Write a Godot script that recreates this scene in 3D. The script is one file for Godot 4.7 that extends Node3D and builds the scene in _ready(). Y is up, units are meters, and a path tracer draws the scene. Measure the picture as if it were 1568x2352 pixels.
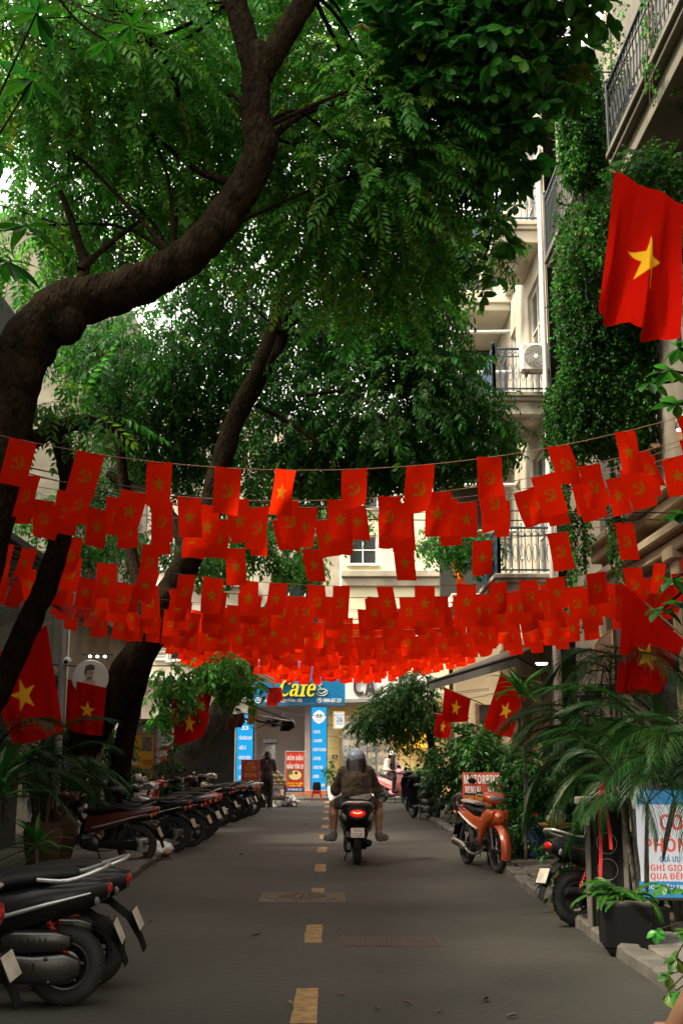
extends Node3D
# A narrow street under trees, hung with strings of small red flags. y is up, the street runs along -z, metres.

const EYE := Vector3(0, 1.6, 0)
const LENS := 2700.0
var eye_basis := Basis.from_euler(Vector3(0.19975, -0.00725, 0))
var rng := RandomNumberGenerator.new()
var M := {}
var taken := {}


# ---------------------------------------------------------------- mesh builder
class Shape:
	var v := PackedVector3Array()
	var n := PackedVector3Array()
	var t := PackedVector2Array()
	var c := PackedColorArray()
	var i := PackedInt32Array()
	var x := Transform3D()
	var tint := Color(1, 1, 1)
	var tinted := false

	func vert(p: Vector3, nn: Vector3, uv := Vector2.ZERO) -> int:
		v.append(x * p)
		n.append((x.basis * nn).normalized())
		t.append(uv)
		c.append(tint)
		return v.size() - 1

	# corners run counter-clockwise seen from outside
	func quad(a: Vector3, b: Vector3, d: Vector3, e: Vector3) -> Shape:
		var nn := (b - a).cross(d - a)
		if nn.length_squared() < 1e-16:
			nn = (d - a).cross(e - a)
		nn = nn.normalized()
		var k := vert(a, nn, Vector2(0, 1))
		vert(b, nn, Vector2(1, 1))
		vert(d, nn, Vector2(1, 0))
		vert(e, nn, Vector2(0, 0))
		i.append_array(PackedInt32Array([k, k + 2, k + 1, k, k + 3, k + 2]))
		return self

	func tri(a: Vector3, b: Vector3, d: Vector3) -> void:
		var nn := (b - a).cross(d - a).normalized()
		var k := vert(a, nn)
		vert(b, nn, Vector2(1, 0))
		vert(d, nn, Vector2(0, 1))
		i.append_array(PackedInt32Array([k, k + 2, k + 1]))

	func box(at: Vector3, s: Vector3, b := 0.0) -> Shape:
		var h := s / 2
		b = minf(b, minf(h.x, minf(h.y, h.z)) * 0.9)
		if b <= 0.0:
			for f in 6:
				var ax := f % 3
				var sg := 1.0 if f < 3 else -1.0
				var d := Vector3.ZERO
				var u := Vector3.ZERO
				var w := Vector3.ZERO
				d[ax] = sg * h[ax]
				u[(ax + 1) % 3] = h[(ax + 1) % 3] * sg
				w[(ax + 2) % 3] = h[(ax + 2) % 3]
				quad(at + d - u - w, at + d + u - w, at + d + u + w, at + d - u + w)
			return self
		var P := func(sx: float, sy: float, sz: float, ax: int) -> Vector3:
			var q := Vector3(sx * (h.x - b), sy * (h.y - b), sz * (h.z - b))
			q[ax] += [sx, sy, sz][ax] * b
			return at + q
		for f in 6:
			var ax := f % 3
			var sg := 1.0 if f < 3 else -1.0
			var k := []
			for uv in [[-1, -1], [1, -1], [1, 1], [-1, 1]]:
				var s3 := [0.0, 0.0, 0.0]
				s3[ax] = sg
				s3[(ax + 1) % 3] = uv[0] * sg
				s3[(ax + 2) % 3] = uv[1]
				k.append(P.call(s3[0], s3[1], s3[2], ax))
			quad(k[0], k[1], k[2], k[3])
		for ax in 3:
			var a1 := (ax + 1) % 3
			var a2 := (ax + 2) % 3
			for s1 in [-1.0, 1.0]:
				for s2 in [-1.0, 1.0]:
					var lo := [0.0, 0.0, 0.0]
					lo[ax] = -1.0
					lo[a1] = s1
					lo[a2] = s2
					var hi := lo.duplicate()
					hi[ax] = 1.0
					var q := [P.call(lo[0], lo[1], lo[2], a1), P.call(hi[0], hi[1], hi[2], a1), P.call(hi[0], hi[1], hi[2], a2), P.call(lo[0], lo[1], lo[2], a2)]
					if s1 * s2 > 0:
						quad(q[0], q[1], q[2], q[3])
					else:
						quad(q[3], q[2], q[1], q[0])
		for sx in [-1.0, 1.0]:
			for sy in [-1.0, 1.0]:
				for sz in [-1.0, 1.0]:
					if sx * sy * sz > 0:
						tri(P.call(sx, sy, sz, 0), P.call(sx, sy, sz, 1), P.call(sx, sy, sz, 2))
					else:
						tri(P.call(sx, sy, sz, 2), P.call(sx, sy, sz, 1), P.call(sx, sy, sz, 0))
		return self

	# a grid of points, nu columns by nv rows, smooth; turned so that a closed form faces outwards
	func grid(p: PackedVector3Array, nu: int, nv: int, loop_u: bool, closed := true, us := 1.0, vs := 1.0) -> Shape:
		var nn := PackedVector3Array()
		nn.resize(p.size())
		var mid := Vector3.ZERO
		for q in p:
			mid += q
		mid /= p.size()
		var vol := 0.0
		for r in nv:
			for q in nu:
				var l := p[r * nu + ((q - 1 + nu) % nu if loop_u else maxi(q - 1, 0))]
				var rr := p[r * nu + ((q + 1) % nu if loop_u else mini(q + 1, nu - 1))]
				var lo := p[maxi(r - 1, 0) * nu + q]
				var hi := p[mini(r + 1, nv - 1) * nu + q]
				var m := (rr - l).cross(hi - lo)
				if m.length_squared() < 1e-18:
					var r2 := clampi(r, 1, nv - 2) if nv > 2 else r
					var q2 := (q + nu / 4) % nu
					m = (p[mini(r + 1, nv - 1) * nu + q2] - p[maxi(r - 1, 0) * nu + q2]).normalized()
					m = (p[r * nu + q] - p[r2 * nu + q]) if r == 0 or r == nv - 1 else m
					nn[r * nu + q] = Vector3.ZERO
					continue
				nn[r * nu + q] = m.normalized()
				vol += m.dot(p[r * nu + q] - mid)
		var flip := closed and vol < 0.0
		var k := v.size()
		var cols := nu + (1 if loop_u else 0)
		for r in nv:
			for q in cols:
				var m := nn[r * nu + q % nu]
				if m == Vector3.ZERO:
					m = (p[r * nu] - mid).normalized() * (-1.0 if flip else 1.0)
				vert(p[r * nu + q % nu], -m if flip else m, Vector2(us * q / maxf(1, cols - 1), vs * r / maxf(1, nv - 1)))
		for r in nv - 1:
			for q in cols - 1:
				var a := k + r * cols + q
				if flip:
					i.append_array(PackedInt32Array([a, a + 1, a + cols + 1, a, a + cols + 1, a + cols]))
				else:
					i.append_array(PackedInt32Array([a, a + cols + 1, a + 1, a, a + cols, a + cols + 1]))
		return self

	func fan(ring: PackedVector3Array, out: Vector3) -> void:
		var m := Vector3.ZERO
		for q in ring:
			m += q
		m /= ring.size()
		for q in ring.size():
			var a := ring[q]
			var b := ring[(q + 1) % ring.size()]
			if (a - m).cross(b - m).dot(out) > 0:
				tri(m, a, b)
			else:
				tri(m, b, a)

	func tube(pts: Array, r, seg := 8, caps := true, vs := 1.0, rough := 0.0, noise: FastNoiseLite = null) -> Shape:
		var up := Vector3.UP
		var first: Vector3 = (pts[1] - pts[0]).normalized()
		if absf(first.dot(up)) > 0.9:
			up = Vector3.RIGHT
		var p := PackedVector3Array()
		var side := first.cross(up).normalized()
		for k in pts.size():
			var d: Vector3 = (pts[mini(k + 1, pts.size() - 1)] - pts[maxi(k - 1, 0)]).normalized()
			side = (side - d * side.dot(d)).normalized()
			var o := side.cross(d).normalized()
			var rad: float = r[k] if r is Array or r is PackedFloat32Array else r
			for q in seg:
				var a := TAU * q / seg
				var e := rad
				if noise:
					e *= 1.0 + rough * noise.get_noise_3d(cos(a) * 40.0, sin(a) * 40.0, k * 14.0 + rad * 60.0)
				p.append(pts[k] + (side * cos(a) + o * sin(a)) * e)
		grid(p, seg, pts.size(), true, true, 1.0, vs)
		if caps:
			fan(p.slice(0, seg), pts[0] - pts[1])
			fan(p.slice(p.size() - seg), pts[-1] - pts[-2])
		return self

	func bar(a: Vector3, b: Vector3, r: float, seg := 6) -> Shape:
		return tube([a, b], r, seg)

	# profile: (radius, height) pairs, round the y axis
	func lathe(prof: Array, seg := 16) -> Shape:
		var p := PackedVector3Array()
		for q in prof:
			for k in seg:
				var a := TAU * k / seg
				p.append(Vector3(cos(a) * q.x, q.y, sin(a) * q.x))
		grid(p, seg, prof.size(), true)
		if prof[0].x > 0.001 and absf(prof[0].y - prof[-1].y) + absf(prof[0].x - prof[-1].x) > 0.0005:
			fan(p.slice(0, seg), Vector3(0, prof[0].y - prof[1].y - 0.0001, 0))
			if prof[-1].x > 0.001:
				fan(p.slice(p.size() - seg), Vector3(0, prof[-1].y - prof[-2].y + 0.0001, 0))
		return self

	func ball(at: Vector3, r: Vector3, nu := 12, nv := 8, from := 0.0, to := PI) -> Shape:
		var p := PackedVector3Array()
		for b in nv + 1:
			var e := from + (to - from) * b / nv
			e = clampf(e, 0.002, PI - 0.002)
			for k in nu:
				var a := TAU * k / nu
				p.append(at + Vector3(cos(a) * sin(e) * r.x, cos(e) * r.y, sin(a) * sin(e) * r.z))
		return grid(p, nu, nv + 1, true)

	# sections [centre, half width (x), half height (y)], superellipse of power pw, capped
	func loft(secs: Array, seg := 14, pw := 2.4, along_x := false) -> Shape:
		var p := PackedVector3Array()
		for s in secs:
			for k in seg:
				var a := TAU * k / seg
				var ca := cos(a)
				var sa := sin(a)
				var u := signf(ca) * pow(absf(ca), 2.0 / pw) * float(s[1])
				var w := signf(sa) * pow(absf(sa), 2.0 / pw) * float(s[2])
				p.append(s[0] + (Vector3(0, w, u) if along_x else Vector3(u, w, 0)))
		grid(p, seg, secs.size(), true)
		fan(p.slice(0, seg), secs[0][0] - secs[1][0])
		fan(p.slice(p.size() - seg), secs[-1][0] - secs[-2][0])
		return self

	# outline in x, y drawn counter-clockwise or clockwise; depth along z, centred
	func prism(poly: PackedVector2Array, depth: float, b := 0.0) -> Shape:
		if Geometry2D.is_polygon_clockwise(poly):
			poly.reverse()
		var inner := poly
		var h := depth / 2
		if b > 0.0:
			var off := Geometry2D.offset_polygon(poly, -b)
			if off.size() == 1 and off[0].size() == poly.size():
				inner = off[0]
				var best := 0
				for k in inner.size():
					if inner[k].distance_squared_to(poly[0]) < inner[best].distance_squared_to(poly[0]):
						best = k
				inner = inner.slice(best) + inner.slice(0, best)
				if Geometry2D.is_polygon_clockwise(inner) != Geometry2D.is_polygon_clockwise(poly):
					inner.reverse()
					inner = inner.slice(inner.size() - 1) + inner.slice(0, inner.size() - 1)
			else:
				b = 0.0
		var tr := Geometry2D.triangulate_polygon(inner)
		var k := 0
		while k < tr.size():
			var q := [inner[tr[k]], inner[tr[k + 1]], inner[tr[k + 2]]]
			if (q[1] - q[0]).cross(q[2] - q[0]) < 0:
				q.reverse()
			tri(Vector3(q[0].x, q[0].y, h), Vector3(q[1].x, q[1].y, h), Vector3(q[2].x, q[2].y, h))
			tri(Vector3(q[2].x, q[2].y, -h), Vector3(q[1].x, q[1].y, -h), Vector3(q[0].x, q[0].y, -h))
			k += 3
		var m := poly.size()
		for e in m:
			var a := poly[e]
			var d := poly[(e + 1) % m]
			var hz := h - b
			quad(Vector3(a.x, a.y, -hz), Vector3(d.x, d.y, -hz), Vector3(d.x, d.y, hz), Vector3(a.x, a.y, hz))
			if b > 0.0:
				var a2 := inner[e]
				var d2 := inner[(e + 1) % m]
				quad(Vector3(a.x, a.y, hz), Vector3(d.x, d.y, hz), Vector3(d2.x, d2.y, h), Vector3(a2.x, a2.y, h))
				quad(Vector3(d.x, d.y, -hz), Vector3(a.x, a.y, -hz), Vector3(a2.x, a2.y, -h), Vector3(d2.x, d2.y, -h))
		return self

	# a leaf lying along +z from the origin, normal +y, folded along its middle and curved down
	func leaf(l: float, w: float, fold := 0.15, droop := 0.15, wide := 0.45, steps := 3, blunt := 1.0) -> Shape:
		var prof := []
		for k in steps + 1:
			var s := float(k) / steps
			var e := s / wide if s < wide else (1.0 - s) / (1.0 - wide)
			prof.append([s * l, w * 0.5 * pow(sin(clampf(e, 0.0, 1.0) * PI / 2), blunt), -droop * l * s * s])
		for k in steps:
			var a: Array = prof[k]
			var b: Array = prof[k + 1]
			var ma := Vector3(0, a[2], a[0])
			var mb := Vector3(0, b[2], b[0])
			for sg in [-1.0, 1.0]:
				var ea := Vector3(sg * a[1], a[2] + a[1] * fold * 2, a[0])
				var eb := Vector3(sg * b[1], b[2] + b[1] * fold * 2, b[0])
				if sg > 0:
					_q4(ma, mb, eb, ea)
				else:
					_q4(mb, ma, ea, eb)
		return self

	func _q4(a: Vector3, b: Vector3, d: Vector3, e: Vector3) -> void:
		if (a - e).length_squared() < 1e-10:
			tri(a, b, d)
		elif (b - d).length_squared() < 1e-10:
			tri(a, b, e)
		else:
			quad(a, b, d, e)

	func mesh() -> ArrayMesh:
		var a := []
		a.resize(Mesh.ARRAY_MAX)
		a[Mesh.ARRAY_VERTEX] = v
		a[Mesh.ARRAY_NORMAL] = n
		a[Mesh.ARRAY_TEX_UV] = t
		if tinted:
			a[Mesh.ARRAY_COLOR] = c
		a[Mesh.ARRAY_INDEX] = i
		var m := ArrayMesh.new()
		m.add_surface_from_arrays(Mesh.PRIMITIVE_TRIANGLES, a)
		return m


# ---------------------------------------------------------------- scene helpers
func at(px: float, py: float, depth: float) -> Vector3:
	# the point that stands depth metres down the street along a sight line
	var d := eye_basis * Vector3((px - 784.0) / LENS, (1176.0 - py) / LENS, -1.0)
	return EYE + d * (depth / -d.z)


func numbered(called: String, parent: Node = self) -> String:
	var key := "%s/%d" % [called, parent.get_instance_id()]
	var k: int = taken.get(key, 0)
	taken[key] = k + 1
	return called if k == 0 else "%s_%03d" % [called, k]


func thing(called: String, label: String, category: String, where := Vector3.ZERO, turn := 0.0, group := "") -> Node3D:
	var o := Node3D.new()
	o.name = numbered(called)
	add_child(o, true)
	o.position = where
	o.rotation.y = turn
	tag(o, label, category, group)
	return o


func tag(o: Node, label: String, category: String, group := "") -> void:
	o.set_meta("label", label)
	if category:
		o.set_meta("category", category)
	if group:
		o.set_meta("group", group)


func part(parent: Node, called: String, s, m: Material, x := Transform3D()) -> MeshInstance3D:
	var o := MeshInstance3D.new()
	o.mesh = s.mesh() if s is Shape else s
	o.material_override = m
	o.name = numbered(called, parent)
	o.transform = x
	parent.add_child(o, true)
	return o


func struct(called: String, s, m: Material) -> MeshInstance3D:
	var o := part(self, called, s, m)
	o.set_meta("kind", "structure")
	return o


func copy(o: Node3D, where: Vector3, turn: float, label := "") -> Node3D:
	var r: Node3D = o.duplicate()
	r.name = numbered(String(o.name).rstrip("0123456789").trim_suffix("_"))
	add_child(r, true)
	r.position = where
	r.rotation.y = turn
	if label:
		r.set_meta("label", label)
	return r


func S() -> Shape:
	return Shape.new()


func T3(o: Vector3, e := Vector3.ZERO, s := Vector3.ONE) -> Transform3D:
	return Transform3D(Basis.from_euler(e).scaled_local(s), o)


func box(s: Vector3, b := 0.0, o := Vector3.ZERO) -> Shape:
	return S().box(o, s, b)


# flat lettering standing a little proud of its board; o is the middle of the line
func words(parent: Node, text: String, o: Vector3, high: float, m: Material, wide := 0.0, deep := 0.006, bold := true, serif := false, slant := 0.0) -> MeshInstance3D:
	var tm := TextMesh.new()
	var f := SystemFont.new()
	f.font_names = PackedStringArray(["Droid Serif" if serif else "Droid Sans"])
	f.font_weight = 700 if bold else 400
	# letters that the typeface lacks: the plain letter, with its mark set on it as a small stroke
	var lack := {"Ậ": "Â.", "Ắ": "Ă'", "Ẹ": "E.", "ệ": "ê.", "ế": "ê'", "Ấ": "Â'", "Ặ": "Ă.", "Ạ": "A.", "Ọ": "O.", "Ố": "Ô'", "Ờ": "O`", "Ư": "U+", "Ỉ": "I?", "ấ": "â'", "Ồ": "Ô`"}
	var plain := ""
	var marks := []
	for ch in text:
		if lack.has(ch):
			var from := f.get_string_size(plain, HORIZONTAL_ALIGNMENT_LEFT, -1, 48).x
			plain += lack[ch][0]
			marks.append([(from + f.get_string_size(plain, HORIZONTAL_ALIGNMENT_LEFT, -1, 48).x) / 2, lack[ch][1], ch == ch.to_upper()])
		else:
			plain += ch
	tm.font = f
	tm.text = plain
	tm.font_size = 48
	tm.pixel_size = high / (48.0 * 0.72)
	tm.depth = deep
	tm.curve_step = 1.5
	var ab := tm.get_aabb()
	var sx := wide / ab.size.x if wide > 0.0 and ab.size.x > 0.001 else 1.0
	var b := Basis(Vector3(sx, 0, 0), Vector3(slant, 1, 0), Vector3(0, 0, 1))
	var r := part(parent, "lettering", tm, m, Transform3D(b, o))
	if marks:
		var s := Shape.new()
		var full := f.get_string_size(plain, HORIZONTAL_ALIGNMENT_LEFT, -1, 48).x
		var base := (f.get_descent(48) - f.get_ascent(48)) / 2
		for k in marks:
			var x: float = k[0] - full / 2
			var up: float = base + (47.0 if k[2] else 38.0)
			var px := tm.pixel_size
			match k[1]:
				".":
					s.box(Vector3(x, base - 7.0, 0) * px, Vector3(6 * px, 6 * px, deep))
				"+":
					s.box(Vector3(x + 17, base + 35, 0) * px, Vector3(6 * px, 9 * px, deep))
				"?":
					s.box(Vector3(x, up - 6, 0) * px, Vector3(6 * px, 8 * px, deep))
				_:
					s.x = T3(Vector3(x + (6.0 if k[1] == "'" else -4.0), up, 0) * px, Vector3(0, 0, -0.7 if k[1] == "'" else 0.7))
					s.box(Vector3.ZERO, Vector3(4 * px, 11 * px, deep))
					s.x = Transform3D()
		part(r, "accent", s, m)
	return r


func mat(c: Color, rough := 0.7, metal := 0.0) -> StandardMaterial3D:
	var m := StandardMaterial3D.new()
	m.albedo_color = c.linear_to_srgb()
	m.roughness = rough
	m.metallic = metal
	return m


func glow(c: Color, e: float, base := Color(0.5, 0.5, 0.5)) -> StandardMaterial3D:
	var m := mat(base, 0.4)
	m.emission_enabled = true
	m.emission = c.linear_to_srgb()
	m.emission_energy_multiplier = e
	return m


func noise_tex(freq: float, lo: Color, hi: Color, sd := 1, oct := 4, size := 512, mid = null, type := FastNoiseLite.TYPE_SIMPLEX_SMOOTH) -> NoiseTexture2D:
	var f := FastNoiseLite.new()
	f.noise_type = type
	f.seed = sd
	f.frequency = freq
	f.fractal_octaves = oct
	var g := Gradient.new()
	g.set_color(0, lo.linear_to_srgb())
	g.set_color(1, hi.linear_to_srgb())
	if mid != null:
		g.add_point(0.5, mid.linear_to_srgb())
	var t := NoiseTexture2D.new()
	t.width = size
	t.height = size
	t.seamless = true
	t.noise = f
	t.color_ramp = g
	return t


func bump_tex(freq: float, sd := 1, oct := 4, size := 512, type := FastNoiseLite.TYPE_SIMPLEX_SMOOTH) -> NoiseTexture2D:
	return noise_tex(freq, Color(0, 0, 0), Color(1, 1, 1), sd, oct, size, null, type)


# weathered surface: colour mottled between lo and hi on two scales, with fine relief, mapped from the world
func rough_mat(lo: Color, hi: Color, scale: float, rough := 0.85, relief := 0.3, sd := 1) -> StandardMaterial3D:
	var m := StandardMaterial3D.new()
	m.albedo_texture = noise_tex(0.006, lo, hi, sd, 6)
	m.uv1_triplanar = true
	m.uv1_world_triplanar = true
	m.uv1_scale = Vector3.ONE * scale
	m.roughness = rough
	if relief > 0.0:
		m.heightmap_enabled = true
		m.heightmap_texture = M["grain"]
		m.heightmap_scale = relief
	return m


func _ready() -> void:
	rng.seed = 7
	var cam := Camera3D.new()
	cam.name = "camera"
	cam.position = EYE
	cam.basis = eye_basis
	cam.fov = rad_to_deg(2.0 * atan(1176.0 / LENS))
	cam.near = 0.1
	cam.far = 600.0
	add_child(cam)
	var env := Environment.new()
	env.background_mode = Environment.BG_SKY
	var sm := ProceduralSkyMaterial.new()
	sm.sky_top_color = Color(0.93, 0.91, 0.89)
	sm.sky_horizon_color = Color(1.0, 0.96, 0.9)
	sm.sky_curve = 0.2
	sm.ground_bottom_color = Color(0.2, 0.19, 0.17)
	sm.ground_horizon_color = Color(0.4, 0.38, 0.36)
	sm.sky_energy_multiplier = 1.0
	sm.sun_angle_max = 1.0
	var sky := Sky.new()
	sky.sky_material = sm
	env.sky = sky
	env.background_energy_multiplier = 1.6
	env.tonemap_mode = Environment.TONE_MAPPER_LINEAR
	env.tonemap_exposure = 2.8
	env.sdfgi_enabled = true
	env.ssao_enabled = true
	env.ssil_enabled = true
	var we := WorldEnvironment.new()
	we.name = "world_environment"
	we.environment = env
	add_child(we)
	var sun := DirectionalLight3D.new()
	sun.name = "sun"
	sun.light_energy = 1.2
	sun.light_color = Color(1.0, 0.95, 0.86)
	sun.light_angular_distance = 12.0
	sun.shadow_enabled = true
	add_child(sun)
	sun.look_at_from_position(Vector3.ZERO, Vector3(0.6, -0.74, -0.22))
	materials()
	ground()
	end_of_street()
	right_side()
	left_side()
	trees()
	ivy()
	bunting()
	big_flags()
	motorbikes()
	people()
	signs()
	street_things()
	plants()


func materials() -> void:
	M.grain = bump_tex(0.03, 3, 5, 512)
	M.fine = bump_tex(0.09, 4, 3, 512)
	var a := rough_mat(Color(0.031, 0.029, 0.021), Color(0.078, 0.073, 0.056), 0.11, 0.82, 0.45, 5)
	a.detail_enabled = true
	a.detail_blend_mode = BaseMaterial3D.BLEND_MODE_MUL
	a.detail_uv_layer = BaseMaterial3D.DETAIL_UV_2
	a.detail_albedo = noise_tex(0.12, Color(0.4, 0.4, 0.4), Color(1, 1, 1), 9, 4)
	a.uv2_triplanar = true
	a.uv2_world_triplanar = true
	a.uv2_scale = Vector3.ONE * 0.9
	a.heightmap_texture = bump_tex(0.16, 12, 3, 512)
	M.asphalt = a
	M.earth = rough_mat(Color(0.05, 0.045, 0.035), Color(0.1, 0.09, 0.07), 0.3, 0.95, 1.0, 6)
	M.paver = rough_mat(Color(0.06, 0.054, 0.042), Color(0.14, 0.125, 0.1), 0.35, 0.9, 0.5, 7)
	M.paver_b = rough_mat(Color(0.08, 0.072, 0.058), Color(0.18, 0.16, 0.13), 0.5, 0.9, 0.5, 8)
	M.kerb = rough_mat(Color(0.06, 0.055, 0.045), Color(0.15, 0.135, 0.11), 0.6, 0.9, 0.6, 9)
	M.paint = rough_mat(Color(0.14, 0.08, 0.028), Color(0.38, 0.23, 0.085), 1.6, 0.75, 0.3, 10)
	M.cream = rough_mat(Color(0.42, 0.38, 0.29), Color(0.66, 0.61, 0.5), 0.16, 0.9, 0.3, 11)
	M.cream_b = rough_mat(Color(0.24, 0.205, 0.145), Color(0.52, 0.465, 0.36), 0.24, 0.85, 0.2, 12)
	M.stained = rough_mat(Color(0.12, 0.11, 0.085), Color(0.6, 0.56, 0.46), 0.4, 0.95, 0.8, 13)
	M.tan_wall = rough_mat(Color(0.24, 0.18, 0.1), Color(0.36, 0.28, 0.17), 0.2, 0.85, 0.2, 14)
	M.grey_wall = rough_mat(Color(0.17, 0.17, 0.16), Color(0.28, 0.27, 0.26), 0.2, 0.9, 0.3, 15)
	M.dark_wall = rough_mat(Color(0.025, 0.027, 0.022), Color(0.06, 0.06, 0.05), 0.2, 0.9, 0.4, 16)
	M.yellow_wall = rough_mat(Color(0.5, 0.36, 0.13), Color(0.62, 0.46, 0.19), 0.25, 0.8, 0.1, 17)
	M.pale_wall = rough_mat(Color(0.62, 0.58, 0.36), Color(0.76, 0.72, 0.5), 0.2, 0.85, 0.1, 18)
	M.pink_wall = rough_mat(Color(0.33, 0.25, 0.2), Color(0.45, 0.35, 0.29), 0.3, 0.85, 0.1, 19)
	M.teal = rough_mat(Color(0.02, 0.07, 0.06), Color(0.05, 0.13, 0.11), 0.3, 0.6, 0.1, 20)
	M.white = mat(Color(0.72, 0.71, 0.68), 0.5)
	M.off_white = rough_mat(Color(0.5, 0.48, 0.42), Color(0.72, 0.7, 0.64), 0.8, 0.6, 0.1, 21)
	M.iron = mat(Color(0.02, 0.024, 0.026), 0.5, 0.3)
	M.blue_iron = mat(Color(0.03, 0.065, 0.11), 0.5, 0.2)
	M.glass_dark = mat(Color(0.02, 0.024, 0.024), 0.08)
	M.pane = mat(Color(0.8, 0.9, 0.88), 0.03)
	M.pane.albedo_color.a = 0.1
	M.pane.transparency = BaseMaterial3D.TRANSPARENCY_ALPHA
	M.steel = mat(Color(0.35, 0.35, 0.34), 0.35, 0.9)
	M.pipe = mat(Color(0.55, 0.54, 0.5), 0.5)
	M.wood = rough_mat(Color(0.05, 0.025, 0.012), Color(0.14, 0.07, 0.03), 1.2, 0.6, 0.2, 22)
	M.wood_light = rough_mat(Color(0.28, 0.15, 0.06), Color(0.45, 0.27, 0.12), 1.2, 0.6, 0.2, 23)
	M.black = mat(Color(0.01, 0.01, 0.01), 0.55)
	M.black.metallic_specular = 0.2
	M.rubber = rough_mat(Color(0.012, 0.012, 0.012), Color(0.03, 0.029, 0.027), 2.0, 0.8, 0.2, 24)
	M.leather = mat(Color(0.009, 0.009, 0.009), 0.45)
	M.leather.metallic_specular = 0.22
	M.gloss_black = mat(Color(0.006, 0.006, 0.007), 0.16)
	M.gloss_black.clearcoat_enabled = true
	M.gloss_black.clearcoat = 0.35
	M.gloss_black.metallic_specular = 0.22
	M.chrome = mat(Color(0.6, 0.59, 0.57), 0.15, 1.0)
	M.alloy = mat(Color(0.075, 0.072, 0.068), 0.35, 0.85)
	M.red_paint = mat(Color(0.42, 0.02, 0.012), 0.25)
	M.orange_paint = mat(Color(0.42, 0.065, 0.01), 0.22, 0.15)
	M.orange_paint.clearcoat_enabled = true
	M.orange_paint.clearcoat = 0.7
	M.maroon_paint = mat(Color(0.07, 0.017, 0.01), 0.3)
	M.cream_paint = mat(Color(0.7, 0.66, 0.56), 0.25)
	M.silver_paint = mat(Color(0.4, 0.39, 0.37), 0.25, 0.5)
	M.pink_paint = mat(Color(0.7, 0.25, 0.25), 0.3)
	M.plate = rough_mat(Color(0.3, 0.27, 0.22), Color(0.62, 0.58, 0.5), 2.5, 0.5, 0.0, 33)
	M.ink = mat(Color(0.03, 0.03, 0.03), 0.7)
	M.lens_red = mat(Color(0.35, 0.01, 0.008), 0.15)
	M.lens_amber = mat(Color(0.6, 0.22, 0.06), 0.15)
	M.lens_clear = mat(Color(0.16, 0.16, 0.155), 0.08)
	M.bark = rough_mat(Color(0.005, 0.0035, 0.002), Color(0.022, 0.015, 0.008), 1.1, 0.95, 5.0, 25)
	M.bark.heightmap_texture = bump_tex(0.025, 8, 5, 512)
	M.bark.metallic_specular = 0.12
	M.bark.uv1_scale = Vector3(1.4, 0.5, 1.4)
	M.bark_grey = rough_mat(Color(0.035, 0.03, 0.024), Color(0.12, 0.105, 0.085), 1.3, 0.95, 4.0, 26)
	M.bark_grey.uv1_scale = Vector3(1.6, 0.6, 1.6)
	M.leaf = leaf_mat(0.42, 1.1)
	M.leaf_dark = leaf_mat(0.4, 0.85)
	M.rope = mat(Color(0.16, 0.07, 0.04), 0.9)
	M.wire = mat(Color(0.01, 0.01, 0.01), 0.6)
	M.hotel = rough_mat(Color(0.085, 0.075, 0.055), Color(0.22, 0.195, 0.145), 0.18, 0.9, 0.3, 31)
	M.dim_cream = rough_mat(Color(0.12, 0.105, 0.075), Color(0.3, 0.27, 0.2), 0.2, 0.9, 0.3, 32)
	M.room_wall = rough_mat(Color(0.62, 0.61, 0.58), Color(0.74, 0.73, 0.7), 0.2, 0.9, 0.1, 30)
	M.flag_star = cloth_mat("star")
	M.flag_tools = cloth_mat("tools")
	M.terracotta = rough_mat(Color(0.035, 0.02, 0.012), Color(0.09, 0.05, 0.03), 0.8, 0.85, 0.3, 27)
	M.bag_white = mat(Color(0.6, 0.6, 0.58), 0.35)
	M.bag_blue = rough_mat(Color(0.01, 0.025, 0.07), Color(0.02, 0.05, 0.12), 1.5, 0.5, 0.8, 28)
	M.red_cloth = mat(Color(0.5, 0.015, 0.01), 0.8)
	M.red_cloth.backlight_enabled = true
	M.red_cloth.backlight = Color(0.7, 0.05, 0.03)


func leaf_mat(rough: float, through: float) -> StandardMaterial3D:
	var m := StandardMaterial3D.new()
	m.vertex_color_use_as_albedo = true
	m.roughness = rough
	m.backlight_enabled = true
	m.backlight = Color(through, through, through * 0.9)
	m.metallic_specular = 0.4
	return m


func star_poly(r: float, o := Vector2.ZERO, turn := 0.0) -> PackedVector2Array:
	var p := PackedVector2Array()
	for k in 10:
		var q := r if k % 2 == 0 else r * 0.382
		var a := TAU * k / 10 - PI / 2 + turn
		p.append(o + Vector2(cos(a), sin(a)) * q)
	return p


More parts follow.
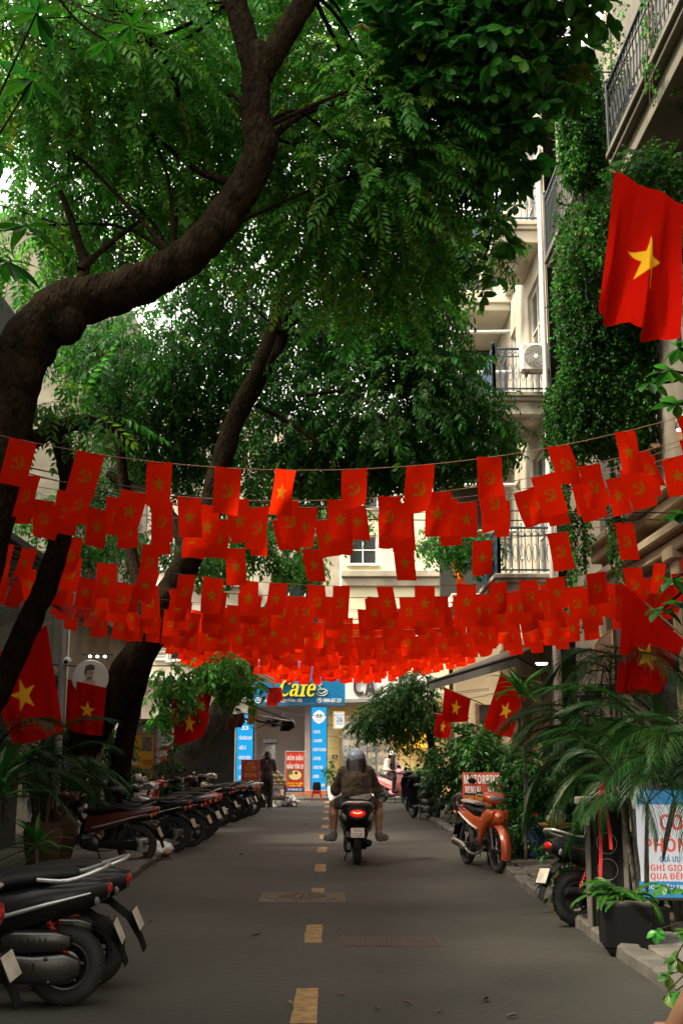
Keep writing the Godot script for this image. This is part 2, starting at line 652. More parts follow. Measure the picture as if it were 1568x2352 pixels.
# printed cloth: yellow emblem on red; seen through when the light is behind
func cloth_mat(kind: String, w := 96, h := 144, big := false) -> StandardMaterial3D:
	var im := Image.create(w, h, false, Image.FORMAT_RGB8)
	var red := Color(0.97, 0.026, 0.003).linear_to_srgb()
	var yel := Color(0.5, 0.17, 0.008).linear_to_srgb()
	if big:
		red = Color(0.4, 0.006, 0.002).linear_to_srgb()
		yel = Color(0.75, 0.42, 0.02).linear_to_srgb()
	im.fill(red)
	var sp := star_poly(0.3)
	if big:
		sp = star_poly(0.225, Vector2(0.06, 0.03))
	if kind == "wide":
		sp = star_poly(0.2)
	for y in h:
		for x in w:
			var cover := 0.0
			for s in 4:
				var q := Vector2((x + 0.25 + 0.5 * (s % 2)) / w - 0.5, (y + 0.25 + 0.5 * (s / 2)) / h - 0.5)
				q.y *= float(h) / w
				var inside := false
				if kind != "tools":
					inside = absf(q.x) < 0.36 and absf(q.y) < 0.36 and Geometry2D.is_point_in_polygon(q, sp)
				else:
					var p := q * 1.25
					var ring := p.length() < 0.29 and (p - Vector2(-0.07, -0.05)).length() > 0.235 and p.angle() < 2.55 and p.angle() > -1.75
					var hr := (p - Vector2(-0.21, 0.23)).rotated(PI / 4)
					var grip := absf(hr.x) < 0.1 and absf(hr.y) < 0.03
					var r2 := p.rotated(-PI / 4)
					var haft := absf(r2.y) < 0.03 and r2.x > -0.2 and r2.x < 0.3
					var head := absf(r2.x + 0.2) < 0.055 and absf(r2.y) < 0.12
					inside = ring or grip or haft or head
				cover += 0.25 if inside else 0.0
			if cover > 0.0:
				im.set_pixel(x, y, red.lerp(yel, cover))
	var m := StandardMaterial3D.new()
	m.albedo_texture = ImageTexture.create_from_image(im)
	m.texture_repeat = false
	m.metallic_specular = 0.05
	m.roughness = 0.9
	m.backlight_enabled = true
	m.backlight = Color(0.8, 0.8, 0.8) if big else Color(1.28, 1.28, 1.28)
	m.cull_mode = BaseMaterial3D.CULL_DISABLED
	return m


func sheet(p: Shape, a: Vector3, b: Vector3, y: float) -> void:
	p.quad(Vector3(a.x, y, b.z), Vector3(b.x, y, b.z), Vector3(b.x, y, a.z), Vector3(a.x, y, a.z))


func ground() -> void:
	var g := S()
	sheet(g, Vector3(-300, 0, -400), Vector3(300, 0, 200), -0.01)
	struct("ground", g, M.earth)
	var r := S()
	sheet(r, Vector3(-2.6, 0, -33.4), Vector3(2.25, 0, 30), 0.0)
	sheet(r, Vector3(-40, 0, -39.35), Vector3(40, 0, -33.4), 0.0)
	var road := struct("road", r, M.asphalt)
	# thin cracks by the right kerb
	for q in [[1.3, -12.2, 0.1, 9], [1.7, -15.0, -0.9, 7]]:
		var p := S()
		var c := Vector3(q[0], 0.004, q[1])
		var a: float = q[2]
		for k in q[3]:
			a = lerpf(a + rng.randf_range(-0.6, 0.6), q[2], 0.3)
			var d := Vector3(cos(a), 0, -sin(a)) * rng.randf_range(0.06, 0.13)
			var n := Vector3(d.z, 0, -d.x).normalized() * rng.randf_range(0.003, 0.006)
			p.quad(c + n, c + d + n * 0.8, c + d - n * 0.8, c - n)
			c += d
		part(road, "crack", p, M.black)
	# dashes down the middle, one metre of paint and two of gap
	for k in 11:
		var d := 7.45 + 2.98 * k
		var p := S()
		var h := rng.randf_range(-0.008, 0.008)
		p.x = T3(Vector3(-0.165 + h, 0.004, -d - 0.55), Vector3(0, rng.randf_range(-0.01, 0.01), 0))
		var w := 0.075
		var l := 0.53
		var left := []
		for q in 9:
			var z := l - q * l / 4.0
			left.append([Vector3(-w + rng.randf_range(-0.006, 0.006), 0, z), Vector3(w + rng.randf_range(-0.006, 0.006), 0, z)])
		for q in 8:
			p.quad(left[q][0], left[q][1], left[q + 1][1], left[q + 1][0])
		part(road, "road_marking", p, M.paint)
	# right pavement: worn slabs between a kerb and the houses
	var base := S().box(Vector3(3.75, 0.03, -8.5), Vector3(2.96, 0.06, 49.6))
	var pr := struct("pavement_right", base, M.earth)
	var slab := [box(Vector3(0.395, 0.05, 0.395), 0.008).mesh(), box(Vector3(0.385, 0.05, 0.39), 0.012).mesh()]
	for row in 62:
		for col in 6:
			var z := -6.6 - row * 0.4
			if rng.randf() < 0.03 or (row > 36 and col > 2) or row > 48:
				continue
			var x := 2.66 + col * 0.4 + rng.randf_range(-0.006, 0.006)
			part(pr, "paving_slab", slab[rng.randi() % 2], M.paver if rng.randf() < 0.6 else M.paver_b, T3(Vector3(x, 0.076 + rng.randf_range(-0.008, 0.006), z), Vector3(rng.randf_range(-0.012, 0.012), rng.randf_range(-0.01, 0.01), rng.randf_range(-0.012, 0.012))))
	var ks := [box(Vector3(0.2, 0.16, 0.78), 0.02).mesh(), box(Vector3(0.19, 0.15, 0.7), 0.03).mesh()]
	for k in 40:
		var z := 2.0 - k * 0.8
		part(pr, "kerb_stone", ks[k % 2], M.kerb, T3(Vector3(2.34 + rng.randf_range(-0.02, 0.02), 0.025 + rng.randf_range(-0.015, 0.01), z), Vector3(0, rng.randf_range(-0.03, 0.03), rng.randf_range(-0.06, 0.03))))
	var lb := S().box(Vector3(-3.95, 0.04, -8.5), Vector3(2.5, 0.08, 49.6))
	var pl := struct("pavement_left", lb, M.paver)
	for k in 44:
		part(pl, "kerb_stone", ks[k % 2], M.kerb, T3(Vector3(-2.63 + rng.randf_range(-0.02, 0.02), 0.03 + rng.randf_range(-0.015, 0.01), 1.0 - k * 0.8), Vector3(0, rng.randf_range(-0.03, 0.03), 0)))
	var fp := S().box(Vector3(0, 0.05, -39.95), Vector3(60, 0.1, 1.2), 0.02)
	struct("pavement_far", fp, M.kerb)


# ---------------------------------------------------------------- building pieces (front in local x, y; facing +z)
func wall_with_holes(u0: float, u1: float, v0: float, v1: float, holes: Array, thick := 0.25) -> Shape:
	var us := [u0, u1]
	var vs := [v0, v1]
	for h in holes:
		us.append_array([clampf(h.position.x, u0, u1), clampf(h.end.x, u0, u1)])
		vs.append_array([clampf(h.position.y, v0, v1), clampf(h.end.y, v0, v1)])
	us.sort()
	vs.sort()
	var s := S()
	for a in us.size() - 1:
		if us[a + 1] - us[a] < 0.001:
			continue
		var from = null
		for b in vs.size():
			var solid := false
			if b < vs.size() - 1 and vs[b + 1] - vs[b] < 0.001:
				continue
			if b < vs.size() - 1:
				var m := Vector2((us[a] + us[a + 1]) / 2, (vs[b] + vs[b + 1]) / 2)
				solid = true
				for h in holes:
					if h.has_point(m):
						solid = false
			if solid and from == null:
				from = vs[b]
			if not solid and from != null:
				s.box(Vector3((us[a] + us[a + 1]) / 2, (from + vs[b]) / 2, -thick / 2), Vector3(us[a + 1] - us[a], vs[b] - from, thick))
				from = null
	return s


# a window in the hole r: frame with mullions, each pane a sub-part, a sill
func window(th: Node3D, r: Rect2, cols: int, rows: int, frame: Material, pane: Material, sill := true, deep := 0.12) -> MeshInstance3D:
	var f := S()
	var b := 0.06
	var c := r.get_center()
	f.box(Vector3(r.position.x + b / 2, c.y, -deep), Vector3(b, r.size.y, 0.07))
	f.box(Vector3(r.end.x - b / 2, c.y, -deep), Vector3(b, r.size.y, 0.07))
	f.box(Vector3(c.x, r.position.y + b / 2, -deep), Vector3(r.size.x - 2 * b, b, 0.068))
	f.box(Vector3(c.x, r.end.y - b / 2, -deep), Vector3(r.size.x - 2 * b, b, 0.068))
	var w := (r.size.x - 2 * b) / cols
	var h := (r.size.y - 2 * b) / rows
	for k in cols - 1:
		f.box(Vector3(r.position.x + b + w * (k + 1), c.y, -deep), Vector3(0.04, r.size.y - 2 * b, 0.055))
	for k in rows - 1:
		f.box(Vector3(c.x, r.position.y + b + h * (k + 1), -deep), Vector3(r.size.x - 2 * b, 0.035, 0.05))
	var o := part(th, "window", f, frame)
	var pm := box(Vector3(w - 0.03, h - 0.03, 0.012)).mesh()
	for k in cols:
		for q in rows:
			part(o, "pane", pm, pane, T3(Vector3(r.position.x + b + w * (k + 0.5), r.position.y + b + h * (q + 0.5), -deep - 0.01)))
	if sill:
		part(o, "sill", box(Vector3(r.size.x + 0.16, 0.07, 0.2), 0.012, Vector3(c.x, r.position.y - 0.037, 0.06)), M.off_white)
	return o


# louvred shutter leaf: frame with slats as sub-parts
func shutter(th: Node3D, r: Rect2, m: Material, step := 0.11, deep := 0.05) -> void:
	var c := r.get_center()
	var f := S()
	f.box(Vector3(r.position.x + 0.03, c.y, -deep), Vector3(0.06, r.size.y, 0.05))
	f.box(Vector3(r.end.x - 0.03, c.y, -deep), Vector3(0.06, r.size.y, 0.05))
	for y in [r.position.y + 0.04, c.y, r.end.y - 0.04]:
		f.box(Vector3(c.x, y, -deep), Vector3(r.size.x - 0.12, 0.08, 0.046))
	var o := part(th, "shutter", f, m)
	var sm := box(Vector3(r.size.x - 0.12, step * 0.75, 0.012)).mesh()
	var y := r.position.y + 0.12
	while y < r.end.y - 0.1:
		part(o, "slat", sm, m, T3(Vector3(c.x, y, -deep), Vector3(0.6, 0, 0)))
		y += step


func railing(th: Node3D, a: Vector3, b: Vector3, high: float, m: Material, gap := 0.13, scroll := false) -> void:
	var s := S()
	var d := (b - a)
	var l := d.length()
	var dn := d / l
	s.x = Transform3D(Basis(dn, Vector3.UP, dn.cross(Vector3.UP)), a)
	s.box(Vector3(l / 2, high, 0), Vector3(l, 0.05, 0.06), 0.01)
	s.box(Vector3(l / 2, 0.08, 0), Vector3(l, 0.035, 0.035))
	s.box(Vector3(l / 2, high - 0.18, 0), Vector3(l, 0.025, 0.025))
	var n := int(l / gap)
	for k in n + 1:
		var x := l * k / n
		if k == 0 or k == n:
			s.box(Vector3(x, high / 2 + 0.03, 0), Vector3(0.08, high + 0.1, 0.08), 0.01)
			s.ball(Vector3(x, high + 0.12, 0), Vector3(0.05, 0.05, 0.05), 8, 6)
		else:
			s.box(Vector3(x, high / 2, 0), Vector3(0.018, high - 0.06, 0.018))
		if scroll and k < n:
			var ring := []
			var xm := l * (k + 0.5) / n
			for q in 9:
				ring.append(Vector3(xm + cos(TAU * q / 8) * gap * 0.36, high * 0.45 + sin(TAU * q / 8) * high * 0.2, 0))
			s.tube(ring, 0.008, 4, false)
			ring = []
			for q in 7:
				ring.append(Vector3(xm + cos(PI * q / 6) * gap * 0.4, high - 0.17 + sin(PI * q / 6) * 0.1, 0))
			s.tube(ring, 0.008, 4, false)
	part(th, "railing", s, m)


# a projecting slab with stepped moulding underneath
func slab(th: Node3D, called: String, u0: float, u1: float, y: float, deep: float, m: Material, thick := 0.32) -> void:
	var s := S()
	var c := (u0 + u1) / 2
	var w := u1 - u0
	s.box(Vector3(c, y - 0.05, deep / 2 + 0.03), Vector3(w + 0.12, 0.1, deep + 0.06), 0.015)
	s.box(Vector3(c, y - 0.145, deep / 2 + 0.0), Vector3(w + 0.04, 0.086, deep), 0.01)
	s.box(Vector3(c, y - 0.19 - (thick - 0.2) / 2, deep / 2 - 0.06), Vector3(w - 0.1, thick - 0.2, deep - 0.12), 0.01)
	part(th, called, s, m)


# a rectangle in the wall at depth d, from two sight-line corners: (left, bottom, width, height) in metres
func rect_at(x0: float, y0: float, x1: float, y1: float, d: float, o := Vector2.ZERO) -> Rect2:
	var a := at(x0, y1, d)
	var b := at(x1, y0, d)
	return Rect2(a.x - o.x, a.y - o.y, b.x - a.x, b.y - a.y)


func end_of_street() -> void:
	var z := -40.4
	# the cafe house
	var ch := thing("cafe_building", "narrow house at the street's end with a grey open room under a blue cafe sign", "building", Vector3(-1.25, 0.0, z))
	var hole := Rect2(-1.4, 0.0, 1.98, 3.05)
	part(ch, "wall", wall_with_holes(-1.5, 1.5, 0.0, 13.0, [hole, Rect2(-0.9, 5.6, 1.8, 1.9), Rect2(-0.9, 9.2, 1.8, 1.9)], 0.3), M.cream_b)
	window(ch, Rect2(-0.9, 5.6, 1.8, 1.9), 3, 2, M.white, M.glass_dark)
	window(ch, Rect2(-0.9, 9.2, 1.8, 1.9), 3, 2, M.white, M.glass_dark)
	var room := S()
	room.box(Vector3(-1.45, 1.6, -1.9), Vector3(0.1, 3.2, 3.2))
	room.box(Vector3(-0.4, 1.6, -1.95), Vector3(2.2, 3.2, 0.1))
	room.box(Vector3(-0.4, 3.16, -1.9), Vector3(2.0, 0.08, 3.19))
	room.box(Vector3(0.66, 1.6, -1.9), Vector3(0.1, 3.2, 3.2))
	part(ch, "room_wall", room, M.room_wall)
	part(ch, "room_floor", box(Vector3(2.0, 0.12, 3.2), 0.0, Vector3(-0.4, 0.06, -1.9)), M.terracotta)
	part(ch, "pillar", box(Vector3(0.26, 2.95, 0.2), 0.01, Vector3(0.44, 1.52, -0.05)), M.pink_wall)
	part(ch, "step", box(Vector3(1.9, 0.2, 0.5), 0.015, Vector3(0.1, 0.2, 0.3)), rough_mat(Color(0.3, 0.1, 0.04), Color(0.42, 0.17, 0.07), 1.0, 0.6, 0.1, 40))
	part(ch, "roof", box(Vector3(3.1, 0.3, 8.0), 0.02, Vector3(0, 13.15, -3.9)), M.grey_wall)
	part(ch, "side_wall", S().box(Vector3(-1.44, 8.0, -4.1), Vector3(0.12, 9.6, 7.4)).box(Vector3(1.44, 8.0, -4.1), Vector3(0.12, 9.6, 7.4)).box(Vector3(0, 6.5, -7.85), Vector3(2.99, 13.0, 0.1)), M.cream_b)

	# the shop house to its right
	var sh := thing("shop_building", "yellow panelled corner shop with a lit glass front and pale yellow upper floors", "building", Vector3(2.9, 0.0, z + 0.06))
	var g := rect_at(782, 1642, 897, 1829, 40.3, Vector2(2.9, 0))
	var w2 := rect_at(800, 1228, 866, 1296, 40.3, Vector2(2.9, 0))
	part(sh, "wall", wall_with_holes(-2.62, 1.05, 3.3, 13.0, [w2, Rect2(-1.9, 9.9, 1.1, 1.6)], 0.3), M.pale_wall)
	for r in [w2, Rect2(-1.9, 9.9, 1.1, 1.6)]:
		window(sh, r, 2, 2, M.white, M.glass_dark)
	part(sh, "cornice", S().box(Vector3(-0.78, w2.position.y - 0.35, 0.12), Vector3(3.7, 0.22, 0.34), 0.02).box(Vector3(-0.78, w2.position.y - 0.62, 0.06), Vector3(3.66, 0.3, 0.2), 0.02), M.cream_b)
	part(sh, "ground_wall", wall_with_holes(-2.62, 1.05, 0.0, 3.3, [g], 0.28), M.yellow_wall)
	# facing panels of the ground floor
	for k in 8:
		var y0 := 0.12 + k * 0.385
		for u in [[-3.11, -2.64], [-2.6, g.position.x - 0.03], [g.end.x + 0.05, g.end.x + 0.62], [g.end.x + 0.65, 1.03]]:
			part(sh, "panel", box(Vector3(u[1] - u[0], 0.372, 0.03), 0.006, Vector3((u[0] + u[1]) / 2, y0 + 0.19, 0.015)), M.yellow_wall)
	var fr := S()
	for x in [g.position.x + 0.03, g.position.x + 0.62, g.get_center().x + 0.05, g.end.x - 0.5, g.end.x - 0.03]:
		fr.box(Vector3(x, g.get_center().y, -0.1), Vector3(0.05, g.size.y, 0.06))
	fr.box(Vector3(g.get_center().x, g.end.y - 0.45, -0.1), Vector3(g.size.x, 0.05, 0.055))
	fr.box(Vector3(g.get_center().x, g.position.y + 0.05, -0.1), Vector3(g.size.x, 0.1, 0.05))
	var ff := part(sh, "shopfront", fr, M.steel)
	part(ff, "pane", box(Vector3(g.size.x, g.size.y, 0.008), 0.0, Vector3(g.get_center().x, g.get_center().y, -0.12)), M.pane)
	var inside := S()
	inside.box(Vector3(-0.78, 1.6, -4.4), Vector3(3.6, 3.2, 0.1))
	inside.box(Vector3(-2.56, 1.6, -2.33), Vector3(0.1, 3.2, 4.05))
	inside.box(Vector3(0.98, 1.6, -2.33), Vector3(0.1, 3.2, 4.05))
	inside.box(Vector3(-0.78, 3.25, -2.36), Vector3(3.6, 0.09, 4.15))
	part(sh, "room_wall", inside, M.off_white)
	part(sh, "room_floor", box(Vector3(3.4, 0.1, 4.0), 0.0, Vector3(-0.78, 0.06, -2.33)), M.off_white)
	part(sh, "roof", box(Vector3(3.8, 0.3, 8.0), 0.02, Vector3(-0.78, 13.15, -3.9)), M.grey_wall)
	part(sh, "side_wall", S().box(Vector3(0.96, 8.2, -4.1), Vector3(0.14, 9.7, 7.4)).box(Vector3(-2.5, 8.2, -4.1), Vector3(0.14, 9.7, 7.4)).box(Vector3(-0.78, 6.5, -7.85), Vector3(3.6, 13.0, 0.1)), M.pale_wall)
	var tube_m := glow(Color(1.0, 0.93, 0.78), 2.2)
	for k in 2:
		part(sh, "ceiling_light", box(Vector3(1.4, 0.05, 0.25), 0.01, Vector3(-1.1 + k * 1.9, 3.17, -1.1)), tube_m)
		var al := AreaLight3D.new()
		al.name = "shop_light"
		al.area_size = Vector2(1.4, 0.25)
		al.light_energy = 3.0
		al.light_color = Color(1.0, 0.9, 0.74)
		al.shadow_enabled = true
		al.position = sh.position + Vector3(-1.1 + k * 1.9, 3.13, -1.1)
		al.rotation.x = -PI / 2
		add_child(al)
	# shelves behind the glass
	for q in 3:
		var x: float = [g.position.x + 0.34, g.position.x + 0.95, g.end.x - 0.35][q]
		var su := thing("shelf_unit", ["white shelf unit of green and white packets behind the shop glass beside the yellow pillar", "white shelf unit of blue and white boxes in the middle of the shop window", "white shelf unit of pale bottles at the right end of the shop window"][q], "shelf", sh.position + Vector3(x, 0.11, -0.62))
		var cols := [[Color(0.05, 0.25, 0.12), Color(0.7, 0.7, 0.65), Color(0.1, 0.3, 0.2), Color(0.3, 0.08, 0.05)], [Color(0.02, 0.1, 0.25), Color(0.75, 0.75, 0.72), Color(0.05, 0.2, 0.3), Color(0.5, 0.1, 0.05)], [Color(0.35, 0.5, 0.5), Color(0.7, 0.7, 0.66), Color(0.5, 0.3, 0.1), Color(0.15, 0.3, 0.35)]][q] as Array
		part(su, "upright", S().box(Vector3(-0.29, 1.25, 0), Vector3(0.03, 2.5, 0.35)).box(Vector3(0.29, 1.25, 0), Vector3(0.03, 2.5, 0.35)), M.off_white)
		for k in 6:
			part(su, "shelf", box(Vector3(0.55, 0.025, 0.36), 0.0, Vector3(0, 0.15 + k * 0.42, 0)), M.off_white)
			var goods := S()
			goods.tinted = true
			var u := -0.26
			while u < 0.24:
				var w := rng.randf_range(0.05, 0.1)
				var h := rng.randf_range(0.14, 0.34)
				goods.tint = cols[rng.randi() % 4] * rng.randf_range(0.7, 1.1)
				goods.box(Vector3(u + w / 2, 0.165 + k * 0.42 + h / 2, 0.05), Vector3(w - 0.006, h, 0.2), 0.006)
				goods.tint = Color(0.7, 0.68, 0.62)
				goods.box(Vector3(u + w / 2, 0.165 + k * 0.42 + h * 0.55, 0.152), Vector3(w * 0.7, h * 0.25, 0.004))
				u += w
			var gm := mat(Color(1, 1, 1), 0.5)
			gm.vertex_color_use_as_albedo = true
			part(su, "goods", goods, gm).set_meta("kind", "stuff")

	# houses closing the view to the left and far right
	var lh := thing("pale_building", "pale cream house with shuttered windows left of the cafe", "building", Vector3(-6.3, 0, z))
	var hs := []
	for k in 3:
		for q in 2:
			hs.append(Rect2(-2.2 + q * 2.9, 4.6 + k * 3.1, 1.0, 1.7))
	part(lh, "wall", wall_with_holes(-3.5, 3.5, 0.0, 13.5, hs + [Rect2(0.6, 0.1, 2.4, 2.7)], 0.3), M.cream_b)
	for r in hs:
		window(lh, r, 2, 2, M.white, M.glass_dark)
		shutter(lh, Rect2(r.position.x - 0.52, r.position.y, 0.5, r.size.y), M.off_white, 0.14, -0.04)
		shutter(lh, Rect2(r.end.x + 0.02, r.position.y, 0.5, r.size.y), M.off_white, 0.14, -0.04)
	part(lh, "ledge", S().box(Vector3(0, 4.0, 0.15), Vector3(7.1, 0.2, 0.4), 0.02).box(Vector3(0, 7.2, 0.1), Vector3(7.1, 0.16, 0.25), 0.02), M.off_white)
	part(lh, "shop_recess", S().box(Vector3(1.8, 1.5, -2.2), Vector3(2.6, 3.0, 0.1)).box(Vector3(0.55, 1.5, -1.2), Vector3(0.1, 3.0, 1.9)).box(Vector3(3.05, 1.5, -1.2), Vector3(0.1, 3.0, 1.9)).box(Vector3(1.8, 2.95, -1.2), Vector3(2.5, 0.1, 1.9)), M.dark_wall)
	part(lh, "body", box(Vector3(6.98, 13.4, 5.0), 0.0, Vector3(0, 6.7, -4.8)), M.cream_b)
	var rh := thing("far_right_building", "tan house with a brown louvred door at the far right beyond the corner shop", "building", Vector3(9.2, 0, z + 0.3))
	part(rh, "wall", wall_with_holes(-5.1, 3.6, 0.0, 13.0, [Rect2(-2, 4.8, 1.2, 1.8), Rect2(-2, 8.2, 1.2, 1.8), Rect2(-4.3, 0.1, 1.1, 3.0)], 0.3), M.tan_wall)
	for k in 2:
		shutter(rh, Rect2(-4.3 + k * 0.55, 0.1, 0.54, 2.3), M.wood, 0.11, 0.12)
	window(rh, Rect2(-4.3, 2.42, 1.1, 0.66), 2, 1, M.wood, M.glass_dark, false)
	part(rh, "door_frame", S().box(Vector3(-4.36, 1.6, 0.03), Vector3(0.12, 3.1, 0.1), 0.01).box(Vector3(-3.14, 1.6, 0.03), Vector3(0.12, 3.1, 0.1), 0.01), M.wood)
	window(rh, Rect2(-2, 4.8, 1.2, 1.8), 2, 2, M.white, M.glass_dark)
	window(rh, Rect2(-2, 8.2, 1.2, 1.8), 2, 2, M.white, M.glass_dark)
	part(rh, "body", box(Vector3(8.6, 12.9, 5.0), 0.0, Vector3(-0.75, 6.45, -2.85)), M.tan_wall)


func air_conditioner(where: Vector3, turn: float, label: String, sc := 1.0) -> void:
	var o := thing("air_conditioner", label, "air conditioner", where, turn, "air conditioner units on the cream balconies")
	part(o, "casing", box(Vector3(0.84, 0.62, 0.32) * sc, 0.03), M.off_white)
	var gr := S()
	for k in 7:
		var ring := []
		for q in 25:
			ring.append(Vector3(-0.1 + cos(TAU * q / 24) * (0.06 + 0.033 * k), sin(TAU * q / 24) * (0.06 + 0.033 * k), 0.175) * sc)
		gr.tube(ring, 0.005 * sc, 4, false)
	for k in 12:
		var a := TAU * k / 12
		var arm := []
		for q in 5:
			var r := 0.05 + 0.052 * q
			arm.append(Vector3(-0.1 + cos(a + q * 0.18) * r, sin(a + q * 0.18) * r, 0.17) * sc)
		gr.tube(arm, 0.004 * sc, 4, false)
	part(o, "fan_grille", gr, M.pipe)
	var disc := S()
	disc.x = T3(Vector3(-0.1, 0, 0.16) * sc, Vector3(PI / 2, 0, 0))
	disc.lathe([Vector2(0.0, 0.003), Vector2(0.265 * sc, 0.003), Vector2(0.265 * sc, -0.01)], 24)
	part(o, "fan_opening", disc, mat(Color(0.05, 0.05, 0.05), 0.8))
	var bl := S()
	for k in 3:
		bl.x = T3(Vector3(-0.1, 0, 0.165) * sc, Vector3(0, 0, TAU * k / 3))
		bl.quad(Vector3(-0.05, 0.05, 0) * sc, Vector3(0.09, 0.05, 0.0) * sc, Vector3(0.13, 0.23, 0.0) * sc, Vector3(-0.06, 0.23, 0.0) * sc)
	part(o, "fan_blade", bl, M.grey_wall)
	var hub := S()
	hub.x = T3(Vector3(-0.1, 0, 0.172) * sc, Vector3(PI / 2, 0, 0))
	hub.lathe([Vector2(0, 0.012), Vector2(0.05 * sc, 0.01), Vector2(0.055 * sc, 0)], 12)
	part(o, "hub", hub, M.white)
	part(o, "bracket", S().box(Vector3(-0.28, -0.34, 0) * sc, Vector3(0.05, 0.05, 0.42) * sc).box(Vector3(0.28, -0.34, 0) * sc, Vector3(0.05, 0.05, 0.42) * sc).box(Vector3(0, -0.37, 0.1) * sc, Vector3(0.8, 0.03, 0.05) * sc), M.wood)


func right_side() -> void:
	# the near hotel building: local x runs with world z
	var h := thing("hotel_building", "tall cream hotel building with a black scrolled balcony above the palms", "building", Vector3(5.2, 0, -8.0), -PI / 2)
	var holes := [Rect2(-12.6, 0.1, 3.2, 4.2), Rect2(-9.0, 0.3, 1.2, 4.0), Rect2(-7.2, 0.3, 1.2, 4.0), Rect2(-4.6, 0.3, 2.4, 3.4), Rect2(-0.8, 0.3, 2.4, 3.4), Rect2(-11.5, 6.4, 1.3, 2.6), Rect2(-8.6, 6.4, 1.3, 2.6), Rect2(-5.5, 6.4, 1.3, 2.6), Rect2(-2.0, 6.4, 1.3, 2.6), Rect2(-12.0, 10.8, 1.3, 2.6), Rect2(-8.0, 10.8, 1.3, 2.6), Rect2(-5.0, 10.8, 1.3, 2.6)]
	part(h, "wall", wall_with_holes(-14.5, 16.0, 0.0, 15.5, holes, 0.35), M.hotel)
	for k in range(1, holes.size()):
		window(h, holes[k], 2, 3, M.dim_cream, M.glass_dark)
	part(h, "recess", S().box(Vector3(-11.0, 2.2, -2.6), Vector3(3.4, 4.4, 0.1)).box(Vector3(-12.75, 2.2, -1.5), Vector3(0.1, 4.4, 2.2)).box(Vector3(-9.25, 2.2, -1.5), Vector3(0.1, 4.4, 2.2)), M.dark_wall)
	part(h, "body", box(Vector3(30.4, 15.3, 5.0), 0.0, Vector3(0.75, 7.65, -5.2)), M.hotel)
	for y in [4.75, 5.4]:
		part(h, "cornice", S().box(Vector3(0.75, y, 0.16), Vector3(30.5, 0.16, 0.4), 0.03).box(Vector3(0.75, y - 0.18, 0.09), Vector3(30.5, 0.2, 0.24), 0.03), M.tan_wall)
	for u in [-13.9, -9.2, -7.5, -5.4, -1.6, 2.2]:
		part(h, "pilaster", S().box(Vector3(u, 2.3, 0.08), Vector3(0.4, 4.5, 0.16), 0.02).box(Vector3(u, 4.45, 0.13), Vector3(0.52, 0.2, 0.26), 0.02).box(Vector3(u, 0.3, 0.12), Vector3(0.52, 0.4, 0.22), 0.02), M.tan_wall)
	for u in [-6.4, -3.2, 0.0]:
		part(h, "pilaster", S().box(Vector3(u, 8.0, 0.06), Vector3(0.45, 4.6, 0.12), 0.02).box(Vector3(u, 10.0, 0.1), Vector3(0.55, 0.25, 0.2), 0.02), M.dim_cream)
	slab(h, "balcony_slab", -8.6, 4.0, 10.62, 0.95, M.hotel, 0.5)
	for u in [-7.8, -5.2, -2.6, 0.0, 2.6]:
		part(h, "corbel", S().box(Vector3(u, 10.0, 0.32), Vector3(0.22, 0.3, 0.64), 0.04).box(Vector3(u, 9.75, 0.2), Vector3(0.2, 0.25, 0.4), 0.04), M.hotel)
	railing(h, Vector3(-8.6, 10.64, 0.95), Vector3(4.0, 10.64, 0.95), 1.05, M.iron, 0.17, true)
	railing(h, Vector3(-8.6, 10.64, 0.02), Vector3(-8.6, 10.64, 0.92), 1.05, M.iron, 0.12)
	slab(h, "balcony_slab", -14.4, -10.4, 11.4, 0.85, M.hotel, 0.42)
	railing(h, Vector3(-10.4, 11.42, 0.85), Vector3(-14.4, 11.42, 0.85), 1.3, M.iron, 0.13)
	railing(h, Vector3(-10.4, 11.42, 0.02), Vector3(-10.4, 11.42, 0.82), 1.3, M.iron, 0.1)
	# metal trellis that carries the ivy, standing proud of the wall
	var tr := thing("trellis", "rusty black metal trellis grown over with ivy beside the hotel balconies", "trellis", Vector3(0, 0, 0))
	var s := S()
	for k in 10:
		var y := 9.0 + k * 0.6
		s.bar(Vector3(4.0, y, -17.6), Vector3(4.62, y, -17.6), 0.018, 5)
	for x in [4.02, 4.32, 4.6]:
		s.bar(Vector3(x, 8.6, -17.6), Vector3(x, 14.6, -17.6), 0.02, 5)
	part(tr, "grid", s, M.iron)

	# the far house with cream balconies
	var X := 4.7
	var f := thing("balcony_building", "cream apartment house with stacked projecting balconies and weather stains", "building", Vector3(X, 0, -28.5), -PI / 2)
	var fl := [5.3, 9.35, 13.4]
	var hs := [Rect2(2.0, 0.2, 1.3, 3.6), Rect2(-1.5, 0.2, 2.2, 3.2)]
	for y in fl:
		hs.append(Rect2(1.6, y + 0.1, 1.5, 2.9))
		hs.append(Rect2(-1.2, y + 0.1, 0.9, 2.9))
		hs.append(Rect2(-3.4, y + 0.1, 1.6, 2.9))
	part(f, "wall", wall_with_holes(-4.4, 4.2, 0.0, 17.0, hs, 0.3), M.cream_b)
	part(f, "side_wall", wall_with_holes(-5.0, 0.0, 0.0, 17.0, [], 0.2), M.cream_b, T3(Vector3(4.2, 0, -5.0), Vector3(0, PI / 2, 0)).translated_local(Vector3(0, 0, 0)))
	part(f, "body", box(Vector3(8.3, 16.8, 4.6), 0.0, Vector3(-0.1, 8.4, -2.9)), M.cream)
	for k in range(2, hs.size()):
		window(f, hs[k], 2, 3, M.off_white, M.glass_dark)
	var door := part(f, "door", box(Vector3(1.28, 2.4, 0.06), 0.01, Vector3(2.65, 1.4, -0.15)), M.wood)
	for k in 9:
		part(door, "slat", box(Vector3(0.5, 0.05, 0.02), 0.0, Vector3(2.95, 0.9 + k * 0.1, -0.1)), M.wood)
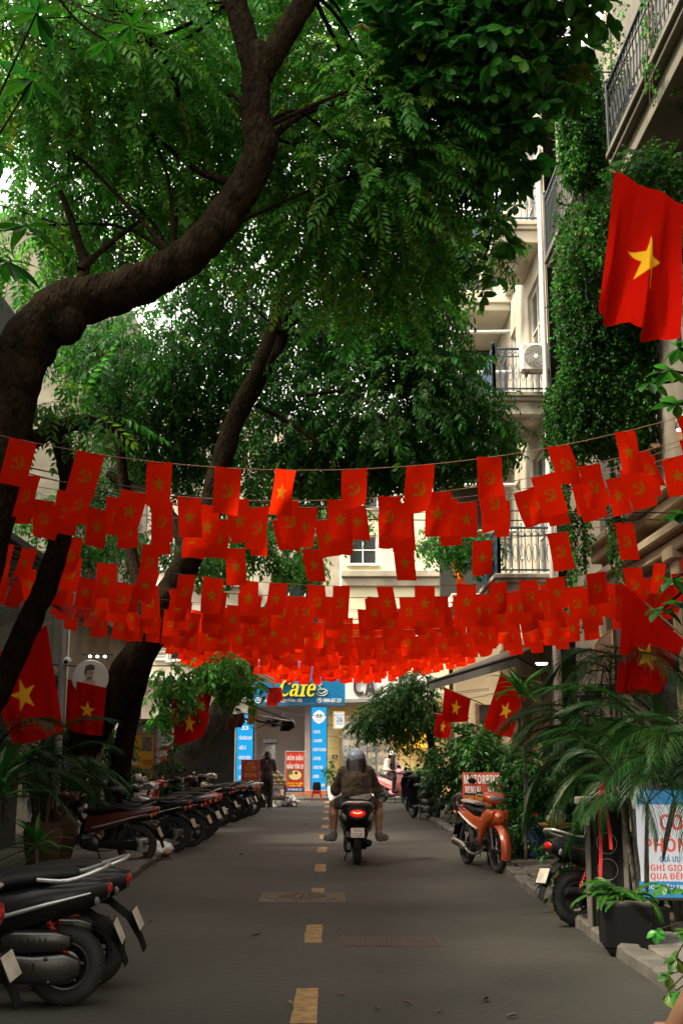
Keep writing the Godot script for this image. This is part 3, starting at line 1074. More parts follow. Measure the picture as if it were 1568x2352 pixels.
	part(f, "ground_facing", wall_with_holes(-4.4, 4.2, 0.0, 4.3, [hs[0], hs[1]], 0.05), M.tan_wall, T3(Vector3(0, 0, 0.06)))
	for k in 3:
		var y: float = fl[k]
		slab(f, "balcony_slab", 1.0, 3.6, y, 1.2, M.stained if k < 2 else M.cream_b, 0.5)
		railing(f, Vector3(1.0, y, 1.15), Vector3(3.6, y, 1.15), 1.0, M.blue_iron, 0.14, true)
		railing(f, Vector3(3.6, y, 1.15), Vector3(3.6, y, 0.0), 1.0, M.blue_iron, 0.14, true)
		# deep loggia further on, with a ceiling that shows from below
		part(f, "loggia_slab", S().box(Vector3(-2.6, y + 0.0, 0.85), Vector3(3.4, 0.34, 1.75), 0.02).box(Vector3(-2.6, y - 0.26, 0.75), Vector3(3.2, 0.2, 1.5), 0.02), M.stained if k == 1 else M.cream)
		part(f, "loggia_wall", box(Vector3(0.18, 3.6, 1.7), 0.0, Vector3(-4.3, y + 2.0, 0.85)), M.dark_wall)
		var lamp := S()
		lamp.x = T3(Vector3(-2.2, y - 0.37, 0.9))
		lamp.lathe([Vector2(0.02, -0.09), Vector2(0.12, -0.07), Vector2(0.16, 0)], 14)
		part(f, "ceiling_lamp", lamp, M.off_white)
		if k > 0:
			lamp = S()
			lamp.x = T3(Vector3(2.3, y - 0.52, 0.5))
			lamp.lathe([Vector2(0.02, -0.1), Vector2(0.15, -0.08), Vector2(0.19, 0)], 14)
			part(f, "ceiling_lamp", lamp, M.pipe)
	# stone balustrade on the middle loggia
	var bal := S()
	bal.box(Vector3(-2.6, 10.35, 1.62), Vector3(3.4, 0.14, 0.2), 0.02)
	bal.box(Vector3(-2.6, 9.6, 1.62), Vector3(3.4, 0.16, 0.2), 0.02)
	bal.box(Vector3(-0.95, 9.97, 1.62), Vector3(0.3, 0.8, 0.26), 0.02)
	bal.box(Vector3(-0.97, 10.35, 0.8), Vector3(0.2, 0.14, 1.6), 0.02)
	part(f, "balustrade", bal, M.stained)
	for k in 11:
		var b := S()
		b.x = T3(Vector3(-1.25 - k * 0.28, 9.66, 1.62) if k < 8 else Vector3(-0.97, 9.66, 0.35 + (k - 8) * 0.4))
		b.lathe([Vector2(0.05, 0), Vector2(0.05, 0.06), Vector2(0.03, 0.1), Vector2(0.075, 0.24), Vector2(0.06, 0.36), Vector2(0.03, 0.48), Vector2(0.05, 0.56), Vector2(0.05, 0.62)], 10)
		part(f, "baluster", b, M.stained)
	for y in [7.0, 8.2, 11.2, 12.3]:
		part(f, "drain_pipe", S().bar(Vector3(-0.6, y, 0.1), Vector3(-0.7, y, 2.3), 0.05, 8), M.pipe)
	part(f, "drain_pipe", S().bar(Vector3(4.05, 0.5, 0.09), Vector3(4.05, 17, 0.09), 0.06, 8), M.pipe)
	part(f, "drain_pipe", S().bar(Vector3(-0.85, 9.4, 1.6), Vector3(-0.85, 13.2, 1.6), 0.05, 8), M.pipe)
	air_conditioner(at(1238, 824, 24.6), 0.0, "white air conditioner with a round spiral grille on the middle balcony")
	air_conditioner(at(1236, 372, 24.6), 0.0, "white air conditioner with a slatted grille on the top balcony behind leaves")
	# chairs on the loggia
	var c := thing("wooden_chair", "brown wooden chair on the stained stone balcony", "chair", Vector3(3.5, 9.52, -30.2))
	part(c, "seat", box(Vector3(0.4, 0.04, 0.4), 0.01, Vector3(0, 0.45, 0)), M.wood_light)
	for q in [[-1, -1], [1, -1], [-1, 1], [1, 1]]:
		part(c, "leg", box(Vector3(0.04, 1.0 if q[1] > 0 else 0.44, 0.04), 0.005, Vector3(q[0] * 0.18, 0.5 if q[1] > 0 else 0.22, q[1] * 0.18)), M.wood_light)
	part(c, "backrest", box(Vector3(0.34, 0.12, 0.02), 0.005, Vector3(0, 0.88, 0.18)), M.wood_light)
	# sloping awning over the far door
	var aw := thing("awning", "dark sloping fabric awning over the brown door on the right", "awning")
	var a := at(985, 1566, 30.5)
	var b := at(1190, 1504, 24.5)
	var top := S()
	top.quad(a + Vector3(0, 0, 0.0), b, b + Vector3(1.55, 0.75, 0), a + Vector3(1.9, 0.75, 0))
	top.quad(b + Vector3(0, -0.03, 0), a + Vector3(0, -0.03, 0), a + Vector3(1.9, 0.72, 0), b + Vector3(1.55, 0.72, 0))
	part(aw, "fabric", top, M.dark_wall)
	part(aw, "valance", S().quad(a, a + Vector3(0, -0.22, 0), b + Vector3(0, -0.22, 0), b), M.dark_wall)
	part(aw, "front_bar", S().bar(a, b, 0.035, 8), M.iron)
	part(aw, "arm", S().bar(b + Vector3(0, -0.02, -0.3), b + Vector3(1.4, -0.8, -0.3), 0.02), M.iron)
	# behind the camera the right row goes on
	var nb := thing("neighbour_building", "plain cream house row continuing on the right behind the hotel", "building", Vector3(5.2, 0, 15.5), -PI / 2)
	part(nb, "wall", wall_with_holes(-7.4, 12, 0, 13, [], 0.3), M.cream)


func left_side() -> void:
	var h := thing("low_building", "dark shop building with teal shutters behind the slim bare trunk and round sign", "building", Vector3(-5.2, 0, -8.0), PI / 2)
	# local x runs against world z: x = -(z + 8)
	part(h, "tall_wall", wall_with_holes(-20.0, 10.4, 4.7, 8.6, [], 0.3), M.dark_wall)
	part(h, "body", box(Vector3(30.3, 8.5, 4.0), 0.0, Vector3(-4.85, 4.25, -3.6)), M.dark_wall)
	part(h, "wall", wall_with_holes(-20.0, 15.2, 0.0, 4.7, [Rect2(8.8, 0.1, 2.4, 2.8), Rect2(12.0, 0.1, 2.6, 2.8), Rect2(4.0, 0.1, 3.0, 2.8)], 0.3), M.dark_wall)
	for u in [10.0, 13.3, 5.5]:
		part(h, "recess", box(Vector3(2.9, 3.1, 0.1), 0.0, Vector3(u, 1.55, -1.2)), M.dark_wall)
	for k in 5:
		part(h, "teal_panel", box(Vector3(1.18, 1.2, 0.05), 0.01, Vector3(9.3 + k * 1.22, 3.55, 0.05)), M.teal)
	part(h, "ledge", box(Vector3(35, 0.14, 0.5), 0.02, Vector3(-2.4, 4.78, 0.1)), M.dark_wall)
	part(h, "roof", box(Vector3(4.7, 0.12, 5), 0.0, Vector3(12.85, 4.64, -2.85)), M.dark_wall)
	var g := thing("louvred_building", "cream building with louvred windows half hidden behind the left crowns", "building", Vector3(-5.3, 0, -28.2), PI / 2)
	var hs := []
	for k in 3:
		for q in 3:
			hs.append(Rect2(-3.6 + q * 2.7, 5.0 + k * 2.7, 1.5, 1.9))
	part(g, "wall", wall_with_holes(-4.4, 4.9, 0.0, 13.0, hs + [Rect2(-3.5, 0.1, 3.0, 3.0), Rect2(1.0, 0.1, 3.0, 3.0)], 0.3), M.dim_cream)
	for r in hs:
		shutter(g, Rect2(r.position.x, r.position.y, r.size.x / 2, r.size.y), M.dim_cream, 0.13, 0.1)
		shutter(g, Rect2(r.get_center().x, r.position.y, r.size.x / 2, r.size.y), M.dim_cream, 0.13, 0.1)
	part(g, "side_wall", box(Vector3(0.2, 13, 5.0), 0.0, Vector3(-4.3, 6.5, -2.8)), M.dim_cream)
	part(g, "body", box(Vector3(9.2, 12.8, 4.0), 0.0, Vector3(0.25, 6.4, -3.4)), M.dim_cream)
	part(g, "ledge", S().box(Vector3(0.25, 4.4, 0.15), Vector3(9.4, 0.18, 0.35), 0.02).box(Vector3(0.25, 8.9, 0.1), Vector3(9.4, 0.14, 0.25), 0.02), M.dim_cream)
	part(g, "balcony_guard", S().box(Vector3(1.5, 5.2, 0.55), Vector3(3.4, 0.05, 0.05)).box(Vector3(1.5, 4.5, 0.3), Vector3(3.4, 0.1, 0.6), 0.02), M.iron)


func spline(p: Array, n := 5) -> Array:
	var out := []
	for k in p.size() - 1:
		var a: Vector3 = p[maxi(k - 1, 0)]
		var b: Vector3 = p[k]
		var c: Vector3 = p[k + 1]
		var d: Vector3 = p[mini(k + 2, p.size() - 1)]
		for q in n:
			out.append(b.cubic_interpolate(c, a, d, float(q) / n))
	out.append(p[-1])
	return out


# limb along sight-line points [x, y, depth, radius]
func limb(st: Shape, raw: Array, seg := 12, n := 6, rough := 0.24) -> void:
	var p := []
	var r := []
	for q in raw:
		p.append(at(q[0], q[1], q[2]) if q.size() == 4 else q[0])
		r.append(q[-1])
	var pts := spline(p, n)
	var nf := FastNoiseLite.new()
	nf.seed = int(p[0].x * 100) + int(p[-1].y * 37)
	nf.frequency = 0.03
	var rad := []
	for k in pts.size():
		var f := float(k) / n
		var a := mini(int(f), r.size() - 1)
		rad.append(lerpf(r[a], r[mini(a + 1, r.size() - 1)], f - a))
	st.tube(pts, rad, seg, true, pts.size() * 0.3, rough, nf)


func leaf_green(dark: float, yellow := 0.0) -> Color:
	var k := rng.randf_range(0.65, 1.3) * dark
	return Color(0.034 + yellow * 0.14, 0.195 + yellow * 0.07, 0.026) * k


# a feathery compound leaf: stalk with leaflets in pairs
func pinnate(n: int, l: float, ll: float, lw: float, yellow := 0.0) -> ArrayMesh:
	var s := S()
	s.tinted = true
	for k in n:
		var f := float(k + 1) / n
		var z := l * f
		var y := -0.25 * l * f * f
		for sg in [-1.0, 1.0]:
			s.tint = leaf_green(1.0, yellow + rng.randf_range(0, 0.12))
			s.x = T3(Vector3(0, y, z), Vector3(0.25 + f * 0.3 + rng.randf_range(-0.25, 0.25), sg * (1.25 - 0.45 * f), rng.randf_range(-0.4, 0.4)))
			s.leaf(ll * (0.75 + 0.4 * sin(PI * f)) * rng.randf_range(0.85, 1.1), lw, 0.12, 0.2, 0.45, 2)
	s.x = T3(Vector3(0, -0.25 * l, l), Vector3(0.6, 0, 0))
	s.leaf(ll, lw, 0.1, 0.15, 0.45, 2)
	s.x = Transform3D()
	s.tint = Color(0.05, 0.06, 0.02)
	s.tube([Vector3.ZERO, Vector3(0, -0.06 * l, l * 0.5), Vector3(0, -0.25 * l, l)], [0.004, 0.003, 0.0015], 3, false)
	return s.mesh()


# broad leaves round a twig's end
func rosette(n: int, l: float, w: float, wide := 0.68, yellow := 0.0, twig := 0.25) -> ArrayMesh:
	var s := S()
	s.tinted = true
	for k in n:
		s.tint = leaf_green(0.85, yellow + (0.5 if rng.randf() < 0.03 else 0.0))
		var e := rng.randf_range(-0.15, 0.75)
		s.x = T3(Vector3(0, 0, twig), Vector3.ZERO) * T3(Vector3.ZERO, Vector3(e, TAU * k / n + rng.randf_range(-0.3, 0.3), rng.randf_range(-0.3, 0.3)))
		s.leaf(l * rng.randf_range(0.7, 1.1), w * rng.randf_range(0.8, 1.1), 0.12, 0.25, wide, 6, 0.75)
	s.x = Transform3D()
	s.tint = Color(0.05, 0.04, 0.025)
	s.tube([Vector3.ZERO, Vector3(0, 0.02, twig)], [0.008, 0.005], 4, false)
	return s.mesh()


# pointed leaves alternating along a twig
func sprig(n: int, l: float, ll: float, lw: float, dark := 1.0, yellow := 0.0, droop := 0.3) -> ArrayMesh:
	var s := S()
	s.tinted = true
	for k in n:
		var f := (k + 0.6) / n
		s.tint = leaf_green(dark, yellow)
		s.x = T3(Vector3(0, -droop * l * f * f, l * f), Vector3(rng.randf_range(0.1, 0.9), (1.0 if k % 2 else -1.0) * rng.randf_range(0.4, 1.3), rng.randf_range(-0.5, 0.5)))
		s.leaf(ll * rng.randf_range(0.7, 1.15), lw * rng.randf_range(0.8, 1.1), 0.15, 0.25, 0.42, 3)
	s.x = Transform3D()
	s.tint = Color(0.05, 0.045, 0.025)
	s.tube([Vector3.ZERO, Vector3(0, -droop * 0.25 * l, l * 0.5), Vector3(0, -droop * l, l)], [0.006, 0.004, 0.002], 3, false)
	return s.mesh()


func scatter(parent: Node, called: String, meshes: Array, m: Material, xs: Array, tints: Array) -> void:
	for q in meshes.size():
		var pick := []
		for k in range(q, xs.size(), meshes.size()):
			pick.append(k)
		if pick.is_empty():
			continue
		var mm := MultiMesh.new()
		mm.transform_format = MultiMesh.TRANSFORM_3D
		mm.use_colors = true
		mm.mesh = meshes[q]
		mm.instance_count = pick.size()
		for k in pick.size():
			mm.set_instance_transform(k, xs[pick[k]])
			mm.set_instance_color(k, tints[pick[k]])
		var o := MultiMeshInstance3D.new()
		o.multimesh = mm
		o.material_override = m
		o.name = numbered(called, parent)
		o.set_meta("kind", "stuff")
		parent.add_child(o, true)


# leaves through blobs [centre, radius, squash, count]; more of them near the outside, hanging outwards and down
func crown(parent: Node, meshes: Array, m: Material, blobs: Array, size := 1.0, down := 0.35, bright := 1.0) -> void:
	var xs := []
	var ts := []
	for b in blobs:
		var c: Vector3 = b[0]
		var r: float = b[1]
		for k in int(b[3]):
			var d := Vector3(rng.randfn(), rng.randfn(), rng.randfn()).normalized()
			var q := r * pow(rng.randf(), 0.4) * rng.randf_range(0.75, 1.2)
			var p := c + Vector3(d.x, d.y * b[2], d.z) * q
			var f := (d * Vector3(1, 0.5, 1) + Vector3(rng.randf_range(-0.6, 0.6), -down + rng.randf_range(-0.4, 0.3), rng.randf_range(-0.6, 0.6))).normalized()
			var side := f.cross(Vector3.UP).normalized()
			var up := side.cross(f)
			var bas := Basis(-side, up, f).rotated(f, rng.randf_range(-0.6, 0.6)).scaled(Vector3.ONE * size * rng.randf_range(0.7, 1.25))
			xs.append(Transform3D(bas, p))
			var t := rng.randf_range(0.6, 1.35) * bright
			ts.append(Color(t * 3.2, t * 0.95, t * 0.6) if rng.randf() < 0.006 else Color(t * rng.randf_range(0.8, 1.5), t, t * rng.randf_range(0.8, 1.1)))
	scatter(parent, "crown", meshes, m, xs, ts)


func B(x: float, y: float, d: float, r: float, n: int, squash := 0.75) -> Array:
	return [at(x, y, d), r, squash, n]


# thin twigs from a limb into the blobs
func twigs(st: Shape, from: Vector3, blobs: Array, r := 0.03) -> void:
	for b in blobs:
		var to: Vector3 = b[0]
		if (to - from).length() > 6.0:
			continue
		var m := from.lerp(to, 0.5) + Vector3(rng.randf_range(-0.4, 0.4), rng.randf_range(-0.1, 0.4), rng.randf_range(-0.4, 0.4))
		var pts := spline([from, m, to], 4)
		var rad := []
		for k in pts.size():
			rad.append(lerpf(r, 0.008, float(k) / (pts.size() - 1)))
		st.tube(pts, rad, 5, false)
		for k in 4:
			var d: Vector3 = Vector3(rng.randfn(), rng.randfn() * 0.6, rng.randfn()).normalized() * float(b[1]) * 0.9
			st.tube([m.lerp(to, 0.5 + 0.12 * k), to + d * 0.5 + Vector3(0, 0.1, 0), to + d], [0.014, 0.009, 0.004], 4, false)


func trees() -> void:
	var feather := [pinnate(8, 0.5, 0.12, 0.042), pinnate(7, 0.45, 0.12, 0.045, 0.1), pinnate(9, 0.58, 0.11, 0.04), pinnate(7, 0.42, 0.11, 0.042, 0.3)]
	var oval := [sprig(9, 0.4, 0.13, 0.05), sprig(8, 0.35, 0.14, 0.055, 0.9), sprig(7, 0.32, 0.13, 0.055, 1.1, 0.15), sprig(10, 0.45, 0.12, 0.045, 0.8)]
	var broad := [rosette(7, 0.2, 0.11), rosette(8, 0.22, 0.115), rosette(6, 0.2, 0.1, 0.68, 0.1)]

	# the big leaning tree on the left
	var t1 := thing("leaning_tree", "big dark tree leaning in from the left, forked high over the street", "tree")
	var w := S()
	limb(w, [[Vector3(-3.7, -0.1, -10.4), 0.42], [Vector3(-3.62, 1.6, -10.6), 0.33], [-30, 1150, 10.9, 0.29], [5, 960, 11, 0.28], [50, 815, 11, 0.28], [140, 712, 11, 0.25], [280, 668, 11, 0.205], [400, 612, 11, 0.195], [490, 530, 11, 0.18], [556, 435, 11, 0.172], [596, 350, 11, 0.165], [588, 270, 11, 0.15], [588, 190, 11, 0.15], [592, 140, 11, 0.155]], 18, 7)
	for q in [[150, 735, 10.93, 0.22], [300, 650, 10.95, 0.17], [510, 510, 10.93, 0.17], [608, 335, 10.95, 0.15], [580, 240, 10.95, 0.13], [40, 860, 10.9, 0.24], [590, 130, 10.97, 0.16]]:
		var c := at(q[0], q[1], q[2])
		w.ball(c, Vector3(q[3], q[3] * 1.2, q[3] * 0.8), 10, 7)
	part(t1, "trunk", w, M.bark)
	w = S()
	limb(w, [[588, 170, 11, 0.14], [560, 70, 11, 0.125], [535, -40, 11, 0.115], [540, -220, 11, 0.08], [600, -420, 10.5, 0.04]], 14)
	part(t1, "limb", w, M.bark)
	w = S()
	limb(w, [[596, 170, 11, 0.14], [655, 80, 11, 0.125], [715, -30, 11, 0.12], [800, -200, 11.5, 0.08], [880, -400, 11.5, 0.04]], 14)
	part(t1, "limb", w, M.bark)
	w = S()
	limb(w, [[70, 740, 11.4, 0.1], [190, 640, 11.8, 0.06], [175, 540, 12.2, 0.045], [140, 440, 12.6, 0.03]], 8)
	limb(w, [[185, 620, 11.8, 0.05], [240, 570, 12, 0.035], [330, 500, 12.4, 0.02]], 7)
	limb(w, [[560, 420, 11.4, 0.06], [470, 400, 12, 0.04], [400, 350, 12.4, 0.03], [330, 290, 12.6, 0.015]], 7)
	limb(w, [[410, 220, 12, 0.03], [385, 150, 12, 0.03], [310, 60, 11.8, 0.025], [200, -60, 11.5, 0.03]], 7)
	limb(w, [[470, 270, 12.4, 0.02], [430, 200, 12.4, 0.02], [410, 100, 12.2, 0.014]], 6)
	limb(w, [[610, 330, 11.3, 0.05], [700, 260, 12, 0.035], [860, 210, 12.6, 0.02]], 7)
	limb(w, [[-20, 960, 11, 0.12], [60, 1010, 11.6, 0.1], [130, 985, 12.4, 0.09], [190, 970, 13, 0.1], [255, 985, 13.6, 0.07]], 9)
	part(t1, "branch", w, M.bark)
	var b1 := [B(60, 120, 12, 1.3, 620), B(230, 50, 11.5, 1.4, 700), B(430, 60, 13.4, 1.4, 700), B(640, 130, 14.2, 1.2, 520), B(800, 90, 14, 1.3, 560), B(900, 260, 13, 1.2, 520), B(330, 270, 12.8, 1.3, 620), B(480, 250, 13.6, 1.1, 480), B(730, 330, 13.6, 1.1, 480), B(850, 420, 13, 1.1, 480), B(940, 520, 14, 1.0, 380), B(760, 560, 14, 1.1, 430), B(310, 470, 14, 1.1, 420), B(130, 350, 14, 1.0, 230), B(430, 430, 14.5, 1.1, 420), B(660, 480, 15, 1.1, 430), B(900, 650, 15, 0.8, 280), B(50, 520, 14, 0.9, 150), B(190, 540, 15, 0.8, 190), B(990, 350, 13.5, 0.9, 330), B(1000, 480, 15, 0.5, 130), B(600, 30, 15, 1.3, 420), B(180, 180, 13.5, 1.2, 460), B(170, 960, 13, 0.55, 60), B(100, 900, 12, 0.4, 16)]
	var hi := [B(200, -230, 11, 1.9, 700), B(500, -280, 13, 1.7, 700), B(800, -260, 13.5, 1.7, 700), B(350, -700, 11, 2.2, 700), B(700, -800, 11, 2.2, 700), B(0, -300, 10, 1.7, 500)]
	w = S()
	twigs(w, at(400, 590, 11.2), [b1[6], b1[12], b1[14], b1[13], b1[19], b1[17]], 0.03)
	twigs(w, at(596, 300, 11.1), [b1[3], b1[7], b1[8], b1[9], b1[5], b1[15]], 0.03)
	twigs(w, at(540, 0, 11), [b1[1], b1[2], b1[0], b1[22]], 0.03)
	twigs(w, at(715, -20, 11), [b1[4], b1[5], b1[20]], 0.03)
	part(t1, "twig", w, M.bark)
	for q in hi:
		q[3] = int(q[3] * 0.28)
	for q in b1:
		q[3] = int(q[3] * 0.5)
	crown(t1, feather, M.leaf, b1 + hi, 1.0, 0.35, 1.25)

	# behind the camera another crown shades the near road
	var t0 := thing("overhead_tree", "leafy street tree overhead on the near right", "tree")
	w = S()
	limb(w, [[Vector3(3.4, -0.1, 4.2), 0.3], [Vector3(3.2, 2.5, 4.0), 0.24], [Vector3(2.6, 6.0, 2.5), 0.2], [Vector3(1.6, 9.0, -3.0), 0.17], [930, -120, 13, 0.15], [925, 20, 13, 0.13], [905, 100, 13.4, 0.1], [900, 160, 13.6, 0.06]], 12)
	part(t0, "trunk", w, M.bark)
	w = S()
	limb(w, [[925, 10, 13, 0.08], [960, 130, 13.2, 0.07], [1010, 180, 13, 0.05], [1090, 210, 12.8, 0.03]], 8)
	limb(w, [[1010, 180, 13, 0.05], [900, 185, 13.6, 0.05], [860, 190, 14, 0.03]], 8)
	limb(w, [[925, -60, 13, 0.09], [1060, 20, 12.6, 0.06], [1180, 60, 12, 0.04]], 8)
	limb(w, [[1090, 210, 12.8, 0.03], [1140, 380, 13.4, 0.02], [1130, 520, 13.8, 0.014], [1110, 600, 14, 0.008]], 6)
	part(t0, "limb", w, M.bark)
	var b0 := [B(990, 40, 12.2, 0.8, 210), B(1110, 60, 12, 0.8, 230), B(1210, 50, 11.6, 0.6, 130), B(1060, 190, 12.6, 0.8, 230), B(1170, 190, 12.4, 0.7, 190), B(1110, 310, 13, 0.6, 130), B(1050, 310, 13.4, 0.6, 130), B(1150, 405, 13.4, 0.26, 24), B(1120, 480, 13.8, 0.3, 20), B(1105, 560, 14, 0.28, 14), B(1130, 620, 14, 0.16, 5), B(1000, -180, 12, 1.5, 380), B(1250, -190, 11, 0.9, 160), B(1330, 10, 11.5, 0.22, 12)]
	for k in 20:
		b0.append([Vector3(-4.5 + (k % 4) * 2.6, 8.3 + rng.randf() * 1.2 + 0.95 * maxf(0.0, (k / 4) * 2.7 - 3.0), 3.0 - (k / 4) * 2.7), 1.9, 0.5, 60])
	for q in b0:
		q[3] = int(q[3] * 0.6)
	crown(t0, broad, M.leaf_dark, b0, 1.0, 0.15)
	var t9 := thing("rear_tree", "leafy tree behind the viewer on the left pavement", "tree")
	w = S()
	limb(w, [[Vector3(-3.6, -0.1, 6.0), 0.25], [Vector3(-3.4, 3.0, 6.0), 0.2], [Vector3(-2.6, 7.0, 5.5), 0.14]], 10)
	part(t9, "trunk", w, M.bark)
	crown(t9, oval, M.leaf_dark, [[Vector3(-2.8, 7.5, 5.0), 2.6, 0.6, 700], [Vector3(0.4, 7.8, 6.0), 2.5, 0.6, 700], [Vector3(2.8, 7.6, 8.0), 2.4, 0.6, 600], [Vector3(-3.4, 6.6, 0.5), 2.2, 0.6, 600], [Vector3(-1, 7.0, 11), 2.6, 0.6, 600]], 1.3, 0.2)

	# slim trunk in front at the left edge
	var ts := thing("slim_tree", "slim bare trunk curving up from the lower left behind red flags", "tree")
	w = S()
	limb(w, [[Vector3(-4.3, 0.0, -13.2), 0.16], [-60, 1700, 13, 0.15], [0, 1585, 13, 0.14], [58, 1450, 13, 0.135], [108, 1340, 13, 0.13], [138, 1240, 13, 0.125], [160, 1150, 13, 0.12], [150, 1050, 13, 0.1], [110, 960, 13.2, 0.08]], 12)
	part(ts, "trunk", w, M.bark)

	# the twin-trunked tree in the middle left
	var t2 := thing("twin_trunk_tree", "tall tree with two dark trunks leaning right over the parked motorbikes", "tree")
	w = S()
	limb(w, [[115, 1975, 20, 0.4], [150, 1780, 20, 0.34], [240, 1630, 20, 0.3], [320, 1500, 20, 0.28], [385, 1375, 20, 0.26], [440, 1270, 20, 0.235], [482, 1170, 20, 0.21], [510, 1060, 20, 0.19], [540, 960, 20, 0.17], [590, 850, 20, 0.12], [630, 740, 20, 0.1], [650, 640, 20, 0.07], [690, 500, 20, 0.03]], 16)
	part(t2, "trunk", w, M.bark)
	w = S()
	limb(w, [[258, 1975, 20.6, 0.22], [266, 1850, 20.6, 0.18], [285, 1715, 20.5, 0.17], [312, 1580, 20.4, 0.17], [350, 1460, 20.2, 0.17], [372, 1400, 20, 0.15]], 14)
	part(t2, "trunk", w, M.bark)
	w = S()
	limb(w, [[530, 990, 20, 0.15], [570, 920, 20.3, 0.13], [605, 860, 20.4, 0.12], [650, 770, 20.6, 0.11], [682, 680, 20.8, 0.08], [720, 560, 21, 0.04]], 12)
	part(t2, "limb", w, M.bark)
	w = S()
	limb(w, [[440, 1270, 20, 0.16], [395, 1195, 20.6, 0.14], [350, 1150, 21.4, 0.13], [315, 1125, 22, 0.12], [250, 1090, 22.5, 0.08]], 10)
	limb(w, [[345, 1480, 21, 0.1], [318, 1350, 21.6, 0.11], [297, 1240, 22, 0.11], [285, 1120, 22, 0.1], [274, 1000, 22, 0.1], [262, 860, 22, 0.08], [250, 740, 22, 0.04]], 10)
	limb(w, [[590, 930, 20.3, 0.05], [680, 980, 20, 0.04], [760, 1040, 19.8, 0.02]], 7)
	limb(w, [[660, 750, 20.6, 0.05], [760, 700, 20.6, 0.035], [880, 690, 20.4, 0.02]], 7)
	limb(w, [[690, 910, 19.6, 0.03], [800, 900, 19.4, 0.03], [870, 950, 19.2, 0.02]], 6)
	part(t2, "branch", w, M.bark)
	var b2 := [B(250, 830, 20.5, 1.0, 300), B(400, 760, 22, 1.4, 480), B(560, 760, 23, 1.4, 480), B(740, 720, 22, 1.5, 560), B(860, 760, 21, 1.5, 560), B(925, 770, 20.5, 1.25, 450), B(1010, 870, 21, 0.85, 260), B(780, 900, 21, 1.6, 580), B(930, 930, 20, 1.5, 560), B(1060, 985, 21, 1.0, 330), B(650, 1000, 22, 1.1, 330), B(430, 930, 23, 1.2, 360), B(300, 1000, 23.5, 0.9, 200), B(820, 1040, 22, 1.0, 300), B(950, 1030, 22, 0.9, 260), B(1120, 1020, 22, 0.55, 120), B(590, 1110, 24, 0.7, 150), B(410, 1080, 24, 0.7, 150), B(950, 690, 20, 0.7, 200), B(1070, 940, 20.5, 0.55, 150), B(640, 850, 23, 1.2, 360), B(500, 640, 21, 1.0, 300), B(750, 1120, 24, 0.6, 120), B(330, 880, 22.5, 1.3, 450), B(480, 860, 23, 1.2, 420), B(200, 800, 21.5, 0.8, 220), B(360, 1020, 23.5, 0.9, 260), B(520, 1010, 23.5, 0.9, 280), B(720, 1060, 22, 0.8, 240), B(880, 1060, 22, 0.7, 220), B(1000, 1050, 21.5, 0.6, 180), B(120, 700, 22, 0.6, 120), B(110, 1180, 22.3, 0.55, 110), B(200, 1240, 22.8, 0.6, 130), B(90, 1310, 22.5, 0.4, 60), B(230, 1120, 23, 0.6, 120)]
	var hi2 := [B(500, 420, 20, 2.0, 620), B(800, 350, 20, 2.2, 700), B(650, 150, 19, 2.2, 650), B(950, 480, 21, 1.6, 420), B(300, 350, 21, 1.7, 300), B(900, 150, 20, 2.0, 450), B(250, 60, 19, 2.0, 380), B(450, 240, 18, 1.5, 300), B(300, 560, 19, 1.2, 260), B(80, 120, 18, 1.6, 300), B(1060, 560, 20, 0.9, 160)]
	w = S()
	twigs(w, at(640, 760, 20.3), [b2[2], b2[3], b2[4], b2[7], b2[20], b2[21]], 0.035)
	twigs(w, at(880, 690, 20.4), [b2[5], b2[8], b2[6], b2[18]], 0.03)
	twigs(w, at(265, 850, 22), [b2[0], b2[1], b2[11], b2[12]], 0.03)
	part(t2, "twig", w, M.bark)
	for q in hi2:
		q[3] = int(q[3] * 0.5)
	for q in b2:
		q[3] = int(q[3] * 0.85)
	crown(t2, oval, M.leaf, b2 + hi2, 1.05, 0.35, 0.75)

	# third leaning tree by the shops
	var t3 := thing("grey_bark_tree", "leaning tree with grey bark between the parked motorbikes and the cafe", "tree")
	w = S()
	limb(w, [[380, 1900, 29, 0.36], [405, 1790, 29, 0.3], [450, 1705, 29, 0.28], [500, 1638, 29, 0.27], [545, 1570, 29, 0.25], [575, 1500, 29, 0.2], [590, 1440, 29.5, 0.17], [640, 1370, 31, 0.14], [690, 1310, 32, 0.12], [700, 1220, 32, 0.08]], 14)
	part(t3, "trunk", w, M.bark_grey)
	w = S()
	limb(w, [[545, 1590, 29, 0.12], [520, 1540, 28.6, 0.1], [520, 1470, 28.6, 0.09], [505, 1390, 28.6, 0.05]], 9)
	limb(w, [[560, 1530, 29, 0.06], [480, 1530, 27, 0.04], [410, 1560, 25, 0.03]], 7)
	part(t3, "branch", w, M.bark_grey)
	var big_oval := [sprig(9, 0.55, 0.19, 0.095, 1.0, 0.05, 0.5), sprig(8, 0.5, 0.18, 0.09, 1.2, 0.15, 0.6)]
	crown(t3, big_oval, M.leaf, [B(395, 1550, 24, 0.35, 34), B(405, 1600, 24, 0.35, 40), B(380, 1640, 24, 0.2, 12), B(510, 1530, 25, 0.45, 60), B(550, 1560, 25, 0.3, 30), B(470, 1530, 25, 0.3, 24), B(510, 1290, 26, 0.45, 60), B(470, 1280, 26, 0.3, 24), B(700, 1290, 30, 0.5, 60), B(640, 1290, 30, 0.35, 30), B(550, 1250, 30, 0.6, 60)], 0.85, 0.6, 1.1)
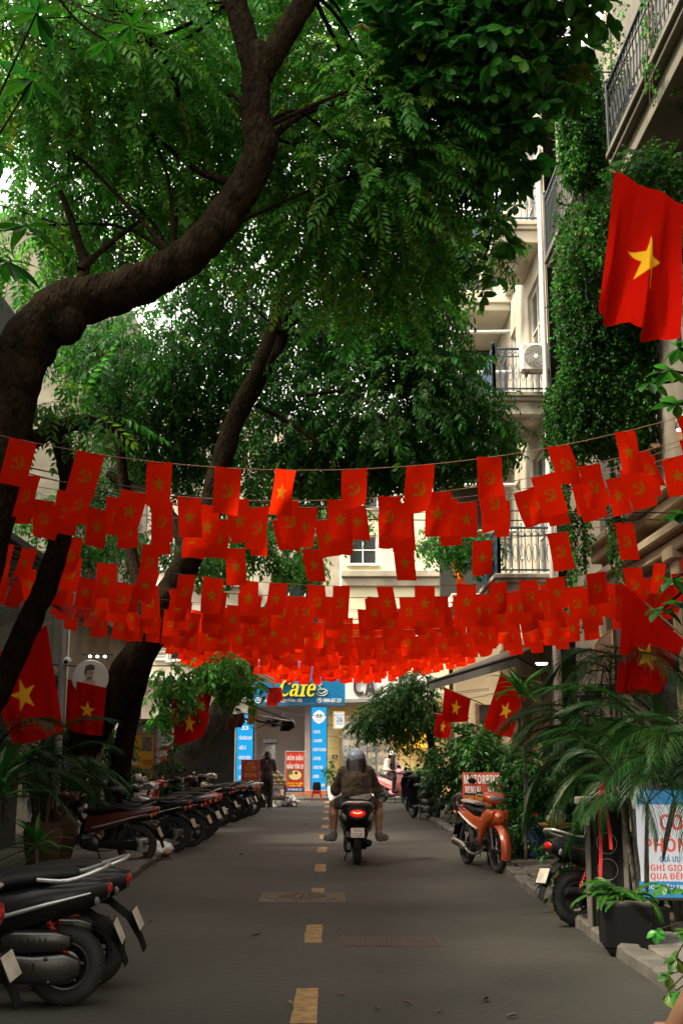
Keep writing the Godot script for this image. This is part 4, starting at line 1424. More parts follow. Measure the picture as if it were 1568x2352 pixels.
	crown(t3, oval, M.leaf, [B(600, 1180, 31, 1.3, 260), B(760, 1180, 31, 1.0, 160), B(330, 1250, 27, 0.7, 130), B(1010, 1240, 28, 0.5, 90), B(600, 1235, 30, 0.5, 90), B(700, 1250, 31, 0.5, 90), B(1050, 1235, 26, 0.5, 110), B(1110, 1265, 26, 0.35, 60)], 1.1, 0.4)

	# small round tree before the shop
	var t4 := thing("small_tree", "small dense dark leaved tree in front of the yellow shop", "tree")
	w = S()
	limb(w, [[1005, 1868, 32.6, 0.12], [998, 1780, 32.6, 0.11], [988, 1700, 32.6, 0.1], [965, 1640, 32.6, 0.07], [920, 1600, 32.6, 0.03]], 9)
	limb(w, [[988, 1700, 32.6, 0.07], [1000, 1640, 32.4, 0.05], [980, 1560, 32.2, 0.02]], 7)
	limb(w, [[975, 1660, 32.6, 0.05], [900, 1650, 32.6, 0.03], [850, 1660, 32.6, 0.015]], 6)
	part(t4, "trunk", w, M.bark)
	var lance := [sprig(11, 0.4, 0.17, 0.045, 0.75, 0.0, 0.3), sprig(10, 0.36, 0.16, 0.045, 0.9, 0.1, 0.3)]
	crown(t4, lance, M.leaf_dark, [B(880, 1640, 32.6, 0.65, 170), B(940, 1600, 32.4, 0.7, 190), B(980, 1650, 32.2, 0.5, 110), B(850, 1660, 32.8, 0.35, 60), B(930, 1680, 32.4, 0.45, 90), B(900, 1585, 32.4, 0.4, 70), B(955, 1560, 32.2, 0.4, 70), B(985, 1730, 32, 0.25, 26)], 0.95, 0.3)


func ivy() -> void:
	var o := thing("hanging_ivy", "curtain of small leaved ivy hanging from the trellis down the right facade", "ivy")
	var lf := S()
	lf.tinted = true
	for k in 3:
		lf.tint = leaf_green(0.85, 0.06 * k)
		lf.x = T3(Vector3(0, -0.03 * k, 0), Vector3(0.9, 2.1 * k, 0))
		lf.leaf(0.052, 0.042, 0.1, 0.2, 0.35, 2)
	var lm := lf.mesh()
	var xs := []
	var ts := []
	var stems := S()
	var vary := FastNoiseLite.new()
	vary.frequency = 0.7
	# strands: [x0, x1, top y, bottom y, depth, strands, leaves per metre, sway]
	for g in [[1294, 1370, 130, 430, 17.2, 95, 64, 0.18], [1280, 1345, 400, 580, 17.4, 16, 18, 0.1], [1285, 1375, 470, 640, 17.6, 24, 30, 0.12], [1275, 1335, 540, 800, 18.2, 46, 40, 0.12], [1330, 1450, 580, 840, 18.0, 80, 44, 0.2], [1385, 1440, -60, 330, 16.9, 9, 9, 0.1], [1480, 1560, -80, 240, 14.2, 12, 10, 0.12], [1340, 1420, 430, 620, 17.3, 24, 34, 0.2], [1302, 1475, 640, 1035, 18.2, 260, 60, 0.22], [1280, 1310, 860, 1050, 18.4, 40, 50, 0.2], [1258, 1300, 880, 1060, 19.5, 34, 44, 0.14], [1285, 1350, 1000, 1340, 19, 16, 26, 0.06], [1385, 1425, 1000, 1330, 18.6, 9, 24, 0.05], [1300, 1330, 1300, 1480, 19, 5, 22, 0.05], [1262, 1300, 1030, 1110, 19, 12, 24, 0.08]]:
		for k in g[5]:
			var x := rng.randf_range(g[0], g[1])
			var yt: float = g[2] + rng.randf() * (g[3] - g[2]) * 0.45
			var yb: float = yt + (g[3] - yt) * rng.randf_range(0.5, 1.05)
			var a := at(x, yt, g[4] + rng.randf_range(-0.35, 0.35))
			var b := Vector3(a.x + rng.randf_range(-0.1, 0.1), at(x, yb, g[4]).y, a.z)
			var l := a.y - b.y
			if l < 0.05:
				continue
			var m: Vector3 = a.lerp(b, 0.5) + Vector3(rng.randf_range(-1, 1), 0, rng.randf_range(-1, 1)) * float(g[7]) * 0.5
			stems.tube([a, m, b], 0.004, 3, false)
			for q in int(l * g[6] * 1.35):
				var f := rng.randf()
				var p: Vector3 = a.lerp(m, f * 2) if f < 0.5 else m.lerp(b, f * 2 - 1)
				p += Vector3(rng.randfn(), rng.randfn() * 0.3, rng.randfn()) * g[7] * 0.35
				xs.append(Transform3D(Basis.from_euler(Vector3(rng.randf_range(-0.4, 0.9), rng.randf() * TAU, rng.randf_range(-0.4, 0.4))).scaled(Vector3.ONE * rng.randf_range(0.7, 1.5)), p))
				var t := rng.randf_range(0.4, 1.3) * (0.95 + 0.9 * vary.get_noise_3dv(p))
				ts.append(Color(t * 2.6, t * 0.75, t * 0.6) if rng.randf() < 0.035 else Color(t * rng.randf_range(0.8, 1.5), t, t))
	part(o, "stem", stems, M.wood).set_meta("kind", "stuff")
	scatter(o, "foliage", [lm], M.leaf, xs, ts)
	# clipped bush on the hotel's lower balcony
	var bush := thing("balcony_bush", "dense round green bush growing behind the big flag on the right", "bush")
	var sp := [sprig(12, 0.3, 0.07, 0.035, 0.9, 0.05, 0.2)]
	crown(bush, sp, M.leaf, [B(1470, 385, 14, 0.32, 150), B(1530, 400, 14, 0.36, 170), B(1590, 430, 14, 0.4, 150), B(1440, 420, 14, 0.18, 50), B(1520, 480, 14, 0.35, 110), B(1580, 540, 13.6, 0.3, 70), B(1545, 620, 13.4, 0.16, 20), B(1560, 700, 13.2, 0.16, 16)], 0.8, 0.1)
	part(bush, "stem", S().tube([at(1560, 800, 13.6), at(1550, 650, 13.6), at(1520, 480, 14), at(1500, 400, 14)], [0.03, 0.025, 0.02, 0.01], 6), M.wood)
	var pl := box(Vector3(1.4, 0.3, 0.35), 0.02)
	part(bush, "planter", pl, M.terracotta, T3(at(1600, 560, 14.2)))


# small hanging flag, top edge at the origin; a little curled
func small_flag(w: float, h: float, curl: float, lean: float, kick: float) -> ArrayMesh:
	var s := S()
	var nu := 5
	var nv := 6
	var p := PackedVector3Array()
	for r in nv:
		var f := float(r) / (nv - 1)
		for q in nu:
			var u := float(q) / (nu - 1) - 0.5
			p.append(Vector3(u * w * (1.0 - 0.03 * f) + lean * f * h, -f * h, sin(u * 3.0 + f * 2.0) * curl * (0.3 + f) + kick * f * f))
	s.grid(p, nu, nv, false, false)
	# a folded hem round the cord
	return s.mesh()


func bunting() -> void:
	var kinds := []
	for k in 6:
		kinds.append(small_flag(0.235, 0.405, [0.012, -0.025, 0.035, -0.012, 0.02, -0.04][k], [-0.05, 0.04, -0.02, 0.07, 0.0, -0.08][k], [0.04, -0.05, 0.07, 0.0, -0.03, 0.05][k]))
	# depth, height at the middle, sag, spacing, shift along, end heights
	var rows := []
	# near strings read off the photograph: [depth, [x, y] left, middle, right, spacing, phase]
	rows.append([10.0, [0, 1000], [735, 1080], [1480, 980], 0.555, 0.3, 1.0])
	rows.append([10.7, [0, 1078], [720, 1150], [1500, 1030], 0.46, 0.35, 1.0])
	rows.append([11.3, [30, 1108], [740, 1165], [1500, 1062], 0.46, 0.05, 0.96])
	rows.append([11.8, [0, 1130], [760, 1190], [1500, 1045], 0.6, 0.25, 1.0])
	rows.append([12.3, [0, 1140], [730, 1195], [1500, 1075], 0.7, 0.2, 1.0])
	rows.append([13.0, [0, 1215], [700, 1262], [1560, 1180], 1.05, 0.3, 1.0])
	rows.append([14.0, [0, 1245], [740, 1345], [1540, 1290], 0.42, 0.1, 1.0])
	rows.append([14.6, [20, 1300], [740, 1372], [1540, 1320], 0.4, 0.3, 1.0])
	rows.append([15.3, [30, 1315], [760, 1372], [1540, 1330], 0.5, 0.0, 1.0])
	rows.append([16.2, [40, 1330], [760, 1400], [1500, 1350], 0.4, 0.2, 1.0])
	rows.append([17.2, [80, 1345], [770, 1432], [1480, 1375], 0.38, 0.2, 1.0])
	rows.append([18.2, [120, 1380], [770, 1448], [1470, 1390], 0.38, 0.1, 1.0])
	rows.append([19.4, [220, 1400], [780, 1462], [1440, 1410], 0.4, 0.3, 1.0])
	for k in 15:
		var d := 21.0 + k * 0.95
		var h := 4.02 - 0.012 * k
		var c: float = 1176 + LENS * tan(0.19975 - atan((h - 1.6) / d))
		rows.append([d, [764 - 4.0 * LENS / d, c - 0.42 * LENS / d], [775, c], [764 + 3.7 * LENS / d, c - 0.48 * LENS / d], rng.randf_range(0.27, 0.34), rng.randf() * 0.3, 1.0])
	var nth := ["nearest", "second", "third", "fourth", "fifth", "sixth", "seventh", "eighth", "ninth", "tenth", "eleventh", "twelfth", "thirteenth", "fourteenth", "fifteenth", "sixteenth", "seventeenth", "eighteenth", "nineteenth", "twentieth", "twenty-first", "twenty-second", "twenty-third", "twenty-fourth", "twenty-fifth", "twenty-sixth", "twenty-seventh", "farthest"]
	var k := 0
	for r in rows:
		var d: float = r[0]
		var a := at(r[1][0], r[1][1], d)
		var m := at(r[2][0], r[2][1], d)
		var b := at(r[3][0], r[3][1], d)
		# parabola through the three, in x and y
		var curve := func(x: float) -> float:
			return a.y * (x - m.x) * (x - b.x) / ((a.x - m.x) * (a.x - b.x)) + m.y * (x - a.x) * (x - b.x) / ((m.x - a.x) * (m.x - b.x)) + b.y * (x - a.x) * (x - m.x) / ((b.x - a.x) * (b.x - m.x))
		var g := thing("flag_bunting", "string of small red flags across the street, %s%s" % [nth[k], " from the viewer" if k > 0 and k < rows.size() - 1 else " to the viewer" if k == 0 else " from the viewer, by the cafe"], "bunting", Vector3(0, m.y, -d), 0.0, "strings of small red flags over the street")
		var x0 := minf(a.x, -3.2) - 0.6
		var x1 := maxf(b.x, 3.0) + 0.8
		if d > 18:
			x0 = -4.3
			x1 = 4.1
		var cord := []
		for q in 25:
			var x := lerpf(x0, x1, q / 24.0)
			cord.append(Vector3(x, curve.call(x) - m.y, 0.0))
		part(g, "cord", S().tube(cord, 0.0035, 4, false), M.rope)
		var x: float = x0 + 0.2 + r[5]
		while x < x1 - 0.1:
			var y: float = curve.call(x) - m.y
			var slope: float = (curve.call(x + 0.05) - curve.call(x - 0.05)) / 0.1
			var star := rng.randf() < 0.5
			var turn := rng.randfn() * 0.28
			if d > 20 and rng.randf() < 0.1:
				x += r[4]
				continue
			part(g, "flag", kinds[rng.randi() % 6], M.flag_star if star else M.flag_tools, T3(Vector3(x, y + 0.004, 0), Vector3(rng.randfn() * 0.16, turn, atan(slope) * 0.7 + rng.randfn() * 0.06), Vector3.ONE * rng.randf_range(0.92, 1.06)))
			x += r[4] * (rng.randf_range(0.9, 1.1) if d < 12 else rng.randf_range(0.72, 1.25))
		k += 1


# large cloth flag hanging from a slanting pole: four corners (top at the pole, outer, outer bottom, bottom), wavy
func big_flag(label: String, c: Array, pole_to: Vector3, folds: float, star := Vector2(0.5, 0.5), amp := 0.05, m: Material = null) -> void:
	var o := thing("national_flag", label, "flag", c[0], 0.0, "large red flags with a yellow star")
	var s := S()
	var nu := 22
	var nv := 18
	var p := PackedVector3Array()
	for r in nv:
		var f := float(r) / (nv - 1)
		for q in nu:
			var u := float(q) / (nu - 1)
			var v: Vector3 = c[0].lerp(c[1], u).lerp(c[3].lerp(c[2], u), f) - c[0]
			var wave := sin(u * TAU * folds + f * 2.2) * amp * (0.3 + 1.2 * f) + sin(u * TAU * folds * 2.3 + 1.0 - f * 3.0) * amp * 0.6 * f
			p.append(v + Vector3(wave * 0.25, -sin(PI * u) * 0.03 * f, wave))
	s.grid(p, nu, nv, false, false)
	part(o, "cloth", s, m if m else M.flag_big)
	part(o, "pole", S().bar(c[0] - c[0] + (c[0] - c[1]).normalized() * 0.06, pole_to - c[0], 0.014, 8), M.wood_light)


func big_flags() -> void:
	M.flag_big = cloth_mat("wide", 216, 144, true)
	M.flag_up = cloth_mat("star", 144, 180, true)
	var q := func(a, d) -> Array:
		return [at(a[0], a[1], d), at(a[2], a[3], d - 0.25), at(a[4], a[5], d - 0.2), at(a[6], a[7], d)]
	big_flag("large red flag with yellow star high on the right beside the balcony bush", q.call([1410, 395, 1572, 468, 1542, 788, 1366, 715], 12.0), at(1760, 600, 12.4), 1.9, Vector2(0.5, 0.5), 0.095, M.flag_up)
	big_flag("large red flag with yellow star low on the right behind palm fronds", q.call([1431, 1342, 1570, 1472, 1520, 1590, 1410, 1588], 14.0), at(1680, 1560, 14.2), 1.2, Vector2(0.5, 0.5), 0.05, M.flag_up)
	big_flag("large bright red flag with yellow star at the left edge below the bunting", q.call([108, 1436, -40, 1520, 32, 1712, 146, 1678], 14.5), at(-170, 1600, 14.8), 1.4, Vector2(0.5, 0.5), 0.05, M.flag_up)
	big_flag("dim red flag with yellow star in shade behind the round shop sign", q.call([156, 1560, 245, 1580, 235, 1690, 150, 1672], 19.6), at(120, 1530, 19.8), 1.2, Vector2(0.5, 0.5), 0.05, M.flag_up)
	big_flag("red flag with yellow star hanging under leaves beside the grey tree", q.call([390, 1600, 482, 1640, 468, 1690, 404, 1712], 24.0), at(340, 1575, 24.2), 1.2, Vector2(0.5, 0.5), 0.05)
	big_flag("red flag standing upright with yellow star against the grey tree trunk", q.call([494, 1562, 455, 1590, 450, 1652, 470, 1672], 25.0), at(500, 1556, 25.0), 0.8, Vector2(0.5, 0.5), 0.03, M.flag_up)
	big_flag("red flag with yellow star left of the brown door under the awning", q.call([1020, 1580, 1081, 1606, 1073, 1657, 1012, 1654], 26.0), at(1110, 1618, 26.2), 0.8, Vector2(0.5, 0.5), 0.03)
	big_flag("dark red flag drooping half hidden below another near the small tree", q.call([1002, 1640, 1040, 1650, 1030, 1694, 994, 1690], 28.0), at(1060, 1650, 28.1), 0.9, Vector2(0.5, 0.5), 0.03)
	big_flag("red flag with yellow star and tilted edge right of the brown door", q.call([1150, 1543, 1207, 1596, 1172, 1695, 1107, 1668], 22.0), at(1230, 1612, 22.2), 0.8, Vector2(0.5, 0.5), 0.03, M.flag_up)
	big_flag("small dark red flag on a pole behind the bunting before the pale house", q.call([1036, 1285, 1047, 1290, 1070, 1345, 1052, 1350], 30.0), at(1062, 1370, 30.0), 0.8, Vector2(0.5, 0.5), 0.02)


func wheel(th: Node3D, z: float, R: float, tw: float, spokes: int, rim: Material, disc := true) -> void:
	var s := S()
	s.x = T3(Vector3(0, R, z), Vector3(0, 0, PI / 2))
	var ri := R - tw * 0.95
	s.lathe([Vector2(ri - 0.025, -0.025), Vector2(ri + 0.005, -0.033), Vector2(ri + 0.008, -0.02), Vector2(ri - 0.012, 0), Vector2(ri + 0.008, 0.02), Vector2(ri + 0.005, 0.033), Vector2(ri - 0.025, 0.025), Vector2(ri - 0.025, -0.025)], 28)
	s.lathe([Vector2(0.0, -0.06), Vector2(0.045, -0.055), Vector2(0.05, -0.02), Vector2(0.05, 0.02), Vector2(0.045, 0.055), Vector2(0, 0.06)], 12)
	s.x = Transform3D()
	for k in spokes:
		var a := TAU * k / spokes
		if spokes > 10:
			var a2 := a + (0.5 if k % 2 else -0.5)
			s.bar(Vector3(0.03 * (1 if k % 4 < 2 else -1), R + sin(a2) * 0.045, z + cos(a2) * 0.045), Vector3(0, R + sin(a) * (ri - 0.02), z + cos(a) * (ri - 0.02)), 0.0022, 3)
		else:
			s.tube([Vector3(0.012, R + sin(a) * 0.04, z + cos(a) * 0.04), Vector3(0.012, R + sin(a + 0.1) * ri * 0.6, z + cos(a + 0.1) * ri * 0.6), Vector3(0.005, R + sin(a) * (ri - 0.015), z + cos(a) * (ri - 0.015))], [0.02, 0.013, 0.015], 6)
	var o := part(th, "wheel", s, rim)
	var t := S()
	t.x = T3(Vector3(0, R, z), Vector3(0, 0, PI / 2))
	var prof := []
	for k in 13:
		var a := TAU * k / 12
		prof.append(Vector2(R - tw * 0.5 + cos(a) * tw * 0.5, sin(a) * tw * 0.5))
	t.lathe(prof, 36)
	for k in 30:
		var a := TAU * k / 30
		t.x = T3(Vector3(0, R + sin(a) * (R - 0.004), z + cos(a) * (R - 0.004)), Vector3(-a, 0, 0))
		t.box(Vector3(tw * 0.17 * (1 if k % 2 else -1), 0, 0), Vector3(tw * 0.26, 0.016, 0.01))
	part(o, "tyre", t, M.rubber)
	if disc:
		var d := S()
		d.x = T3(Vector3(-0.045, R, z), Vector3(0, 0, PI / 2))
		d.lathe([Vector2(0.06, 0.002), Vector2(0.1, 0.002), Vector2(0.1, -0.002), Vector2(0.06, -0.002)], 18)
		part(o, "brake_disc", d, M.steel)


# step-through motorbike; forward is -z, wheels stand on y = 0
func make_bike(called: String, label: String, body: Material, accent: Material, opt := {}) -> Node3D:
	var o := thing(called, label, "motorbike", Vector3.ZERO, 0.0, opt.get("group", ""))
	var scoot: bool = opt.get("scooter", false)
	var R: float = 0.25 if scoot else 0.29
	var tw: float = opt.get("tyre", 0.1 if scoot else 0.085)
	var wd: float = opt.get("wide", 1.0)
	var zr := 0.6
	var zf := -0.64
	wheel(o, zr, R, tw, opt.get("spokes", 6), M.alloy)
	wheel(o, zf, R, tw * 0.92, opt.get("spokes", 6), M.alloy)
	# saddle
	var st := S()
	st.loft([[Vector3(0, 0.745, -0.16), 0.07, 0.025], [Vector3(0, 0.755, -0.06), 0.11, 0.045], [Vector3(0, 0.755, 0.12), 0.135, 0.05], [Vector3(0, 0.79, 0.28), 0.135, 0.05], [Vector3(0, 0.815, 0.5), 0.115, 0.045], [Vector3(0, 0.825, 0.66), 0.085, 0.028]], 16, 2.6)
	part(o, "seat", st, M.leather)
	# rear body
	var rb := S()
	if scoot:
		rb.loft([[Vector3(0, 0.52, -0.12), 0.1 * wd, 0.16], [Vector3(0, 0.55, 0.05), 0.145 * wd, 0.17], [Vector3(0, 0.6, 0.3), 0.165 * wd, 0.15 * wd], [Vector3(0, 0.665, 0.55), 0.165 * wd, 0.13 * wd], [Vector3(0, 0.7, 0.74), 0.14 * wd, 0.1 * wd * wd], [Vector3(0, 0.725, 0.86), 0.09 * wd, 0.06 * wd]], 18, 2.5)
	else:
		rb.loft([[Vector3(0, 0.56, -0.12), 0.06, 0.12], [Vector3(0, 0.6, 0.08), 0.105, 0.13], [Vector3(0, 0.66, 0.32), 0.125, 0.105], [Vector3(0, 0.72, 0.58), 0.12, 0.085], [Vector3(0, 0.765, 0.78), 0.095, 0.06], [Vector3(0, 0.785, 0.92), 0.05, 0.028]], 16, 2.8)
	part(o, "side_panel", rb, body)
	for sg in [-1.0, 1.0]:
		var tr := S()
		var w := 0.168 * wd if scoot else 0.128
		tr.tube([Vector3(sg * w * 0.75, 0.53, -0.02), Vector3(sg * w * 0.98, 0.58, 0.2), Vector3(sg * w, 0.66, 0.5), Vector3(sg * w * 0.85, 0.72, 0.76)], [0.012, 0.016, 0.013, 0.006], 6)
		part(o, "trim_strip", tr, accent)
	var gr := S()
	gr.tube(spline([Vector3(-0.12 * wd, 0.8, 0.42), Vector3(-0.15 * wd, 0.8, 0.62), Vector3(-0.1 * wd, 0.865, 0.83), Vector3(0.1 * wd, 0.865, 0.83), Vector3(0.15 * wd, 0.8, 0.62), Vector3(0.12 * wd, 0.8, 0.42)], 4), 0.014 * wd, 7)
	part(o, "grab_rail", gr, opt.get("rail", M.alloy))
	# lamps at the tail
	var tz := 0.87 if scoot else 0.9
	var tl := S()
	tl.x = T3(Vector3(0, 0.725 if scoot else 0.775, tz - 0.03), Vector3(-0.4, 0, 0))
	tl.ball(Vector3.ZERO, Vector3(0.085 * wd, 0.042 * wd, 0.045), 14, 8)
	var lamp := part(o, "tail_lamp", tl, opt.get("tail", M.lens_red))
	for sg in [-1.0, 1.0]:
		var ind := S()
		ind.x = T3(Vector3(sg * 0.125 * wd, 0.665 if scoot else 0.7, tz - 0.07), Vector3(0, 0, sg * -0.5))
		ind.ball(Vector3.ZERO, Vector3(0.02, 0.036, 0.018) * (1.6 if opt.has("lit") else 1.0), 10, 6)
		part(o, "indicator", ind, M.lens_clear if scoot else M.lens_amber)
	# mudguard and plate
	var mg := S()
	var pts := PackedVector3Array()
	var arc := [[0.56, 0.62], [0.75, 0.6], [0.88, 0.5], [0.965, 0.36], [1.0, 0.27]]
	for k in 5:
		for q in 5:
			var u := q / 4.0 - 0.5
			pts.append(Vector3(u * (0.15 - 0.012 * k), arc[k][1] - absf(u) * 0.05, arc[k][0] - absf(u) * 0.03))
	mg.grid(pts, 5, 5, false, false)
	pts = PackedVector3Array()
	for k in 5:
		for q in 5:
			var u := q / 4.0 - 0.5
			pts.append(Vector3(u * (0.14 - 0.012 * k), arc[k][1] - absf(u) * 0.05 - 0.008, arc[k][0] - absf(u) * 0.03 - 0.006))
	mg.grid(pts, 5, 5, false, false)
	part(o, "rear_mudguard", mg, M.black)
	var pm := T3(Vector3(0, 0.46, 0.935), Vector3(-0.42, 0, 0))
	var pl := part(o, "number_plate", box(Vector3(0.19, 0.14, 0.006), 0.002), M.plate, pm)
	part(pl, "plate_frame", S().box(Vector3(0, 0, -0.006), Vector3(0.21, 0.16, 0.006), 0.002), M.black)
	if opt.has("plate"):
		words(pl, opt.plate[0], Vector3(0, 0.032, 0.003), 0.047, M.ink, 0.11, 0.002, false)
		words(pl, opt.plate[1], Vector3(0, -0.034, 0.003), 0.052, M.ink, 0.165, 0.002, false)
	# engine, swing arm, shock, exhaust
	var en := S()
	if scoot:
		en.loft([[Vector3(-0.11, 0.27, 0.08), 0.05, 0.07], [Vector3(-0.12, 0.27, 0.2), 0.06, 0.1], [Vector3(-0.13, 0.26, 0.42), 0.06, 0.09], [Vector3(-0.13, 0.26, 0.6), 0.055, 0.1], [Vector3(-0.12, 0.26, 0.7), 0.03, 0.05]], 14, 3.0)
		en.loft([[Vector3(-0.11, 0.42, 0.22), 0.04, 0.05], [Vector3(-0.13, 0.43, 0.3), 0.06, 0.07], [Vector3(-0.13, 0.43, 0.55), 0.06, 0.065], [Vector3(-0.12, 0.42, 0.64), 0.04, 0.04]], 12, 3.5)
		en.box(Vector3(0.02, 0.28, 0.2), Vector3(0.2, 0.2, 0.26), 0.04)
	else:
		en.box(Vector3(0, 0.33, -0.06), Vector3(0.2, 0.2, 0.3), 0.05)
		en.x = T3(Vector3(0, 0.36, -0.2), Vector3(PI / 2 - 0.15, 0, 0))
		for k in 5:
			en.lathe([Vector2(0.055, -0.015 + 0.03 * k), Vector2(0.075, -0.015 + 0.03 * k), Vector2(0.075, -0.003 + 0.03 * k), Vector2(0.055, -0.003 + 0.03 * k)], 12)
		en.x = T3(Vector3(-0.11, 0.31, 0.0), Vector3(0, 0, PI / 2))
		en.lathe([Vector2(0, 0.025), Vector2(0.08, 0.02), Vector2(0.1, -0.01), Vector2(0.1, -0.04)], 16)
	if scoot:
		for k in 6:
			en.box(Vector3(-0.187, 0.26, 0.2 + k * 0.045), Vector3(0.012, 0.11, 0.014), 0.004)
			en.box(Vector3(-0.188, 0.43, 0.32 + k * 0.035), Vector3(0.01, 0.07, 0.008), 0.003)
		for c in [[0.2, 0.2], [0.24, 0.34], [0.5, 0.33], [0.52, 0.19]]:
			en.ball(Vector3(-0.185, c[1], c[0]), Vector3(0.012, 0.014, 0.014), 8, 5)
	part(o, "engine", en, M.alloy)
	var sw := S()
	for sg in [-1.0, 1.0]:
		sw.tube([Vector3(sg * 0.09, 0.32, 0.12), Vector3(sg * 0.085, R, zr)], 0.017, 6)
	sw.tube([Vector3(0, 0.36, -0.32), Vector3(0, 0.46, -0.1), Vector3(0, 0.6, 0.3)], 0.025, 6)
	sw.bar(Vector3(-0.16, 0.3, -0.05), Vector3(0.16, 0.3, -0.05), 0.012)
	sw.tube([Vector3(-0.08, 0.28, 0.05), Vector3(-0.18, 0.02, 0.16)], 0.012, 6)
	part(o, "frame", sw, M.black)
	if not scoot:
		var cc := S()
		cc.loft([[Vector3(-0.1, 0.31, 0.08), 0.015, 0.06], [Vector3(-0.105, 0.3, 0.3), 0.018, 0.06], [Vector3(-0.105, R + 0.0, zr + 0.03), 0.018, 0.07]], 10, 3.0)
		part(o, "chain_case", cc, M.black)
	for sg in [-1.0, 1.0]:
		var sh := S()
		sh.bar(Vector3(sg * 0.105, 0.33, zr + 0.02), Vector3(sg * 0.1, 0.62, zr - 0.14), 0.012)
		var coil := []
		for k in 41:
			var f := k / 40.0
			var c := Vector3(sg * 0.105, 0.36, zr).lerp(Vector3(sg * 0.1, 0.57, zr - 0.11), f)
			coil.append(c + Vector3(cos(f * TAU * 8), 0, sin(f * TAU * 8)) * 0.024)
		sh.tube(coil, 0.006, 4)
		part(o, "shock_absorber", sh, opt.get("coil", M.iron))
	var ex := S()
	ex.tube(spline([Vector3(0.05, 0.3, -0.24), Vector3(0.1, 0.2, -0.1), Vector3(0.12, 0.19, 0.16), Vector3(0.14, 0.25, 0.3)], 4), 0.018, 7)
	ex.tube([Vector3(0.14, 0.25, 0.28), Vector3(0.15, 0.27, 0.36), Vector3(0.155, 0.31, 0.76), Vector3(0.155, 0.315, 0.8)], [0.03, 0.05, 0.052, 0.03], 12)
	part(o, "exhaust", ex, M.steel if not scoot else M.black)
	part(o, "heat_shield", S().tube([Vector3(0.185, 0.285, 0.4), Vector3(0.19, 0.315, 0.68)], 0.028, 8), M.alloy)
	# front end
	var fk := S()
	for sg in [-1.0, 1.0]:
		fk.tube([Vector3(sg * 0.075, R, zf), Vector3(sg * 0.075, 0.62, zf + 0.13)], [0.024, 0.02], 8)
	fk.tube([Vector3(0, 0.6, zf + 0.13), Vector3(0, 0.95, zf + 0.26)], 0.025, 8)
	part(o, "fork", fk, M.alloy)
	var ff := S()
	var fp := PackedVector3Array()
	for k in 8:
		var a := -0.35 + 2.35 * k / 7.0
		for q in 7:
			var u := q / 6.0 - 0.5
			var rr := R + 0.045 - absf(u) * absf(u) * 0.16
			fp.append(Vector3(u * 0.135, R + sin(a) * rr, zf - cos(a) * rr))
	ff.grid(fp, 7, 8, false, false)
	part(o, "front_mudguard", ff, body)
	var ls := S()
	if scoot:
		ls.loft([[Vector3(0, 0.3, zf + 0.3), 0.17, 0.02], [Vector3(0, 0.42, zf + 0.24), 0.2, 0.05], [Vector3(0, 0.7, zf + 0.17), 0.21, 0.06], [Vector3(0, 0.86, zf + 0.2), 0.15, 0.06], [Vector3(0, 0.95, zf + 0.25), 0.07, 0.04]].map(func(q): return q), 18, 2.6)
	else:
		for sg in [-1.0, 1.0]:
			ls.loft([[Vector3(sg * 0.13, 0.34, zf + 0.34), 0.03, 0.02], [Vector3(sg * 0.15, 0.45, zf + 0.28), 0.035, 0.1], [Vector3(sg * 0.15, 0.62, zf + 0.2), 0.045, 0.14], [Vector3(sg * 0.12, 0.72, zf + 0.08), 0.06, 0.1], [Vector3(sg * 0.06, 0.74, zf - 0.02), 0.05, 0.05]], 12, 2.4)
		ls.loft([[Vector3(0, 0.6, zf + 0.3), 0.1, 0.16], [Vector3(0, 0.68, zf + 0.12), 0.14, 0.14], [Vector3(0, 0.71, zf + 0.0), 0.1, 0.1], [Vector3(0, 0.7, zf - 0.07), 0.04, 0.04]], 14, 2.3)
	part(o, "leg_shield", ls, body)
	if scoot:
		part(o, "floorboard", S().loft([[Vector3(0, 0.31, zf + 0.3), 0.15, 0.04], [Vector3(0, 0.29, -0.1), 0.15, 0.045], [Vector3(0, 0.33, 0.06), 0.13, 0.07]], 12, 4.0), body)
	var hd := S()
	hd.loft([[Vector3(0, 0.95, zf + 0.38), 0.1, 0.05], [Vector3(0, 0.97, zf + 0.3), 0.15, 0.07], [Vector3(0, 0.96, zf + 0.2), 0.16, 0.075], [Vector3(0, 0.94, zf + 0.12), 0.12, 0.06], [Vector3(0, 0.93, zf + 0.08), 0.06, 0.03]], 16, 2.5)
	part(o, "handlebar_cowl", hd, body)
	var hl := S()
	hl.x = T3(Vector3(0, 0.945, zf + 0.12), Vector3(0.2, 0, 0))
	hl.ball(Vector3.ZERO, Vector3(0.11, 0.05, 0.05), 14, 8)
	part(o, "headlight", hl, M.lens_clear)
	var hb := S()
	hb.tube(spline([Vector3(-0.33, 0.99, zf + 0.42), Vector3(-0.18, 0.99, zf + 0.34), Vector3(0, 0.97, zf + 0.29), Vector3(0.18, 0.99, zf + 0.34), Vector3(0.33, 0.99, zf + 0.42)], 3), 0.011, 6)
	part(o, "handlebar", hb, M.steel)
	for sg in [-1.0, 1.0]:
		part(o, "grip", S().tube([Vector3(sg * 0.22, 0.99, zf + 0.36), Vector3(sg * 0.35, 0.99, zf + 0.43)], 0.018, 8), M.rubber)
		part(o, "brake_lever", S().tube([Vector3(sg * 0.2, 0.99, zf + 0.32), Vector3(sg * 0.34, 0.985, zf + 0.38)], 0.007, 5), M.alloy)
		var mi := S()
		mi.tube([Vector3(sg * 0.2, 0.995, zf + 0.34), Vector3(sg * 0.24, 1.1, zf + 0.33), Vector3(sg * 0.27, 1.14, zf + 0.35)], 0.006, 5)
		mi.x = T3(Vector3(sg * 0.28, 1.17, zf + 0.35), Vector3(0, sg * -0.25, 0))
